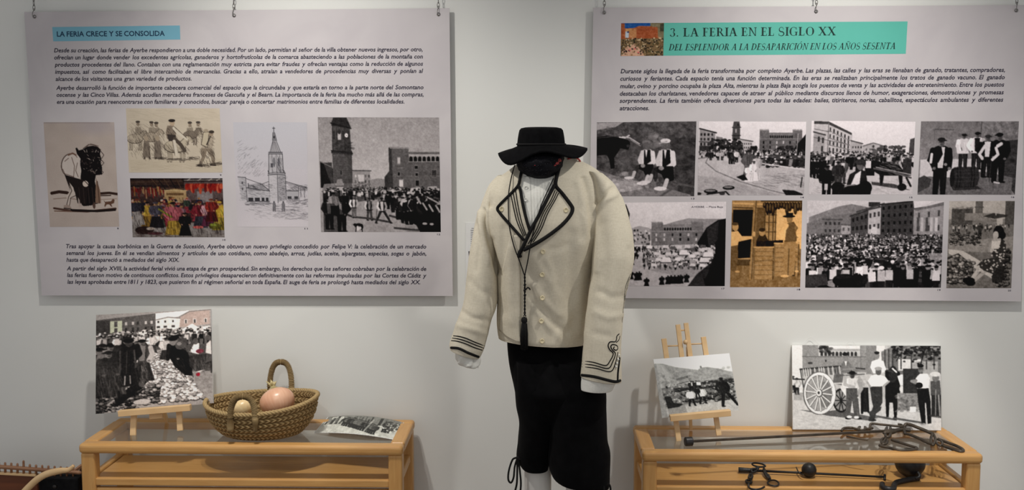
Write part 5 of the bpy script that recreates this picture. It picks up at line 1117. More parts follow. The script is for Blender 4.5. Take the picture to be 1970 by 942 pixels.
M['glassedge'] = mat('green_glass_edge', (0.02, 0.10, 0.07), (0.03, 0.14, 0.10), 20, 0.15)
def table(fl, fr_, bl, br, label):
    """outer top corners in pixels: front left/right (mid rail) and back left/right."""
    yb = -0.03
    zt = (P(*bl, yb).z+P(*br, yb).z)/2
    A = [PZ(*fl, zt), PZ(*fr_, zt)]
    yf = (A[0].y+A[1].y)/2; xl = (A[0].x+P(*bl, yb).x)/2; xr = (A[1].x+P(*br, yb).x)/2
    print('TABLE', label[:12], 'zt %.3f yf %.3f xl %.3f xr %.3f' % (zt, yf, xl, xr))
    t = thing('display_table', ((xl+xr)/2, (yb+yf)/2, 0), label, 'table')
    w, h = 0.052, 0.036
    # rounded rails
    for a, b in (((xl, yf+w/2), (xr, yf+w/2)), ((xl, yb-w/2), (xr, yb-w/2))):
        m = MB(); m.box((a[0], a[1]-w/2, zt-h), (b[0], b[1]+w/2, zt)); m.build('top_rail', M['wood'], t, bevel=0.013, seg=4, smooth=False)
    for x in (xl+w/2, xr-w/2):
        m = MB(); m.box((x-w/2, yf+w-.001, zt-h), (x+w/2, yb-w+.001, zt-.0005)); m.build('top_rail', M['wood_y'], t, bevel=0.008, seg=3)
    m = MB(); m.box((xl+w-.004, yf+w-.004, zt-.010), (xr-w+.004, yb-w+.004, zt-.004)); m.build('glass_top', M['glass'], t)
    for x in (xl+.004, xr-.004-.05):
        for y in (yf+.008, yb-.058):
            m = MB(); m.box((x, y, 0), (x+.05, y+.05, zt-h+.002)); m.build('leg', M['wood_z'], t, bevel=0.008, seg=3)
    zs = zt-.128; y0, y1 = yf+.012, yb-.075
    m = MB(); m.box((xl+.045, y0+.018, zs-.018), (xr-.045, y1, zs)); m.build('shelf', M['wood'], t, bevel=0.002)
    m = MB(); m.box((xl+.052, y0, zs-.026), (xr-.052, y0+.02, zs+.001)); m.build('shelf_edge', M['wood'], t, bevel=0.004)
    m = MB(); m.box((xl+.052, y0+.004, zs-.062), (xr-.052, y0+.024, zs-.034)); m.build('lower_rail', M['wood'], t, bevel=0.005)
    for x in (xl+.012, xr-.038):
        m = MB(); m.box((x, yf+.056, zs-.026), (x+.026, yb-.056, zs+.004)); m.build('side_rail', M['wood_y'], t, bevel=0.005)
    m = MB(); m.box((xl+.045, y0+.01, .10), (xr-.045, y1, .12)); m.build('bottom_shelf', M['wood'], t, bevel=0.003)
    return dict(t=t, zt=zt, zg=zt-.004, yf=yf, yb=yb, xl=xl, xr=xr, zs=zs)
W1, W2 = (0.52, 0.265, 0.082), (0.60, 0.335, 0.115)
M['wood'] = mat('beech_along', W1, W2, 7, 0.38, stretch=(1.2, 14, 14), detail=5, dist=0.5)
M['wood_y'] = mat('beech_deep', W1, W2, 7, 0.38, stretch=(14, 1.2, 14), detail=5, dist=0.5)
M['wood_z'] = mat('beech_upright', W1, W2, 7, 0.38, stretch=(14, 14, 1.2), detail=5, dist=0.5)
TL = table((152, 852), (776, 860), (229, 803), (797, 804.5), 'beech display table with glass top under the onion basket')
TR = table((1232, 864), (1896, 879), (1219, 810), (1820, 826), 'beech display table with glass top carrying an iron steelyard')

# ---------------------------------------------------------------- boards, easels
def board(tl, tr, br, bl, art, label, thick=0.008, name='photo_board', m='gloss'):
    c = [Vector(p) for p in (tl, tr, br, bl)]
    n = (c[3]-c[0]).cross(c[1]-c[0]).normalized()
    if n.y > 0: n = -n
    t = thing(name, ((c[2]+c[3])/2).to_tuple(), label, 'photograph')
    mb = MB(); mb.prism(c, -n*thick); mb.build('backing_board', M['edge'], t)
    o = print_grid([p+n*0.0006 for p in c], art, 'print', t, M[m], illum=0.84); return t, n
# leaning-plane helper shared by both easels
def make_lean(yE, zg, deg):
    sl = math.radians(deg); n = Vector((0, -math.cos(sl), math.sin(sl))); p0 = Vector((0, yE, zg))
    def E(px, py, off=0.0):
        d = ray(px, py); q = p0+n*off; return CAM+d*((q-CAM).dot(n)/d.dot(n))
    return E, n
def slat(ez, name, A, B, w, th, up):
    m = MB(); m.bar(A, B, w, th, up=up); return m.build(name, M['pine'], ez, bevel=.0012)
# small easel with the market picture
zg = TL['zg']
lf, rf = PZ(256, 838, zg), PZ(347, 829, zg); yE = (lf.y+rf.y)/2-.004
E, NE = make_lean(yE, zg, 13)
ez = thing('tabletop_easel', (lf.x, yE, zg), 'small pale wooden easel holding the brown market picture', 'easel')
slat(ez, 'front_leg', E(256, 837), E(262, 700), .021, .011, NE); slat(ez, 'front_leg', E(347, 828), E(339, 700), .021, .011, NE)
slat(ez, 'cross_bar', E(262, 720, -.008), E(339, 716, -.008), .016, .008, NE)
slat(ez, 'hinge_block', E(288, 800, -.004), E(313, 798, -.004), .022, .012, NE)
k = E(300, 735, -.012); m = MB(); m.bar(k, Vector((k.x, -.092, zg+.003)), .018, .010, up=(1, 0, 0)); m.build('back_leg', M['pine'], ez, bevel=.001)
slat(ez, 'ledge', E(229, 794.5, .028), E(367, 783, .028), .024, .021, Vector((0, 0, 1)))
board(E(185, 605.5, .016), E(406, 594, .016), E(410, 775, .016), E(184, 796, .016), art_market(), 'square brown-toned market photograph with heaps of garlic, on a small easel', 0.009)

# tall easel with the hillside picture
zg = TR['zg']
lf, rf = PZ(1306, 850, zg), PZ(1382, 838, zg); yE = (lf.y+rf.y)/2
E, NE = make_lean(yE, zg, 14)
ez = thing('tabletop_easel', (lf.x, yE, zg), 'pale wooden easel with a forked top holding the hillside photograph', 'easel')
slat(ez, 'side_leg', E(1306, 848), E(1277, 651), .0185, .012, NE); slat(ez, 'side_leg', E(1383, 837), E(1353, 647.5), .0185, .012, NE)
slat(ez, 'mast', E(1326, 800, -.001), E(1304, 624, -.001), .017, .013, NE); slat(ez, 'mast', E(1343, 800, -.001), E(1319.5, 621, -.001), .017, .013, NE)
for a, b in (((1281, 665.5), (1306, 664.5)), ((1322, 662), (1355, 660.5)), ((1306, 635.5), (1320, 634.5))):
    m = MB(); m.tube([E(*a), E(*b)], .0028, 8); m.build('dowel', M['pine'], ez, smooth=True)
k = E(1318, 658); m = MB(); m.tube([k+NE*.004, k+NE*.010, k+NE*.018], [.006, .009, .0075], 14); m.build('knob', M['pine'], ez, smooth=True)
k = E(1323, 668, -.014); m = MB(); m.bar(k, Vector((k.x+.02, -.094, zg+.003)), .016, .011, up=(1, 0, 0)); m.build('back_leg', M['pine'], ez, bevel=.001)
slat(ez, 'ledge', E(1289, 803.5, .0285), E(1405, 793, .0285), .026, .021, Vector((0, 0, 1)))
board(E(1257, 690.7, .0165), E(1403, 679, .0165), E(1422, 788.5, .0165), E(1273.7, 803.5, .0165), art_hill(), 'grey hillside photograph with a walking man, on the forked easel', 0.008)

# cart picture leaning on the wall
yb0 = -0.052
b0, b1 = PZ(1524.7, 825, TR['zt']+.0008), PZ(1811.4, 828, TR['zt']+.0008); ym_ = (b0.y+b1.y)/2; b0.y = b1.y = ym_
ph, n_ = board(P(1523.6, 663.5, -.014), P(1809.6, 665, -.014), b1, b0, art_cart(), 'wide grey photograph of men with a cart, leaning against the wall', 0.010)
for x0, x1, yt in ((1543, 1576, 648), (1627, 1646, 655)):
    a, b = P(x0, 664, -.01), P(x1, 664, -.01); h = P((x0+x1)/2, yt, -.01)
    m = MB(); m.tube(smooth_path([a, a.lerp(h, .75)+Vector((-.004, 0, 0)), h, b.lerp(h, .75)+Vector((.004, 0, 0)), b], 5), .0006, 5); m.build('hanging_loop', M['edge'], ph, smooth=True)
# clear shim/cable of the board's edge
# ---------------------------------------------------------------- curled old print
zg = TL['zg']
cc = [PZ(x, y, zg+.0016) for x, y in ((632, 802), (776, 812), (757, 845), (606, 832))]
t = thing('curled_print', ((cc[0]+cc[2])/2).to_tuple(), 'old grey print with a wavy edge, curling up on the glass beside the basket', 'print')
def bow(u, v):
    o = np.zeros(np.broadcast(u, v).shape[:2]+(3,)); z = .009*np.sin(np.pi*np.clip(u, 0, 1))**.8+.006*(1-v)*np.sin(np.pi*u)
    o[..., 2] = z[..., 0]; return o
o = print_grid(cc, art_street(), 'print', t, M['gloss'], bow=bow, illum=0.84, thick=0.0012)
# deckled border strips
mb = MB(); n = 56
for e0, e1, out in ((3, 2, (0, -1)), (0, 3, (-1, 0)), (1, 2, (1, 0))):
    for i in range(n):
        s0, s1 = i/n, (i+1)/n; p0 = cc[e0].lerp(cc[e1], s0); p1 = cc[e0].lerp(cc[e1], s1)
        def zz(s):
            u, v = (s, 1) if (e0, e1) == (3, 2) else ((0, s) if e0 == 0 else (1, s)); return .009*max(0, math.sin(math.pi*u))**.8+.006*(1-v)*math.sin(math.pi*u)
        q = Vector((out[0], out[1], 0))*(.0035 if i % 2 else .002)
        a, b = p0+Vector((0, 0, zz(s0))), p1+Vector((0, 0, zz(s1)))
        mb.add([a, b, b+q, a+q], [(0, 1, 2, 3)])
mb.build('deckled_border', M['edge'], t, fixn=False, solid=0.0012)
# ---------------------------------------------------------------- mannequin in the cream jacket
from mathutils import noise
YM = -0.45
def cr(p0, p1, p2, p3, t): return 0.5*((2*p1)+(p2-p0)*t+(2*p0-5*p1+4*p2-p3)*t*t+(3*p1-p0-3*p2+p3)*t**3)
def loft(rows, n=56, sub=6, ex=2.0, disp=None, cap0=False, cap1=False, turn=0.0):
    """rows: (left px, right px, depth centre y, half depth). Returns an MB of rings through them."""
    R = [(P(*l, y), P(*r, y), b) for l, r, y, b in rows]
    dense = []
    for i in range(len(R)-1):
        a, b, c, d = R[max(i-1, 0)], R[i], R[i+1], R[min(i+2, len(R)-1)]
        for j in range(sub):
            t = j/sub; dense.append((cr(a[0], b[0], c[0], d[0], t), cr(a[1], b[1], c[1], d[1], t), b[2]+(c[2]-b[2])*t, (i+t)/(len(R)-1)))
    dense.append((R[-1][0], R[-1][1], R[-1][2], 1.0))
    mb = MB(); rings = []
    for L, Rr, b, v in dense:
        C = (L+Rr)/2; A = (Rr-L)/2; ring = []
        for k in range(n):
            t = 2*math.pi*k/n; c, s_ = math.cos(t), math.sin(t)
            c2 = math.copysign(abs(c)**(2/ex), c); s2 = math.copysign(abs(s_)**(2/ex), s_)
            p = C+A*c2+Vector((0, -b*s2+turn*c2*A.length, 0))
            if disp:
                o = (A.normalized()*c2*b+Vector((0, -1, 0))*s2*A.length).normalized(); p = p+o*disp(p, t, v)
            ring.append(p)
        rings.append(ring)
    mb.rings(rings, cap0, cap1); return mb
def bvh(*mbs):
    V = []; Fc = []
    for m in mbs:
        n = len(V); V += [Vector(v) for v in m.v]; Fc += [tuple(i+n for i in f) for f in m.f]
    return BVHTree.FromPolygons(V, Fc)
def on(B, px, py, off=0.0, to=None):
    for k in range(40):
        d = ray(px, py); h = B.ray_cast(CAM, d)
        if h[0] is not None: return h[0]-d*off
        if to is None: break
        px += (to[0]-px)*.04; py += (to[1]-py)*.04
    return P(px, py, YM-.13)
def lerp_poly(pts, y):
    for (xa, ya), (xb, yb) in zip(pts[:-1], pts[1:]):
        if ya <= y <= yb: return xa+(xb-xa)*(y-ya)/max(yb-ya, 1e-6)
    return pts[0][0] if y < pts[0][1] else pts[-1][0]
def patch(B, left, right, y0, y1, off, ny=40, nx=12, fn=None):
    mb = MB(); g = []
    for i in range(ny+1):
        y = y0+(y1-y0)*i/ny; a, b = lerp_poly(left, y), lerp_poly(right, y)
        for j in range(nx+1):
            x = a+(b-a)*j/nx; mb.v.append(tuple(on(B, x, y, off+(fn(x, y) if fn else 0))))
    for i in range(ny):
        for j in range(nx): k = i*(nx+1)+j; mb.f.append((k, k+nx+1, k+nx+2, k+1))
    return mb
def cord(mb, B, pts, r, off, k=6, to=None, n=7, flat=1.0):
    q = [(float(v.x), float(v.y)) for v in smooth_path([(x, y, 0) for x, y in pts], k)]
    P3 = [on(B, x, y, off, to) for x, y in q]
    # soften jumps where neighbouring hits differ in depth
    for _ in range(2): P3 = [P3[0]]+[(P3[i-1]+P3[i]*2+P3[i+1])/4 for i in range(1, len(P3)-1)]+[P3[-1]]
    mb.tube(P3, r, n, squash=flat, up=(0, -1, 0))
def cloth(name, c1, c2, scale=420):
    m, nt, b = nodes_of(name)
    b.inputs['Roughness'].default_value = 0.92; b.inputs['Specular IOR Level'].default_value = 0.1
    tc = nt.nodes.new('ShaderNodeTexCoord')
    w1 = nt.nodes.new('ShaderNodeTexNoise'); w1.inputs['Scale'].default_value = 1; mp1 = nt.nodes.new('ShaderNodeMapping'); mp1.inputs['Scale'].default_value = (60, 60, scale)
    w2 = nt.nodes.new('ShaderNodeTexNoise'); w2.inputs['Scale'].default_value = 1; mp2 = nt.nodes.new('ShaderNodeMapping'); mp2.inputs['Scale'].default_value = (scale, scale, 60)
    for mp, w in ((mp1, w1), (mp2, w2)): nt.links.new(tc.outputs['Object'], mp.inputs[0]); nt.links.new(mp.outputs[0], w.inputs['Vector'])
    ad = nt.nodes.new('ShaderNodeMath'); ad.operation = 'ADD'; nt.links.new(w1.outputs[0], ad.inputs[0]); nt.links.new(w2.outputs[0], ad.inputs[1])
    r = nt.nodes.new('ShaderNodeValToRGB'); mu = nt.nodes.new('ShaderNodeMath'); mu.operation = 'MULTIPLY'; mu.inputs[1].default_value = .5
    nt.links.new(ad.outputs[0], mu.inputs[0]); nt.links.new(mu.outputs[0], r.inputs[0])
    r.color_ramp.elements[0].position = .36; r.color_ramp.elements[1].position = .62; r.color_ramp.elements[0].color = (*c1, 1); r.color_ramp.elements[1].color = (*c2, 1)
    nt.links.new(r.outputs[0], b.inputs['Base Color'])
    bu = nt.nodes.new('ShaderNodeBump'); bu.inputs['Strength'].default_value = .25; bu.inputs['Distance'].default_value = .0007
    nt.links.new(mu.outputs[0], bu.inputs['Height']); nt.links.new(bu.outputs[0], b.inputs['Normal']); return m
M['cream'] = cloth('cream_wool', (0.615, 0.555, 0.435), (0.70, 0.64, 0.515))
M['white'] = cloth('white_cotton', (0.70, 0.69, 0.63), (0.80, 0.79, 0.74), 600)
M['braid'] = mat('black_braid', (0.006, 0.006, 0.006), (0.014, 0.013, 0.013), 300, 0.8, spec=0.15)
M['velvet'] = mat('black_velvet', (0.0022, 0.0022, 0.0025), (0.004, 0.004, 0.0045), 30, 0.9, spec=0.06, sheen=0.015)
M['felt'] = mat('black_felt', (0.003, 0.003, 0.0035), (0.0055, 0.0055, 0.006), 60, 0.9, spec=0.06, bump=(300, .2, .001))
M['ivory'] = mat('ivory_button', (0.62, 0.53, 0.33), (0.72, 0.63, 0.42), 60, 0.35)
M['plaster'] = mat('white_mannequin', (0.62, 0.61, 0.58), (0.68, 0.67, 0.64), 8, 0.5)

foot = P(1045, 471, YM)
man = thing('mannequin', (foot.x, YM, 0), 'headless mannequin dressed in a cream braided jacket and black knee breeches', 'mannequin')

# body: trunk, neck, legs on a stand plate, one surface grown along a skeleton
def body():
    me = bpy.data.meshes.new('body'); o = bpy.data.objects.new('body', me); col.objects.link(o)
    J = {}
    def j(n, px, py, y, r): J[n] = (len(J), P(px, py, y), r)
    j('pelvis', 1066, 700, YM+.04, .065); j('waist', 1054, 610, YM+.03, .07); j('chest', 1050, 440, YM, .09); j('collar', 1045, 365, YM, .06); j('neck', 1040, 310, YM, .05); j('cap', 1039, 290, YM, .048)
    for s, hx, kx, ky, fx, y in (('l', 1030, 1035, 905, 1032, YM+.02), ('r', 1112, 1116, 925, 1120, YM-.03)):
        j('hip'+s, hx, 750, y+.01, .055); j('knee'+s, kx, ky, y, .052)
        k = J['knee'+s][1]; J['calf'+s] = (len(J), Vector((k.x, y+.015, .34)), .050); J['ankle'+s] = (len(J), Vector((k.x, y+.01, .105)), .034)
        J['heel'+s] = (len(J), Vector((k.x, y+.005, .062)), .034); J['ball'+s] = (len(J), Vector((k.x, y-.11, .048)), .028); J['toe'+s] = (len(J), Vector((k.x, y-.165, .042)), .021)
    Ed = [('pelvis', 'waist'), ('waist', 'chest'), ('chest', 'collar'), ('collar', 'neck'), ('neck', 'cap')]
    for s in 'lr': Ed += [('pelvis', 'hip'+s), ('hip'+s, 'knee'+s), ('knee'+s, 'calf'+s), ('calf'+s, 'ankle'+s), ('ankle'+s, 'heel'+s), ('heel'+s, 'ball'+s), ('ball'+s, 'toe'+s)]
    L = sorted(J.values(), key=lambda t: t[0]); o0 = origin(man)
    me.from_pydata([tuple(v[1]-o0) for v in L], [(J[a][0], J[b][0]) for a, b in Ed], [])
    o.parent = man
    sk = o.modifiers.new('skin', 'SKIN'); sk.use_smooth_shade = True
    for i, v in enumerate(L): me.skin_vertices[0].data[i].radius = (v[2], v[2])
    me.skin_vertices[0].data[0].use_root = True
    sb = o.modifiers.new('sub', 'SUBSURF'); sb.levels = 1; sb.render_levels = 1
    me.materials.append(M['plaster']); return o
body()
m = MB(); m.lathe([(0, 0), (.19, 0), (.195, .006), (.19, .014), (.02, .018), (0, .018)], (foot.x+.02, YM, 0), n=40); m.build('base_plate', M['steel'], man, smooth=True, bevel=.002)
m = MB(); m.tube([(foot.x+.02, YM+.06, .015), (foot.x+.02, YM+.06, .62)], .011, 12); m.build('stand_rod', M['steel'], man, smooth=True)

# breeches -------------------------------------------------------
def vel(p, t, v): return .006*noise.noise(Vector((p.x*14, p.y*14, p.z*5)))
hip = loft([((982, 625), (1108, 628), YM+.05, .078), ((976, 658), (1122, 664), YM+.044, .090), ((979, 700), (1150, 702), YM+.02, .112), ((988, 742), (1163, 750), YM-.005, .126), ((996, 775), (1160, 785), YM-.005, .105), ((1004, 812), (1150, 812), YM-.005, .07), ((1020, 840), (1130, 840), YM-.005, .03)], 64, 6, 2.4, vel, cap0=True, cap1=True)
legL = loft([((990, 690), (1060, 690), YM+.0, .09), ((989, 735), (1066, 735), YM+.0, .115), ((993, 775), (1068, 775), YM+.0, .112), ((999, 807), (1066, 807), YM+.0, .104), ((996, 848), (1062, 848), YM+.01, .09), ((993, 877), (1058, 880), YM+.02, .078), ((1002, 897), (1055, 899), YM+.02, .072), ((1008, 897), (1052, 898), YM+.02, .06)], 48, 6, 2.2, vel)
legR = loft([((1062, 690), (1140, 695), YM-.01, .09), ((1056, 735), (1163, 745), YM-.02, .116), ((1056, 785), (1165, 790), YM-.03, .112), ((1057, 840), (1168, 842), YM-.035, .104), ((1055, 885), (1174, 868), YM-.035, .10), ((1062, 910), (1175, 905), YM-.035, .098), ((1072, 922), (1174, 932), YM-.035, .094), ((1082, 920), (1166, 930), YM-.035, .08)], 52, 6, 2.2, vel)
brm = MB()
for q in (hip, legL, legR): brm.add(q.v, q.f)
br = brm.build('breeches', M['velvet'], man, smooth=True)
brB = bvh(hip, legL, legR)
tie = MB()
def ty(pts, r=.0028, y=YM-.03): tie.tube(smooth_path([P(x, z, y) for x, z in pts], 6), r, 7)
ty([(994, 880), (986, 884), (979, 905), (978, 922), (983, 928), (988, 918), (990, 898), (994, 884)], .0034); ty([(995, 882), (995, 905), (994, 930), (990, 948), (989, 965)], .0036); ty([(997, 883), (1000, 905), (1002, 928), (1001, 945)], .0034); ty([(993, 882), (997, 880), (1000, 884)], .006)
tie.build('knee_tie', M['braid'], br, smooth=True)
tie = MB(); ty([(1161, 934), (1162, 948)], .003, YM-.11); ty([(1166, 934), (1170, 930), (1174, 936), (1175, 950)], .0034, YM-.10); tie.build('knee_tie', M['braid'], br, smooth=True)

# jacket -----------------------------------------------------------
FOLDS = [   # (pixel polyline, width px, height m) drawn on the cloth as it hangs; negative is a crease
 ([(931, 405), (933, 425), (940, 458), (949, 492), (958, 524)], 4.5, -.012), ([(924, 408), (925, 430), (931, 462), (940, 500)], 5, .007), ([(940, 404), (944, 425), (948, 452)], 5, .006),
 ([(917, 430), (922, 470), (918, 520)], 5, -.004), ([(905, 540), (925, 560), (950, 566)], 6, -.003), ([(890, 600), (910, 612), (938, 616)], 6, -.004), ([(884, 626), (905, 632), (930, 640)], 6, .004),
 ([(1122, 344), (1131, 375), (1137, 410), (1140, 450)], 5, -.010), ([(1112, 352), (1122, 390), (1127, 440), (1126, 500)], 7, .006),
 ([(1147, 392), (1160, 375), (1178, 362)], 4, -.007), ([(1150, 402), (1164, 386), (1184, 374)], 5, .006), ([(1146, 415), (1150, 460), (1149, 520)], 5, .006), ([(1196, 380), (1204, 420), (1208, 470)], 6, .004),
 ([(1160, 430), (1166, 500), (1160, 560)], 9, -.004), ([(1150, 560), (1175, 572), (1198, 570)], 7, -.004), ([(1145, 600), (1170, 610), (1194, 606)], 7, .004), ([(1140, 640), (1170, 646)], 7, -.003),
 ([(1018, 556), (1032, 585), (1058, 618), (1090, 640)], 6, -.005), ([(1028, 550), (1048, 580), (1075, 606)], 7, .005), ([(1052, 500), (1060, 520), (1064, 540)], 6, .004), ([(1100, 450), (1096, 540), (1102, 630)], 10, -.005), ([(1116, 470), (1114, 560), (1118, 640)], 9, .006),
 ([(968, 440), (966, 520), (970, 600)], 7, -.005), ([(984, 478), (982, 540), (986, 620)], 7, .004), ([(1010, 506), (1020, 520), (1028, 540)], 5, -.004), ([(962, 345), (950, 372), (944, 396)], 5, -.005), ([(1090, 470), (1075, 478), (1056, 480)], 6, -.003)]
def to_px(p):
    d = p-CAM; k = F/d.dot(FWD); return CX+k*d.dot(RIGHT), CY-k*d.dot(UP)
def creases(p):
    x, y = to_px(p); d = 0.0
    for pts, w, hgt in FOLDS:
        best = 1e9
        for (xa, ya), (xb, yb) in zip(pts[:-1], pts[1:]):
            dx, dy = xb-xa, yb-ya; t = max(0, min(1, ((x-xa)*dx+(y-ya)*dy)/(dx*dx+dy*dy))); best = min(best, (x-xa-t*dx)**2+(y-ya-t*dy)**2)
        if best < 9*w*w: d += hgt*math.exp(-best/(w*w))
    return d
def fold(p, t, v):
    d = .0045*noise.noise(Vector((p.x*9, p.y*9, p.z*7)))+.002*noise.noise(Vector((p.x*24+3, p.y*24, p.z*18)))
    return d
def front_fold(p, t, v):
    d = fold(p, t, v)+(creases(p) if math.sin(t) > 0 else 0)
    # diagonal drag lines on the front below the lapels
    for x0, z0, sl, w, a in ((.045, 1.16, -.6, .012, .005), (.06, 1.10, -.55, .014, .005), (.03, 1.03, -.8, .012, .004), (.09, 1.02, .5, .016, .004), (.115, 1.25, .12, .018, .006)):
        u = (p.x-foot.x-x0+.02)-sl*(p.z-z0); d += a*math.exp(-(u/w)**2)*math.exp(-((p.z-z0)/.09)**2)*(1 if math.sin(t) > 0 else 0)
    return d
torso = loft([((1003, 306), (1100, 297), YM+.015, .060), ((992, 316), (1112, 306), YM+.01, .066), ((974, 330), (1138, 319), YM+.005, .082), ((958, 342), (1158, 334), YM, .094), ((946, 356), (1172, 352), YM, .104), ((941, 378), (1178, 385), YM-.010, .112), ((943, 420), (1172, 430), YM-.016, .122), ((949, 470), (1155, 480), YM-.010, .124), ((955, 520), (1144, 525), YM+.006, .124), ((957, 575), (1138, 580), YM+.018, .122), ((957, 615), (1134, 620), YM+.022, .120), ((958, 640), (1130, 656), YM+.022, .119), ((960, 646), (1128, 661), YM+.022, .115)], 160, 12, 2.1, front_fold, cap0=True, turn=.16)
jk = torso.build('jacket', M['cream'], man, smooth=True)
TB = bvh(torso)
def slv_fold(seed, tilt):
    def f(p, t, v):
        d = .003*noise.noise(Vector((p.x*12+seed, p.y*12, p.z*5)))+.0018*noise.noise(Vector((p.x*30+seed, p.y*30, p.z*16)))
        if math.sin(t) > 0: d += creases(p)
        return d*min(1, v*6)*(1 if v < .93 else max(0, (1-v)/.07))
    return f
sL = loft([((958, 338), (992, 335), YM, .046), ((946, 350), (974, 352), YM, .056), ((937, 364), (964, 370), YM, .062), ((924, 399), (957, 405), YM-.005, .066), ((912.5, 438), (952, 448), YM-.012, .068), ((900, 520), (957, 528), YM-.03, .070), ((894, 576), (955, 580), YM-.04, .066), ((884, 608), (945, 614), YM-.05, .062), ((873, 639), (936.5, 650), YM-.055, .058), ((866, 661), (931, 671), YM-.06, .055), ((867, 671), (922, 688), YM-.062, .050)], 110, 12, 2.1, slv_fold(3, 2))
sR = loft([((1130, 328), (1158, 333), YM, .050), ((1136, 341), (1178, 351), YM-.004, .062), ((1141, 362), (1189, 368), YM-.012, .070), ((1143, 385), (1202, 398), YM-.022, .076), ((1142, 443), (1215.5, 445), YM-.042, .080), ((1141, 491), (1219, 490), YM-.06, .082), ((1139, 528), (1215, 522), YM-.07, .078), ((1131, 575), (1201.5, 577), YM-.085, .072), ((1127, 623), (1197, 624), YM-.10, .068), ((1123, 671), (1194, 671), YM-.11, .064), ((1119, 718), (1194, 728), YM-.115, .060), ((1119, 721), (1193, 731.5), YM-.115, .058)], 110, 12, 2.1, slv_fold(8, 1))
sl_l = sL.build('sleeve', M['cream'], jk, smooth=True, solid=.003); sl_r = sR.build('sleeve', M['cream'], jk, smooth=True, solid=.003)
LB, RB = bvh(sL), bvh(sR)
# overlapping front panel on one side, cut straight down from the lapel
fp = patch(TB, [(985, 440), (966, 520), (962, 600), (960, 634), (975, 647), (1001, 659)], [(1004, 440), (999, 492), (1000, 560), (1001, 659)], 452, 658.5, .005, 50, 10)
fp.build('front_panel', M['cream'], jk, smooth=True, solid=.003, fixn=False)
# shirt front with pleats and collar band
def pleat(x, y): return .0012*max(0, math.sin((x-1018-(y-331)*.02)*1.05)) if x > 1021 else 0
sp = patch(TB, [(1001, 326), (1000, 345), (1007, 395), (1018, 447)], [(1068, 326), (1066, 345), (1050, 395), (1023, 447)], 327, 446, .0015, 48, 90, pleat)
st = sp.build('shirt_front', M['white'], man, smooth=True, fixn=False, solid=.001)
cb = patch(TB, [(1004, 328), (1006, 340)], [(1068, 326), (1066, 336)], 329, 337.5, .0045, 6, 40); cb.build('collar_band', M['white'], st, smooth=True, fixn=False, solid=.0015)
pk = patch(TB, [(1008, 338), (1013, 445)], [(1020, 338), (1024, 445)], 338, 436, .003, 30, 6); pk.build('button_band', M['white'], st, smooth=True, fixn=False, solid=.001)
def button(B, x, y, r, parent, name='button', m='ivory', off=.004):
    c = on(B, x, y, off); d = (CAM-c).normalized(); d = (d+Vector((0, -1, 0))).normalized(); mb = MB()
    mb.lathe([(0, -.002), (r*.9, -.002), (r, 0), (r*.95, r*.25), (r*.75, r*.32), (r*.62, r*.16), (0, r*.14)], c, d, 20); o = mb.build(name, M[m], parent, smooth=True)
    return o
for x, y in ((1014.5, 343), (1012, 361), (1011, 384)): button(TB, x, y, .0062, st, m='white', off=.006)
# lapels
Ll = [(1001, 331), (996, 357), (977, 378), (959, 397), (959, 404), (984, 434), (1008, 462)]; Lr = [(1006, 331), (1001, 358), (1004, 385), (1013, 420), (1019.5, 444), (1012, 462)]
lp = patch(TB, Ll, Lr, 332, 461, .0075, 44, 14); lap_l = lp.build('lapel', M['cream'], jk, smooth=True, fixn=False, solid=.0025)
Rl = [(1066, 336), (1066, 352), (1057, 376), (1041, 410), (1026, 440), (1008, 474)]; Rr = [(1073, 336), (1070.5, 357), (1085, 376), (1100, 399), (1101, 407), (1090, 425), (1060, 449), (1023, 471)]
rp = patch(TB, Rl, Rr, 337, 471, .0085, 44, 14); lap_r = rp.build('lapel', M['cream'], jk, smooth=True, fixn=False, solid=.0025)
bd = MB()
cord(bd, TB, [(1004, 326), (1000, 345), (996, 358), (978, 377), (961, 394), (957, 401), (961, 409), (984, 435), (1008, 462)], .0052, .010, 6)
cord(bd, TB, [(997, 357), (1001, 366), (1005, 390), (1012, 420), (1019, 443)], .0052, .0105, 6)
for k, dx in enumerate((0, 4.6, 9.2)): cord(bd, TB, [(982+dx*1.05, 371-dx*.6), (987+dx, 395), (994+dx*.95, 425), (1007+dx*.55, 455-dx*.3)], .0016, .0105, 6)
bd.build('braid_trim', M['braid'], lap_l, smooth=True)
bd = MB()
cord(bd, TB, [(1080, 310), (1073, 332), (1069, 356), (1081, 371), (1099, 395), (1101.5, 403), (1098, 413), (1084, 430), (1058, 451), (1028, 470), (1007, 481)], .0064, .0115, 6)
cord(bd, TB, [(1067, 356), (1055, 378), (1040, 408), (1022, 441), (1007, 473), (999, 489), (998, 494)], .0060, .0115, 6)
for k, dx in enumerate((0, 4.4, 8.8)): cord(bd, TB, [(1068+dx*.75, 366+dx*.6), (1060+dx*.9, 385), (1045+dx, 410), (1033+dx*1.0, 440), (1016+dx*1.1, 469-dx*.4)], .0016, .0115, 6)
cord(bd, TB, [(1006, 478), (999, 484), (998, 493), (1003, 492)], .0048, .0115, 6)
bd.build('braid_trim', M['braid'], lap_r, smooth=True)
button(TB, 965, 402, .0082, jk, off=.011); button(TB, 1089, 404, .0082, jk, off=.012)
for x, y in ((1044.5, 484), (1043, 528.5), (1043.5, 573), (1041.5, 617.5), (1043, 656)): button(TB, x, y, .0082, jk)
# hem roll
hm = MB(); hm.tube([Vector(v) for k, v in enumerate(torso.v[-160:]) if 0 <= k <= 80], .0022, 6); hm.build('hem', M['cream'], jk, smooth=True)
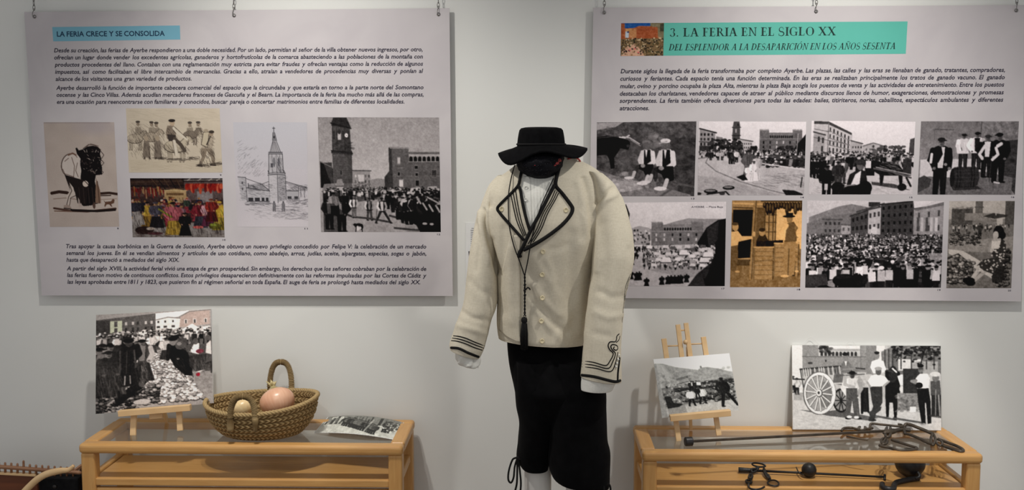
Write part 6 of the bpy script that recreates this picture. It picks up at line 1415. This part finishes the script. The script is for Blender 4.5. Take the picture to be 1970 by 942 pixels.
# cuffs: braid, band, loops, little white buttons, shirt cuffs
cl = MB(); toL = (905, 660)
for pts in ([(872.5, 645.6), (884, 647), (897, 650.5), (914, 658), (931.5, 664.7)], [(870.5, 650), (884, 652), (897, 656), (914, 663), (930, 669)], [(868.5, 655), (880, 656), (895, 660.5), (912, 668), (927.5, 673)]): cord(cl, LB, pts, .0020, .002, 6, toL)
cord(cl, LB, [(868, 668.5), (881, 669.5), (891, 673.5), (901, 678.5), (920.5, 686)], .0046, .002, 6, toL); cl.build('cuff_braid', M['braid'], sl_l, smooth=True)
cl = MB(); toR = (1150, 690)
q = lambda x, y: (840+x/3.14, 480+y/3.14)
cord(cl, RB, [q(882, 672), q(950, 680), q(1020, 700), q(1045, 675), q(1068, 628), q(1046, 605), q(1036, 578), q(1048, 556), q(1078, 556), q(1086, 540), q(1088, 522), q(1102, 508)], .0019, .002, 6, toR)
cord(cl, RB, [q(881, 690), q(950, 697), q(1035, 718), q(1062, 680), q(1080, 628), q(1062, 606), q(1052, 584), q(1064, 572), q(1090, 580), q(1092, 602), q(1078, 606), q(1068, 596), q(1074, 586)], .0019, .002, 6, toR)
cord(cl, RB, [q(880, 707), q(960, 715), q(1050, 737), q(1078, 690), q(1090, 640), q(1094, 618)], .0019, .002, 6, toR)
cord(cl, RB, [q(1084, 560), q(1100, 545), q(1106, 520)], .0017, .002, 6, toR)
cord(cl, RB, [q(877, 757), q(950, 766), q(1035, 788), q(1080, 797), q(1108, 790)], .0050, .002, 6, toR)
cord(cl, RB, [q(1092, 792), q(1094, 740), q(1100, 690), q(1104, 650)], .0040, .002, 6, toR)
for dx in (0, 8, 16): cord(cl, RB, [q(1187, 112+dx*2), q(1160, 165+dx), q(1140+dx*.8, 225+dx), q(1132+dx*.8, 290+dx), (q(1124, 370+dx)), q(1118, 440)], .0017, .002, 6, toR)
cl.build('cuff_braid', M['braid'], sl_r, smooth=True)
for x, y in ((1102, 637), (1096, 662), (1090, 686), (1084, 706)):
    px, py = q(x, y); c = on(RB, px, py, .004, toR); mb = MB(); mb.ball(c, .0042, 8); mb.build('cuff_button', M['white'], sl_r, smooth=True)
def crumple(p, t, v): return .007*noise.noise(Vector((p.x*60, p.y*60, p.z*40)))+.003*math.sin(6*t+p.z*120)
cf = loft([((874, 672), (922, 686), YM-.062, .038), ((877, 683), (922, 696), YM-.062, .040), ((879, 692), (921, 702), YM-.064, .040), ((884, 699), (914, 706), YM-.064, .034), ((888, 700), (905, 704), YM-.064, .02)], 48, 6, 2.0, crumple)
cf.build('shirt_cuff', M['white'], man, smooth=True, solid=.0015)
fl = MB(); t0 = [P(914, 688, YM-.08), P(921, 688, YM-.06), P(921, 704, YM-.06), P(920, 709, YM-.065), P(916, 700, YM-.075)]
fl.prism(t0, (0.0, .004, 0)); fl.build('shirt_cuff_end', M['white'], man, bevel=.001)
cf = loft([((1120, 716), (1190, 726), YM-.115, .052), ((1118, 735), (1182, 740), YM-.115, .05), ((1117, 746), (1178, 748), YM-.115, .048), ((1118, 748), (1176, 750), YM-.115, .047)], 48, 5, 2.0, lambda p, t, v: .0025*noise.noise(Vector((p.x*40, p.y*40, p.z*30))))
cf.build('shirt_cuff', M['white'], man, smooth=True, solid=.0022)
# neck cord with slide and tassel
nc = MB()
cord(nc, TB, [(990, 318), (984, 340), (978.5, 372), (978, 400), (980, 436), (989, 474), (1000, 503), (1008, 527)], .0019, .014, 6)
cord(nc, TB, [(1065, 343), (1054, 366), (1040, 398), (1030, 432), (1022, 462), (1016, 498), (1010, 527)], .0019, .0165, 6)
for ph in (0, math.pi):
    pts = []
    for i in range(70):
        y = 527+i*1.18; c = on(TB, 1009.5, y, .012); a = i*.55+ph; w = .0016+.0016*max(0, math.sin((y-600)/14*math.pi)) if y > 594 else .0016
        pts.append(c+Vector((math.cos(a)*w, math.sin(a)*.0016, 0)))
    nc.tube(pts, .0019, 6)
for y, r in ((548, .0042), (558, .0052), (568, .0042)):
    c = on(TB, 1010, y, .013); nc.tube([c+Vector((math.cos(a)*.003, -.002, math.sin(a)*.003)) for a in [i*.7 for i in range(9)]], r*.5, 6)
c = on(TB, 1012, 556, .014); nc.tube(smooth_path([c, c+Vector((.006, -.004, .006)), c+Vector((.012, -.004, .002)), c+Vector((.013, -.003, -.002))], 4), .0022, 6)
nk = nc.build('neck_cord', M['braid'], man, smooth=True)
tm = MB(); tt = on(TB, 1008.5, 609, .013); tz = P(1008.5, 671, tt.y).z
tm.lathe([(.002, .0), (.0085, -.003), (.0105, -.010), (.0095, -.017), (.007, -.021), (.0095, -.025)], tt, n=20)
for i in range(46):
    a = i*2.4; r0 = .0085*math.sqrt((i+.5)/46); p0 = tt+Vector((math.cos(a)*r0, math.sin(a)*r0, -.022)); L = tt.z-tz-.022+random.Random(i).uniform(-.004, .003)
    tm.tube([p0, p0+Vector((math.cos(a)*.003, math.sin(a)*.003, -L*.4)), p0+Vector((math.cos(a)*.0035, math.sin(a)*.003, -L))], .0017, 5)
tm.build('tassel', M['braid'], nk, smooth=True)

# headscarf bundle on the neck and the hat ------------------------------------
m_, nt, b = nodes_of('black_patterned_silk'); b.inputs['Roughness'].default_value = .8; b.inputs['Specular IOR Level'].default_value = .1
tc = nt.nodes.new('ShaderNodeTexCoord'); vo = nt.nodes.new('ShaderNodeTexVoronoi'); vo.inputs['Scale'].default_value = 170; nt.links.new(tc.outputs['Object'], vo.inputs['Vector'])
rp_ = nt.nodes.new('ShaderNodeValToRGB'); nt.links.new(vo.outputs['Distance'], rp_.inputs[0]); rp_.color_ramp.elements[0].position = .12; rp_.color_ramp.elements[1].position = .2
rp_.color_ramp.elements[0].color = (.07, .065, .07, 1); rp_.color_ramp.elements[1].color = (.006, .006, .008, 1); nt.links.new(rp_.outputs[0], b.inputs['Base Color'])
M['scarf'] = m_
M['red'] = mat('red_silk', (.42, .02, .02), (.30, .012, .015), 60, .5)
sc = loft([((1008, 287), (1072, 286), YM-.02, .060), ((996, 293), (1082, 291), YM-.03, .085), ((992, 301), (1086, 299), YM-.045, .102), ((993, 312), (1085, 309), YM-.055, .11), ((999, 326), (1078, 325), YM-.06, .10), ((1011, 337), (1066, 336), YM-.06, .085), ((1022, 343), (1058, 342), YM-.055, .052), ((1032, 345), (1048, 344.5), YM-.055, .02)], 72, 8, 2.1, lambda p, t, v: .006*noise.noise(Vector((p.x*30, p.y*30, p.z*46)))+.003*noise.noise(Vector((p.x*80, p.y*80, p.z*110))), cap0=True, cap1=True)
scf = thing('headscarf', (P(1039, 300, YM).x, YM, P(1039, 340, YM).z), 'black patterned headscarf bunched round the neck under the hat', 'scarf')
sc.build('bundle', M['scarf'], scf, smooth=True); SB = bvh(sc)
def blotch(x, y, w, h, B, off):
    pts = [on(B, x+w*math.cos(a)*(1+.3*math.sin(3*a)), y+h*math.sin(a)*(1+.3*math.cos(2*a)), off) for a in [i*.524 for i in range(12)]]
    q = MB(); q.add(pts, [tuple(range(12))]); q.build('red_flower', M['red'], scf, fixn=False)
for x, y, w, h in ((1073, 314, 4, 3.5), (1077, 308, 3, 4), (1068, 318, 2, 1.4), (1029, 318, 1, .8)): blotch(x, y, w, h, SB, .001)
rk = MB(); rk.tube(smooth_path([P(1092, 305.5, YM-.03), P(1103, 303, YM-.03), P(1112, 305, YM-.02), P(1116, 310, YM)], 5), [.003]*16, 8); rk.build('red_edge', M['red'], scf, smooth=True)

hc = P(1043, 281, YM-.02); px = 3.55/F
hat = thing('hat', hc.to_tuple(), 'black round felt hat with a curled brim, set on the scarf of the mannequin', 'hat')
cm = MB(); n = 64
prof = [(1.0, 0), (.985, .012), (.96, .028), (.93, .042), (.90, .052), (.83, .058), (.68, .0605), (.4, .0585), (0.001, .0575)]
cm.rings([[hc+Vector((math.cos(2*math.pi*k/n)*46*px*r+(-.0035), math.sin(2*math.pi*k/n)*.092*r, h*1.02+(.003*math.sin(2*math.pi*k/n)))) for k in range(n)] for r, h in prof]); cm.build('crown', M['felt'], hat, smooth=True)
bm_ = MB(); rows = []
for i in range(15):
    s = i/14; ring = []
    for k in range(n):
        a = 2*math.pi*k/n; c_, s_ = math.cos(a), math.sin(a)      # s_ < 0 is towards the front
        rx = 44*px+(85-44)*px*s; ry = .088+(.150-.088)*s
        z = -.022*s*c_*c_*abs(c_)-((.022*s_*s_+.040*(2*s_*c_)**2*(1 if c_ < 0 else .75))*s*s if s_ < 0 else .004*s*s_*s_)+.012*max(0, s-.75)*4*.25*1.6
        z += -.0085*c_*(-1)*s*1.0 if False else .0085*c_*s
        ring.append(hc+Vector((c_*rx+.002, s_*ry, z)))
    rows.append(ring)
bm_.rings(rows); bm_.build('brim', M['felt'], hat, smooth=True, solid=.006)
bb = MB(); bb.tube([hc+Vector((math.cos(2*math.pi*k/n)*46*px*.995-.003, math.sin(2*math.pi*k/n)*.0925, .006)) for k in range(n)], .0035, 8, closed=True); bb.build('hat_band', M['braid'], hat, smooth=True)
# ---------------------------------------------------------------- esparto basket with onions
def plait_mat():
    m = attr_mat('esparto_grass', 0.8, 0.2); return m
M['esparto'] = plait_mat()
def grid_colour(name, V, Q, C, m, parent, smooth=True):
    me = bpy.data.meshes.new(name); o0 = origin(parent); me.from_pydata([tuple(Vector(v)-o0) for v in V], [], Q); me.update()
    at = me.color_attributes.new('print', 'FLOAT_COLOR', 'POINT'); at.data.foreach_set('color', np.array([(*c, 1) for c in C], np.float32).ravel())
    if smooth: me.shade_smooth()
    me.materials.append(m); o = bpy.data.objects.new(name, me); col.objects.link(o); o.parent = parent; return o
zg = TL['zg']
bc = PZ(505, 834, zg); kp = (bc-CAM).length/F
rim = None
for i in range(400):
    q = Vector((bc.x, bc.y, zg+i*.0005)); d = q-CAM; py = CY-F*d.dot(UP)/d.dot(FWD)
    if py <= 770: rim = q; break
H = rim.z-zg; RX = 101*kp; RY = .150; BX = .125; BY = .095
bk = thing('basket', bc.to_tuple(), 'oval esparto grass basket with two arched handles, holding onions', 'basket')
def rim_z(a): return H+.010*math.cos(a)+.010*math.cos(a)**2-.014*max(0, -math.sin(a))
G1, G2, G3 = np.array((.27, .175, .072)), np.array((.42, .30, .145)), np.array((.13, .078, .03))
def wall_grid(inner):
    nu, nv, rowsn = 420, 84, 6; V = []; C = []; Q = []; rng = random.Random(7)
    for j in range(nv+1):
        v = j/nv; rowf = v*rowsn; row = min(int(rowf), rowsn-1); w = rowf-row
        for i in range(nu):
            a = 2*math.pi*i/nu; belly = math.sin(v*math.pi)*.012
            prof = v**.62
            rx = BX+(RX-BX)*prof+belly; ry = BY+(RY-BY)*prof+belly*.7
            ph = a*30+row*1.7
            # herringbone of a four-strand plait
            tri = abs(w-.5)*2; s = math.sin(ph*2+(w-.5)*(9 if w > .5 else -9)); hgt = .0035*(1-tri**3)+.0030*max(0, s)**.7*(1-tri**4)
            if inner: hgt = -hgt*.6-.007
            nz = .002*noise.noise(Vector((a*14, v*20, 2.0)))
            rx += hgt+nz; ry += hgt+nz
            V.append((bc.x+rx*math.cos(a), bc.y+ry*math.sin(a), zg+.002+(rim_z(a)-.004)*v))
            t = .5+.5*s; t = t*(1-tri**4)
            c = G3*(1-min(1, t*2))+G1*min(1, t*2) if t < .5 else G1*(1-(t-.5)*2)+G2*(t-.5)*2
            c = c*(.85+.3*noise.noise(Vector((a*40, v*60, 5.)))+.15)
            C.append(tuple(np.clip(c, .01, .8)))
    for j in range(nv):
        for i in range(nu):
            k = (i+1) % nu; q = (j*nu+i, j*nu+k, (j+1)*nu+k, (j+1)*nu+i); Q.append(q if not inner else q[::-1])
    return V, Q, C
V, Q, C = wall_grid(False); grid_colour('woven_wall', V, Q, C, M['esparto'], bk)
V, Q, C = wall_grid(True); grid_colour('woven_lining', V, Q, C, M['esparto'], bk)
# base inside and out
V = []; C = []; Q = []; nr, na = 20, 120
for zf, sx in ((.0015, 1.0), (.040, 1.22)):
    n0 = len(V)
    for j in range(nr+1):
        for i in range(na):
            a = 2*math.pi*i/na; r = j/nr; V.append((bc.x+(BX+.001)*sx*r*math.cos(a), bc.y+(BY+.001)*sx*r*math.sin(a), zg+zf+.003*abs(math.sin(r*22))*(zf > .01))); C.append(tuple(G1*(.7+.4*abs(math.sin(r*22+a*8)))))
    for j in range(nr):
        for i in range(na): k = (i+1) % na; Q.append((n0+j*na+i, n0+j*na+k, n0+(j+1)*na+k, n0+(j+1)*na+i))
grid_colour('woven_base', V, Q, C, M['esparto'], bk)
def rope(path, r, strands, turns, parent, name, closed=False, wob=0):
    V = []; C = []; Q = []; n = len(path); nk = 9
    mbs = MB()
    for s in range(strands):
        pts = []; rad = []
        for i, p in enumerate(path):
            t = path[(i+1) % n]-path[i-1] if closed else path[min(i+1, n-1)]-path[max(i-1, 0)]
            t.normalize(); u = Vector((0, -1, 0)).cross(t) if abs(t.y) < .9 else Vector((1, 0, 0)).cross(t); u.normalize(); w = t.cross(u)
            a = 2*math.pi*(turns*i/n+s/strands); pts.append(p+(u*math.cos(a)+w*math.sin(a))*r*.55); rad.append(r*.62*(1+.12*noise.noise(Vector((i*.31, s*3., 1.)))))
        b0 = len(mbs.v); mbs.tube(pts, rad, nk, closed=closed)
        for i in range(n):
            for k in range(nk):
                f = .75+.35*noise.noise(Vector((i*.8, k*1.3, s*7.)))+.12*math.sin(k*2.1+i); c = G1*(1-max(0, min(1, f)))+G2*max(0, min(1, f)); C.append(tuple(np.clip(c*(.9+.25*(k % 2)), .02, .7)))
    return grid_colour(name, mbs.v, mbs.f, C, M['esparto'], parent)
nP = 400
rp0 = [Vector((bc.x+(RX+.003)*math.cos(2*math.pi*i/nP), bc.y+(RY+.003)*math.sin(2*math.pi*i/nP), zg+rim_z(2*math.pi*i/nP))) for i in range(nP)]
rope(rp0, .0075, 3, 34, bk, 'rim', True)
def handle(ax, x0, x1, top, zb, tilt):
    y = bc.y+(RY+.006)*math.sin(ax); a, b = P(x0, zb, y), P(x1, zb, y); zt = P((x0+x1)/2, top, y).z; path = []
    for i in range(90):
        t = math.pi*i/89; u = math.copysign(abs(math.cos(t))**.75, math.cos(t)); h = math.sin(t)**.8
        p = a.lerp(b, (1-u)/2); path.append(Vector((p.x, y+tilt*h, a.z+(zt-a.z)*h-.02*(h < .02))))
    path = [path[0]-Vector((0, 0, .018))]+path[1:-1]+[path[-1]-Vector((0, 0, .018))]
    # tightly wrapped core
    mbs = MB(); rad = []; pp = []
    fine = smooth_path(path, 4)
    for i, p in enumerate(fine): pp.append(p); rad.append(.0105+.0016*math.sin(i*.95)+.0008*noise.noise(Vector((i*.4, 1., ax))))
    mbs.tube(pp, rad, 14); C = []
    for i in range(len(pp)):
        for k in range(14): f = .5+.5*math.sin(i*.95+k*.12)+.4*noise.noise(Vector((i*.5, k*.8, ax))); f = max(0, min(1, f)); C.append(tuple(G3*.9*(1-f)+G2*.92*f))
    return grid_colour('handle', mbs.v, mbs.f, C, M['esparto'], bk)
handle(math.radians(80), 519, 561, 697, 750, .012)
handle(math.radians(-96), 443, 491, 763, 808, .006)

def onion(c, r, axis, tints, label, sprout, seed):
    t = thing('onion', (c.x, c.y, c.z-r*.8), label, 'onion', 'onions in the esparto basket')
    z = Vector(axis).normalized(); x = z.orthogonal().normalized(); y = z.cross(x)
    prof = [(0.001, -.80), (.10, -.80), (.22, -.79), (.45, -.74), (.7, -.60), (.88, -.38), (.98, -.12), (1.0, .12), (.95, .36), (.82, .58), (.60, .76), (.38, .88), (.22, .98), (.14, 1.08), (.10, 1.2)]
    rows = smooth_path([Vector((a, b, 0)) for a, b in prof], 5); na = 96; V = []; C = []; Q = []
    for j, q in enumerate(rows):
        for i in range(na):
            a = 2*math.pi*i/na; wr = 1+.006*math.cos(3*a+seed)+.006*noise.noise(Vector((math.cos(a)*3, math.sin(a)*3, q.y*2+seed)))
            V.append(c+(x*math.cos(a)+y*math.sin(a))*q.x*r*wr+z*q.y*r*.92)
            s = noise.noise(Vector((math.cos(a)*16, math.sin(a)*16, q.y*1.2+seed)))*.5+.5; s2 = noise.noise(Vector((math.cos(a)*1.5, math.sin(a)*1.5, q.y*1.4+seed*2)))*.5+.5
            k = .55*s2+.55*(s-.5)+.25; cc = np.array(tints[0])*(1-k)+np.array(tints[1])*k
            if q.y < -.70: cc = cc*.75+np.array((.10, .02, .03))
            if q.y > .85: cc = np.array((.40, .33, .16))*(.7+.5*s)
            C.append(tuple(cc))
    for j in range(len(rows)-1):
        for i in range(na): k = (i+1) % na; Q.append((j*na+i, j*na+k, (j+1)*na+k, (j+1)*na+i))
    grid_colour('bulb', V, Q, C, M['onion'], t)
    rt = MB(); rr = random.Random(seed)
    for i in range(26):
        a = rr.uniform(0, 6.28); q = rr.uniform(0, .16)*r; p = c+z*(-.745*r)+(x*math.cos(a)+y*math.sin(a))*q; d = (x*math.cos(a)+y*math.sin(a))*rr.uniform(.3, 1)-z
        rt.tube([p, p+d*r*.10, p+d*r*.14+Vector((rr.uniform(-1, 1), rr.uniform(-1, 1), rr.uniform(-1, 1)))*r*.06], .0012, 5)
    rt.build('roots', M['root'], t, smooth=True)
    sp = MB()
    for i in range(sprout):
        a = rr.uniform(0, 6.28); p = c+z*r*1.02+(x*math.cos(a)+y*math.sin(a))*r*.08; d = (z+(x*math.cos(a)+y*math.sin(a))*rr.uniform(.1, .9)).normalized(); L = r*rr.uniform(.2, .5)
        sp.tube([p, p+d*L*.6, p+d*L+Vector((0, 0, -.004))], [.0045, .0035, .001], 6)
    sp.build('dry_neck', M['straw'], t, smooth=True)
    return t
M['onion'] = attr_mat('onion_skin', .32, .5); M['root'] = mat('dark_root', (.05, .02, .02), (.10, .05, .04), 80, .8); M['straw'] = mat('dry_straw', (.48, .38, .17), (.60, .50, .27), 90, .7)
yo = bc.y+.02
onion(P(534, 774, yo), .064, (-.30, .30, .75), ((.62, .25, .13), (.84, .55, .38)), 'large pink onion with dark roots, filling the middle of the basket', 12, 3)
onion(P(467, 786, bc.y-.035), .041, (-.5, .3, .6), ((.70, .42, .16), (.86, .72, .44)), 'small yellow onion seen through the front handle of the basket', 6, 9)

# ---------------------------------------------------------------- iron steelyards
def T(tab, px, py, h=.0): return PZ(px, py, tab['zg']+h)
def path3(tab, pts, h, k=5, closed=False):
    return smooth_path([T(tab, x, y, hh) for x, y, hh in [(p[0], p[1], (p[2] if len(p) > 2 else h)) for p in pts]], k, closed)
sy = thing('steelyard', T(TR, 1500, 838).to_tuple(), 'long wrought iron steelyard with hooks lying across the glass tabletop', 'steelyard')
a, b = T(TR, 1328, 848.5, .012), T(TR, 1712, 828, .016)
m = MB(); m.bar(a, b, .0085, .0085, up=(0, 0, 1)); m.build('beam', M['iron'], sy, bevel=.001)
d = (b-a).normalized(); m = MB(); m.tube([a-d*.020, a-d*.018, a+d*.006, a+d*.008], [.0145, .0165, .0165, .0145], 20); m.build('beam_knob', M['blackiron'], sy, smooth=False, bevel=.001)
# offsets of the crop that shows the head (1797 px for 290)
h = lambda x, y: (1590+x/6.197, 790+y/6.197)
m = MB()
m.tube(path3(TR, [(*h(680, 265), .016), (*h(800, 240), .017), (*h(900, 222), .018), (*h(1000, 232), .016)], .016), [.005, .007, .010, .011, .011, .010]+[.008]*10, 10); m.build('beam_head', M['iron'], sy, smooth=True)
def forged(pts, r, name='hook', k=5, closed=False, hh=.006, parent=None):
    m = MB(); m.tube(path3(TR, pts, hh, k, closed), r, 9, closed=closed); return m.build(name, M['iron'], parent or sy, smooth=True)
# fork / stirrup on top
forged([(*h(520, 215), .013), (*h(520, 180), .022), (*h(540, 150), .030), (*h(640, 160), .030), (*h(760, 172), .030), (*h(900, 185), .028), (*h(890, 165), .030), (*h(850, 160), .030)], .0045, 'shackle')
forged([(*h(930, 190), .020), (*h(945, 160), .028), (*h(990, 160), .028), (*h(1080, 195), .024), (*h(1180, 235), .018), (*h(1270, 275), .013)], .0062, 'shackle_arm')
forged([(*h(940, 270), .010), (*h(1000, 285), .010), (*h(1100, 325), .008), (*h(1200, 375), .007), (*h(1275, 400), .006)], .0055, 'shackle_arm')
forged([(*h(930, 190), .020), (*h(925, 230), .018), (*h(940, 275), .010)], .006, 'shackle_pin')
forged([(*h(1270, 275), .013), (*h(1295, 320), .010), (*h(1290, 370), .007), (*h(1270, 405), .006), (*h(1245, 370), .008), (*h(1250, 310), .012)], .0050, 'ring', closed=True)
forged([h(1300, 345), h(1340, 340), h(1380, 375), h(1370, 410), h(1335, 405), h(1310, 375)], .0042, 'ring', closed=True, hh=.008)
forged([h(1330, 335), h(1440, 375), h(1560, 420), h(1630, 465), h(1600, 485), h(1500, 455), h(1390, 415)], .0055, 'hook', hh=.007)
# hanging eye, swivel and big hook
forged([h(725, 190), h(765, 205), h(755, 300), h(710, 305), h(700, 250)], .0048, 'ring', closed=True, hh=.014)
forged([h(655, 345), h(690, 325), h(725, 345), h(715, 385), h(680, 395), h(655, 375)], .0046, 'ring', closed=True, hh=.008)
forged([(*h(735, 300), .012), (*h(705, 330), .010), (*h(690, 360), .009), (*h(670, 405), .006)], .004, 'swivel')
forged([h(630, 410), h(680, 425), h(760, 440), h(860, 468), h(980, 470), h(1060, 460), h(1075, 440), h(1030, 425), h(900, 385), h(780, 345)], .0052, 'hook')
# second hook and ring lying behind the beam
forged([h(180, 235), h(210, 205), h(290, 200), h(340, 210), h(390, 225)], .0048, 'hook', hh=.014)
forged([h(385, 200), h(425, 182), h(465, 198), h(450, 225), h(400, 225)], .0048, 'ring', closed=True, hh=.015)
forged([h(450, 215), h(500, 212), h(550, 205)], .0050, 'link', hh=.015)
forged([h(240, 300), h(320, 318), h(420, 335), h(495, 345)], .0030, 'pointer', hh=.003)

# on the shelf below: smaller steelyard with sliding ball weight
ZS = TR['zs']
def S(px, py, h=.005): return PZ(px, py, ZS+h)
g = lambda x, y: (1380+x/7.577, 860+y/7.577)
s2 = thing('steelyard', S(1555, 915, 0).to_tuple(), 'small black steelyard with a ball weight on the wooden shelf under the glass', 'steelyard')
m = MB(); m.tube([S(*g(308, 328), .012), S(*g(500, 338), .012), S(*g(505, 340), .012)], [.0100, .0085, .005], 14); m.build('grip', M['blackiron'], s2, smooth=True, bevel=.001)
m = MB(); m.tube([S(*g(500, 338), .012), S(*g(1180, 368), .012), S(*g(2440, 432), .010)], [.0048, .0045, .0040], 10); m.build('beam', M['blackiron'], s2, smooth=True)
def f2(pts, r, name, closed=False, hh=.006):
    m = MB(); m.tube(smooth_path([S(p[0], p[1], p[2] if len(p) > 2 else hh) for p in pts], 5, closed), r, 8, closed=closed); m.build(name, M['blackiron'], s2, smooth=True)
f2([(*g(512, 235), .028), (*g(560, 228), .03), (*g(650, 242), .03), (*g(700, 275), .026), (*g(620, 285), .022), (*g(525, 262), .024)], .0032, 'ring', True)
f2([(*g(600, 285), .022), (*g(560, 310), .018), (*g(500, 320), .018), (*g(510, 365), .010), (*g(570, 340), .012)], .0046, 'shackle', True)
f2([(*g(680, 310), .018), (*g(700, 370), .014), (*g(750, 420), .010), (*g(765, 465), .008), (*g(730, 440), .008), (*g(690, 370), .014)], .0050, 'shackle', True)
f2([g(735, 510), g(770, 482), g(840, 480), g(892, 515), g(880, 555), g(810, 560), g(750, 540)], .0030, 'ring', True)
f2([(*g(495, 385), .008), (*g(510, 425), .008), (*g(485, 465), .008), (*g(462, 435), .008), (*g(475, 395), .008)], .0042, 'link', True)
f2([(*g(425, 480), .007), (*g(490, 485), .007), (*g(490, 520), .007), (*g(430, 515), .007)], .0040, 'link', True)
f2([(*g(462, 520), .007), (*g(455, 560), .007), (*g(480, 600), .010), (*g(560, 615), .012), (*g(640, 600), .010), (*g(685, 575), .009)], .0036, 'hook')
f2([(*g(1150, 290), .016), (*g(1190, 375), .014), (*g(1230, 395), .018), (*g(1260, 400), .02)], .0022, 'slide_hook')
f2([(*g(2440, 400), .014), (*g(2440, 470), .006)], .0045, 'stop')
bcn = S(1556, 917.5, .0); kk = (bcn-CAM).length/F; m = MB(); m.ball(Vector((bcn.x, bcn.y, ZS+13.5*kk)), 13.3*kk, 20); m.build('ball_weight', M['blackiron'], s2, smooth=True)
# heavy weight with its hook
c = PZ(1752, 918, ZS); kk = (c-CAM).length/F; R_ = 26*kk
w = thing('iron_weight', (c.x, c.y, ZS), 'big round black iron weight with a hook at the end of the shelf', 'weight')
m = MB(); m.lathe([(R_*math.sin(math.pi*i/20)*1.0, R_*(1-math.cos(math.pi*i/20))*.98) for i in range(16)]+[(R_*.5, R_*1.86), (.001, R_*1.88)], (c.x, c.y+.012, ZS), n=36); m.build('ball', M['blackiron'], w, smooth=True)
q6 = lambda x, y: (1590+x/6.197, 790+y/6.197)
yw = c.y+.012-R_-.012
m = MB(); m.tube(smooth_path([PZ(*q6(1095, 805), ZS+.008), PZ(*q6(1000, 815), ZS+.010), PZ(*q6(900, 835), ZS+.010), PZ(*q6(830, 855), ZS+.010), PZ(*q6(805, 890), ZS+.010), PZ(*q6(800, 920), ZS+.010), PZ(*q6(740, 930), ZS+.010), PZ(*q6(670, 905), ZS+.010), PZ(*q6(665, 870), ZS+.010)], 5), .0095, 10); m.build('hook', M['blackiron'], w, smooth=True)
m = MB(); m.tube(smooth_path([Vector((c.x+.012, c.y-R_*.62, ZS+.030)), Vector((c.x+.014, c.y-R_*.9, ZS+.020)), PZ(*q6(1060, 805), ZS+.012)], 5), .006, 8); m.build('eye', M['blackiron'], w, smooth=True)

# ---------------------------------------------------------------- things at the lower corner
yc = -.30
M['redwood'] = mat('red_brown_board', (.115, .030, .008), (.16, .045, .012), 6, .5, stretch=(1, 8, 8))
M['oldwood'] = mat('old_brown_wood', (.22, .10, .05), (.33, .17, .09), 10, .6, stretch=(1, 8, 8))
rk = thing('peg_rack', (P(40, 900, yc).x, yc, 0), 'brown wooden rack with pegs along its rail above a red-brown board', 'rack')
k = lambda x, y, yy=yc: P(x/9.85, 860+y/9.85, yy)
L0, L1 = k(-900, 300), k(1545, 482)
m = MB(); m.tube([L0, L0.lerp(L1, .5), L0.lerp(L1, .985), L1], [.0075, .0075, .0072, .004], 12); m.build('rail', M['oldwood'], rk, smooth=True)
kz = k(700, 530).z
bl, brr = k(-900, 440), k(700, 520)
m = MB(); m.prism([bl, brr, Vector((brr.x, yc, 0.02)), Vector((bl.x, yc, 0.02))], (0, .018, 0)); m.build('board', M['redwood'], rk, bevel=.002)
m = MB(); m.bar(bl, brr, .022, .006); m.build('top_strip', M['pine'], rk)
for i, x in enumerate(range(-840, 1480, 117)):
    t = (x+900)/2445; base = L0.lerp(L1, t); big = 1 if x in (-840+117*11,) else 0
    up = .017+(.012 if abs(x-480) < 60 else 0)
    bot = (bl.lerp(brr, (x+900)/1600).z if x < 690 else base.z-.024)
    m = MB(); m.tube([Vector((base.x+.002, yc, base.z+up)), Vector((base.x+.001, yc, base.z+up-.002)), Vector((base.x, yc, bot))], [.0032, .0042, .0048 if x < 690 else .004], 8); m.build('peg', M['oldwood'], rk, smooth=True)
for x in (bl.x+.03, brr.x-.02):
    m = MB(); m.box((x-.015, yc+.002, 0), (x+.015, yc+.032, .30)); m.build('foot', M['redwood'], rk)
m = MB(); m.bar(Vector((L1.x-.036, yc+.085, L1.z)), Vector((L1.x-.036, yc+.085, 0.0)), .014, .014, up=(0, 1, 0)); m.bar(Vector((L1.x-.036, yc, L1.z)), Vector((L1.x-.036, yc+.09, L1.z)), .010, .010); m.build('end_post', M['oldwood'], rk)
# black box beside it
a, b = k(725, 590, yc-.03), k(1480, 580, yc-.03)
bx = thing('black_box', ((a.x+b.x)/2, yc+.02, 0), 'black box standing on the floor behind the curved handle', 'box')
m = MB(); m.box((a.x, yc-.03, 0), (b.x, yc+.07, a.z)); m.build('case', M['black'], bx, bevel=.003)
m = MB(); m.box((a.x+.004, yc-.033, a.z-.05), (b.x-.004, yc-.03, a.z-.046)); m.build('lid_seam', M['blackiron'], bx)
m = MB(); cc = k(1040, 740, yc-.03); m.lathe([(0, 0), (.008, 0), (.007, .004), (0, .005)], (cc.x, yc-.03, cc.z), (0, -1, 0), 16); m.build('catch', M['blackiron'], bx, smooth=True)
# curved pale handle
hd = thing('plough_handle', (k(300, 900).x, yc-.05, 0), 'curved pale wooden handle rising before the pegged rack', 'handle')
pts = [k(1400, 345, yc-.052), k(1300, 425, yc-.052), k(1130, 445, yc-.052), k(900, 500, yc-.052), k(730, 590, yc-.052), k(580, 720, yc-.052), k(430, 880, yc-.052), k(260, 1120, yc-.052), k(120, 1500, yc-.052)]
e = pts[-1]; pts += [Vector((e.x-.03, e.y, .20)), Vector((e.x-.04, e.y, .006))]
sp = smooth_path(pts, 6); m = MB(); n_ = len(sp); m.tube(sp, [.006+.0062*min(1, i/14) for i in range(n_)], 12, squash=.85, up=(0, -1, 0)); m.build('shaft', M['pine'], hd, smooth=True)
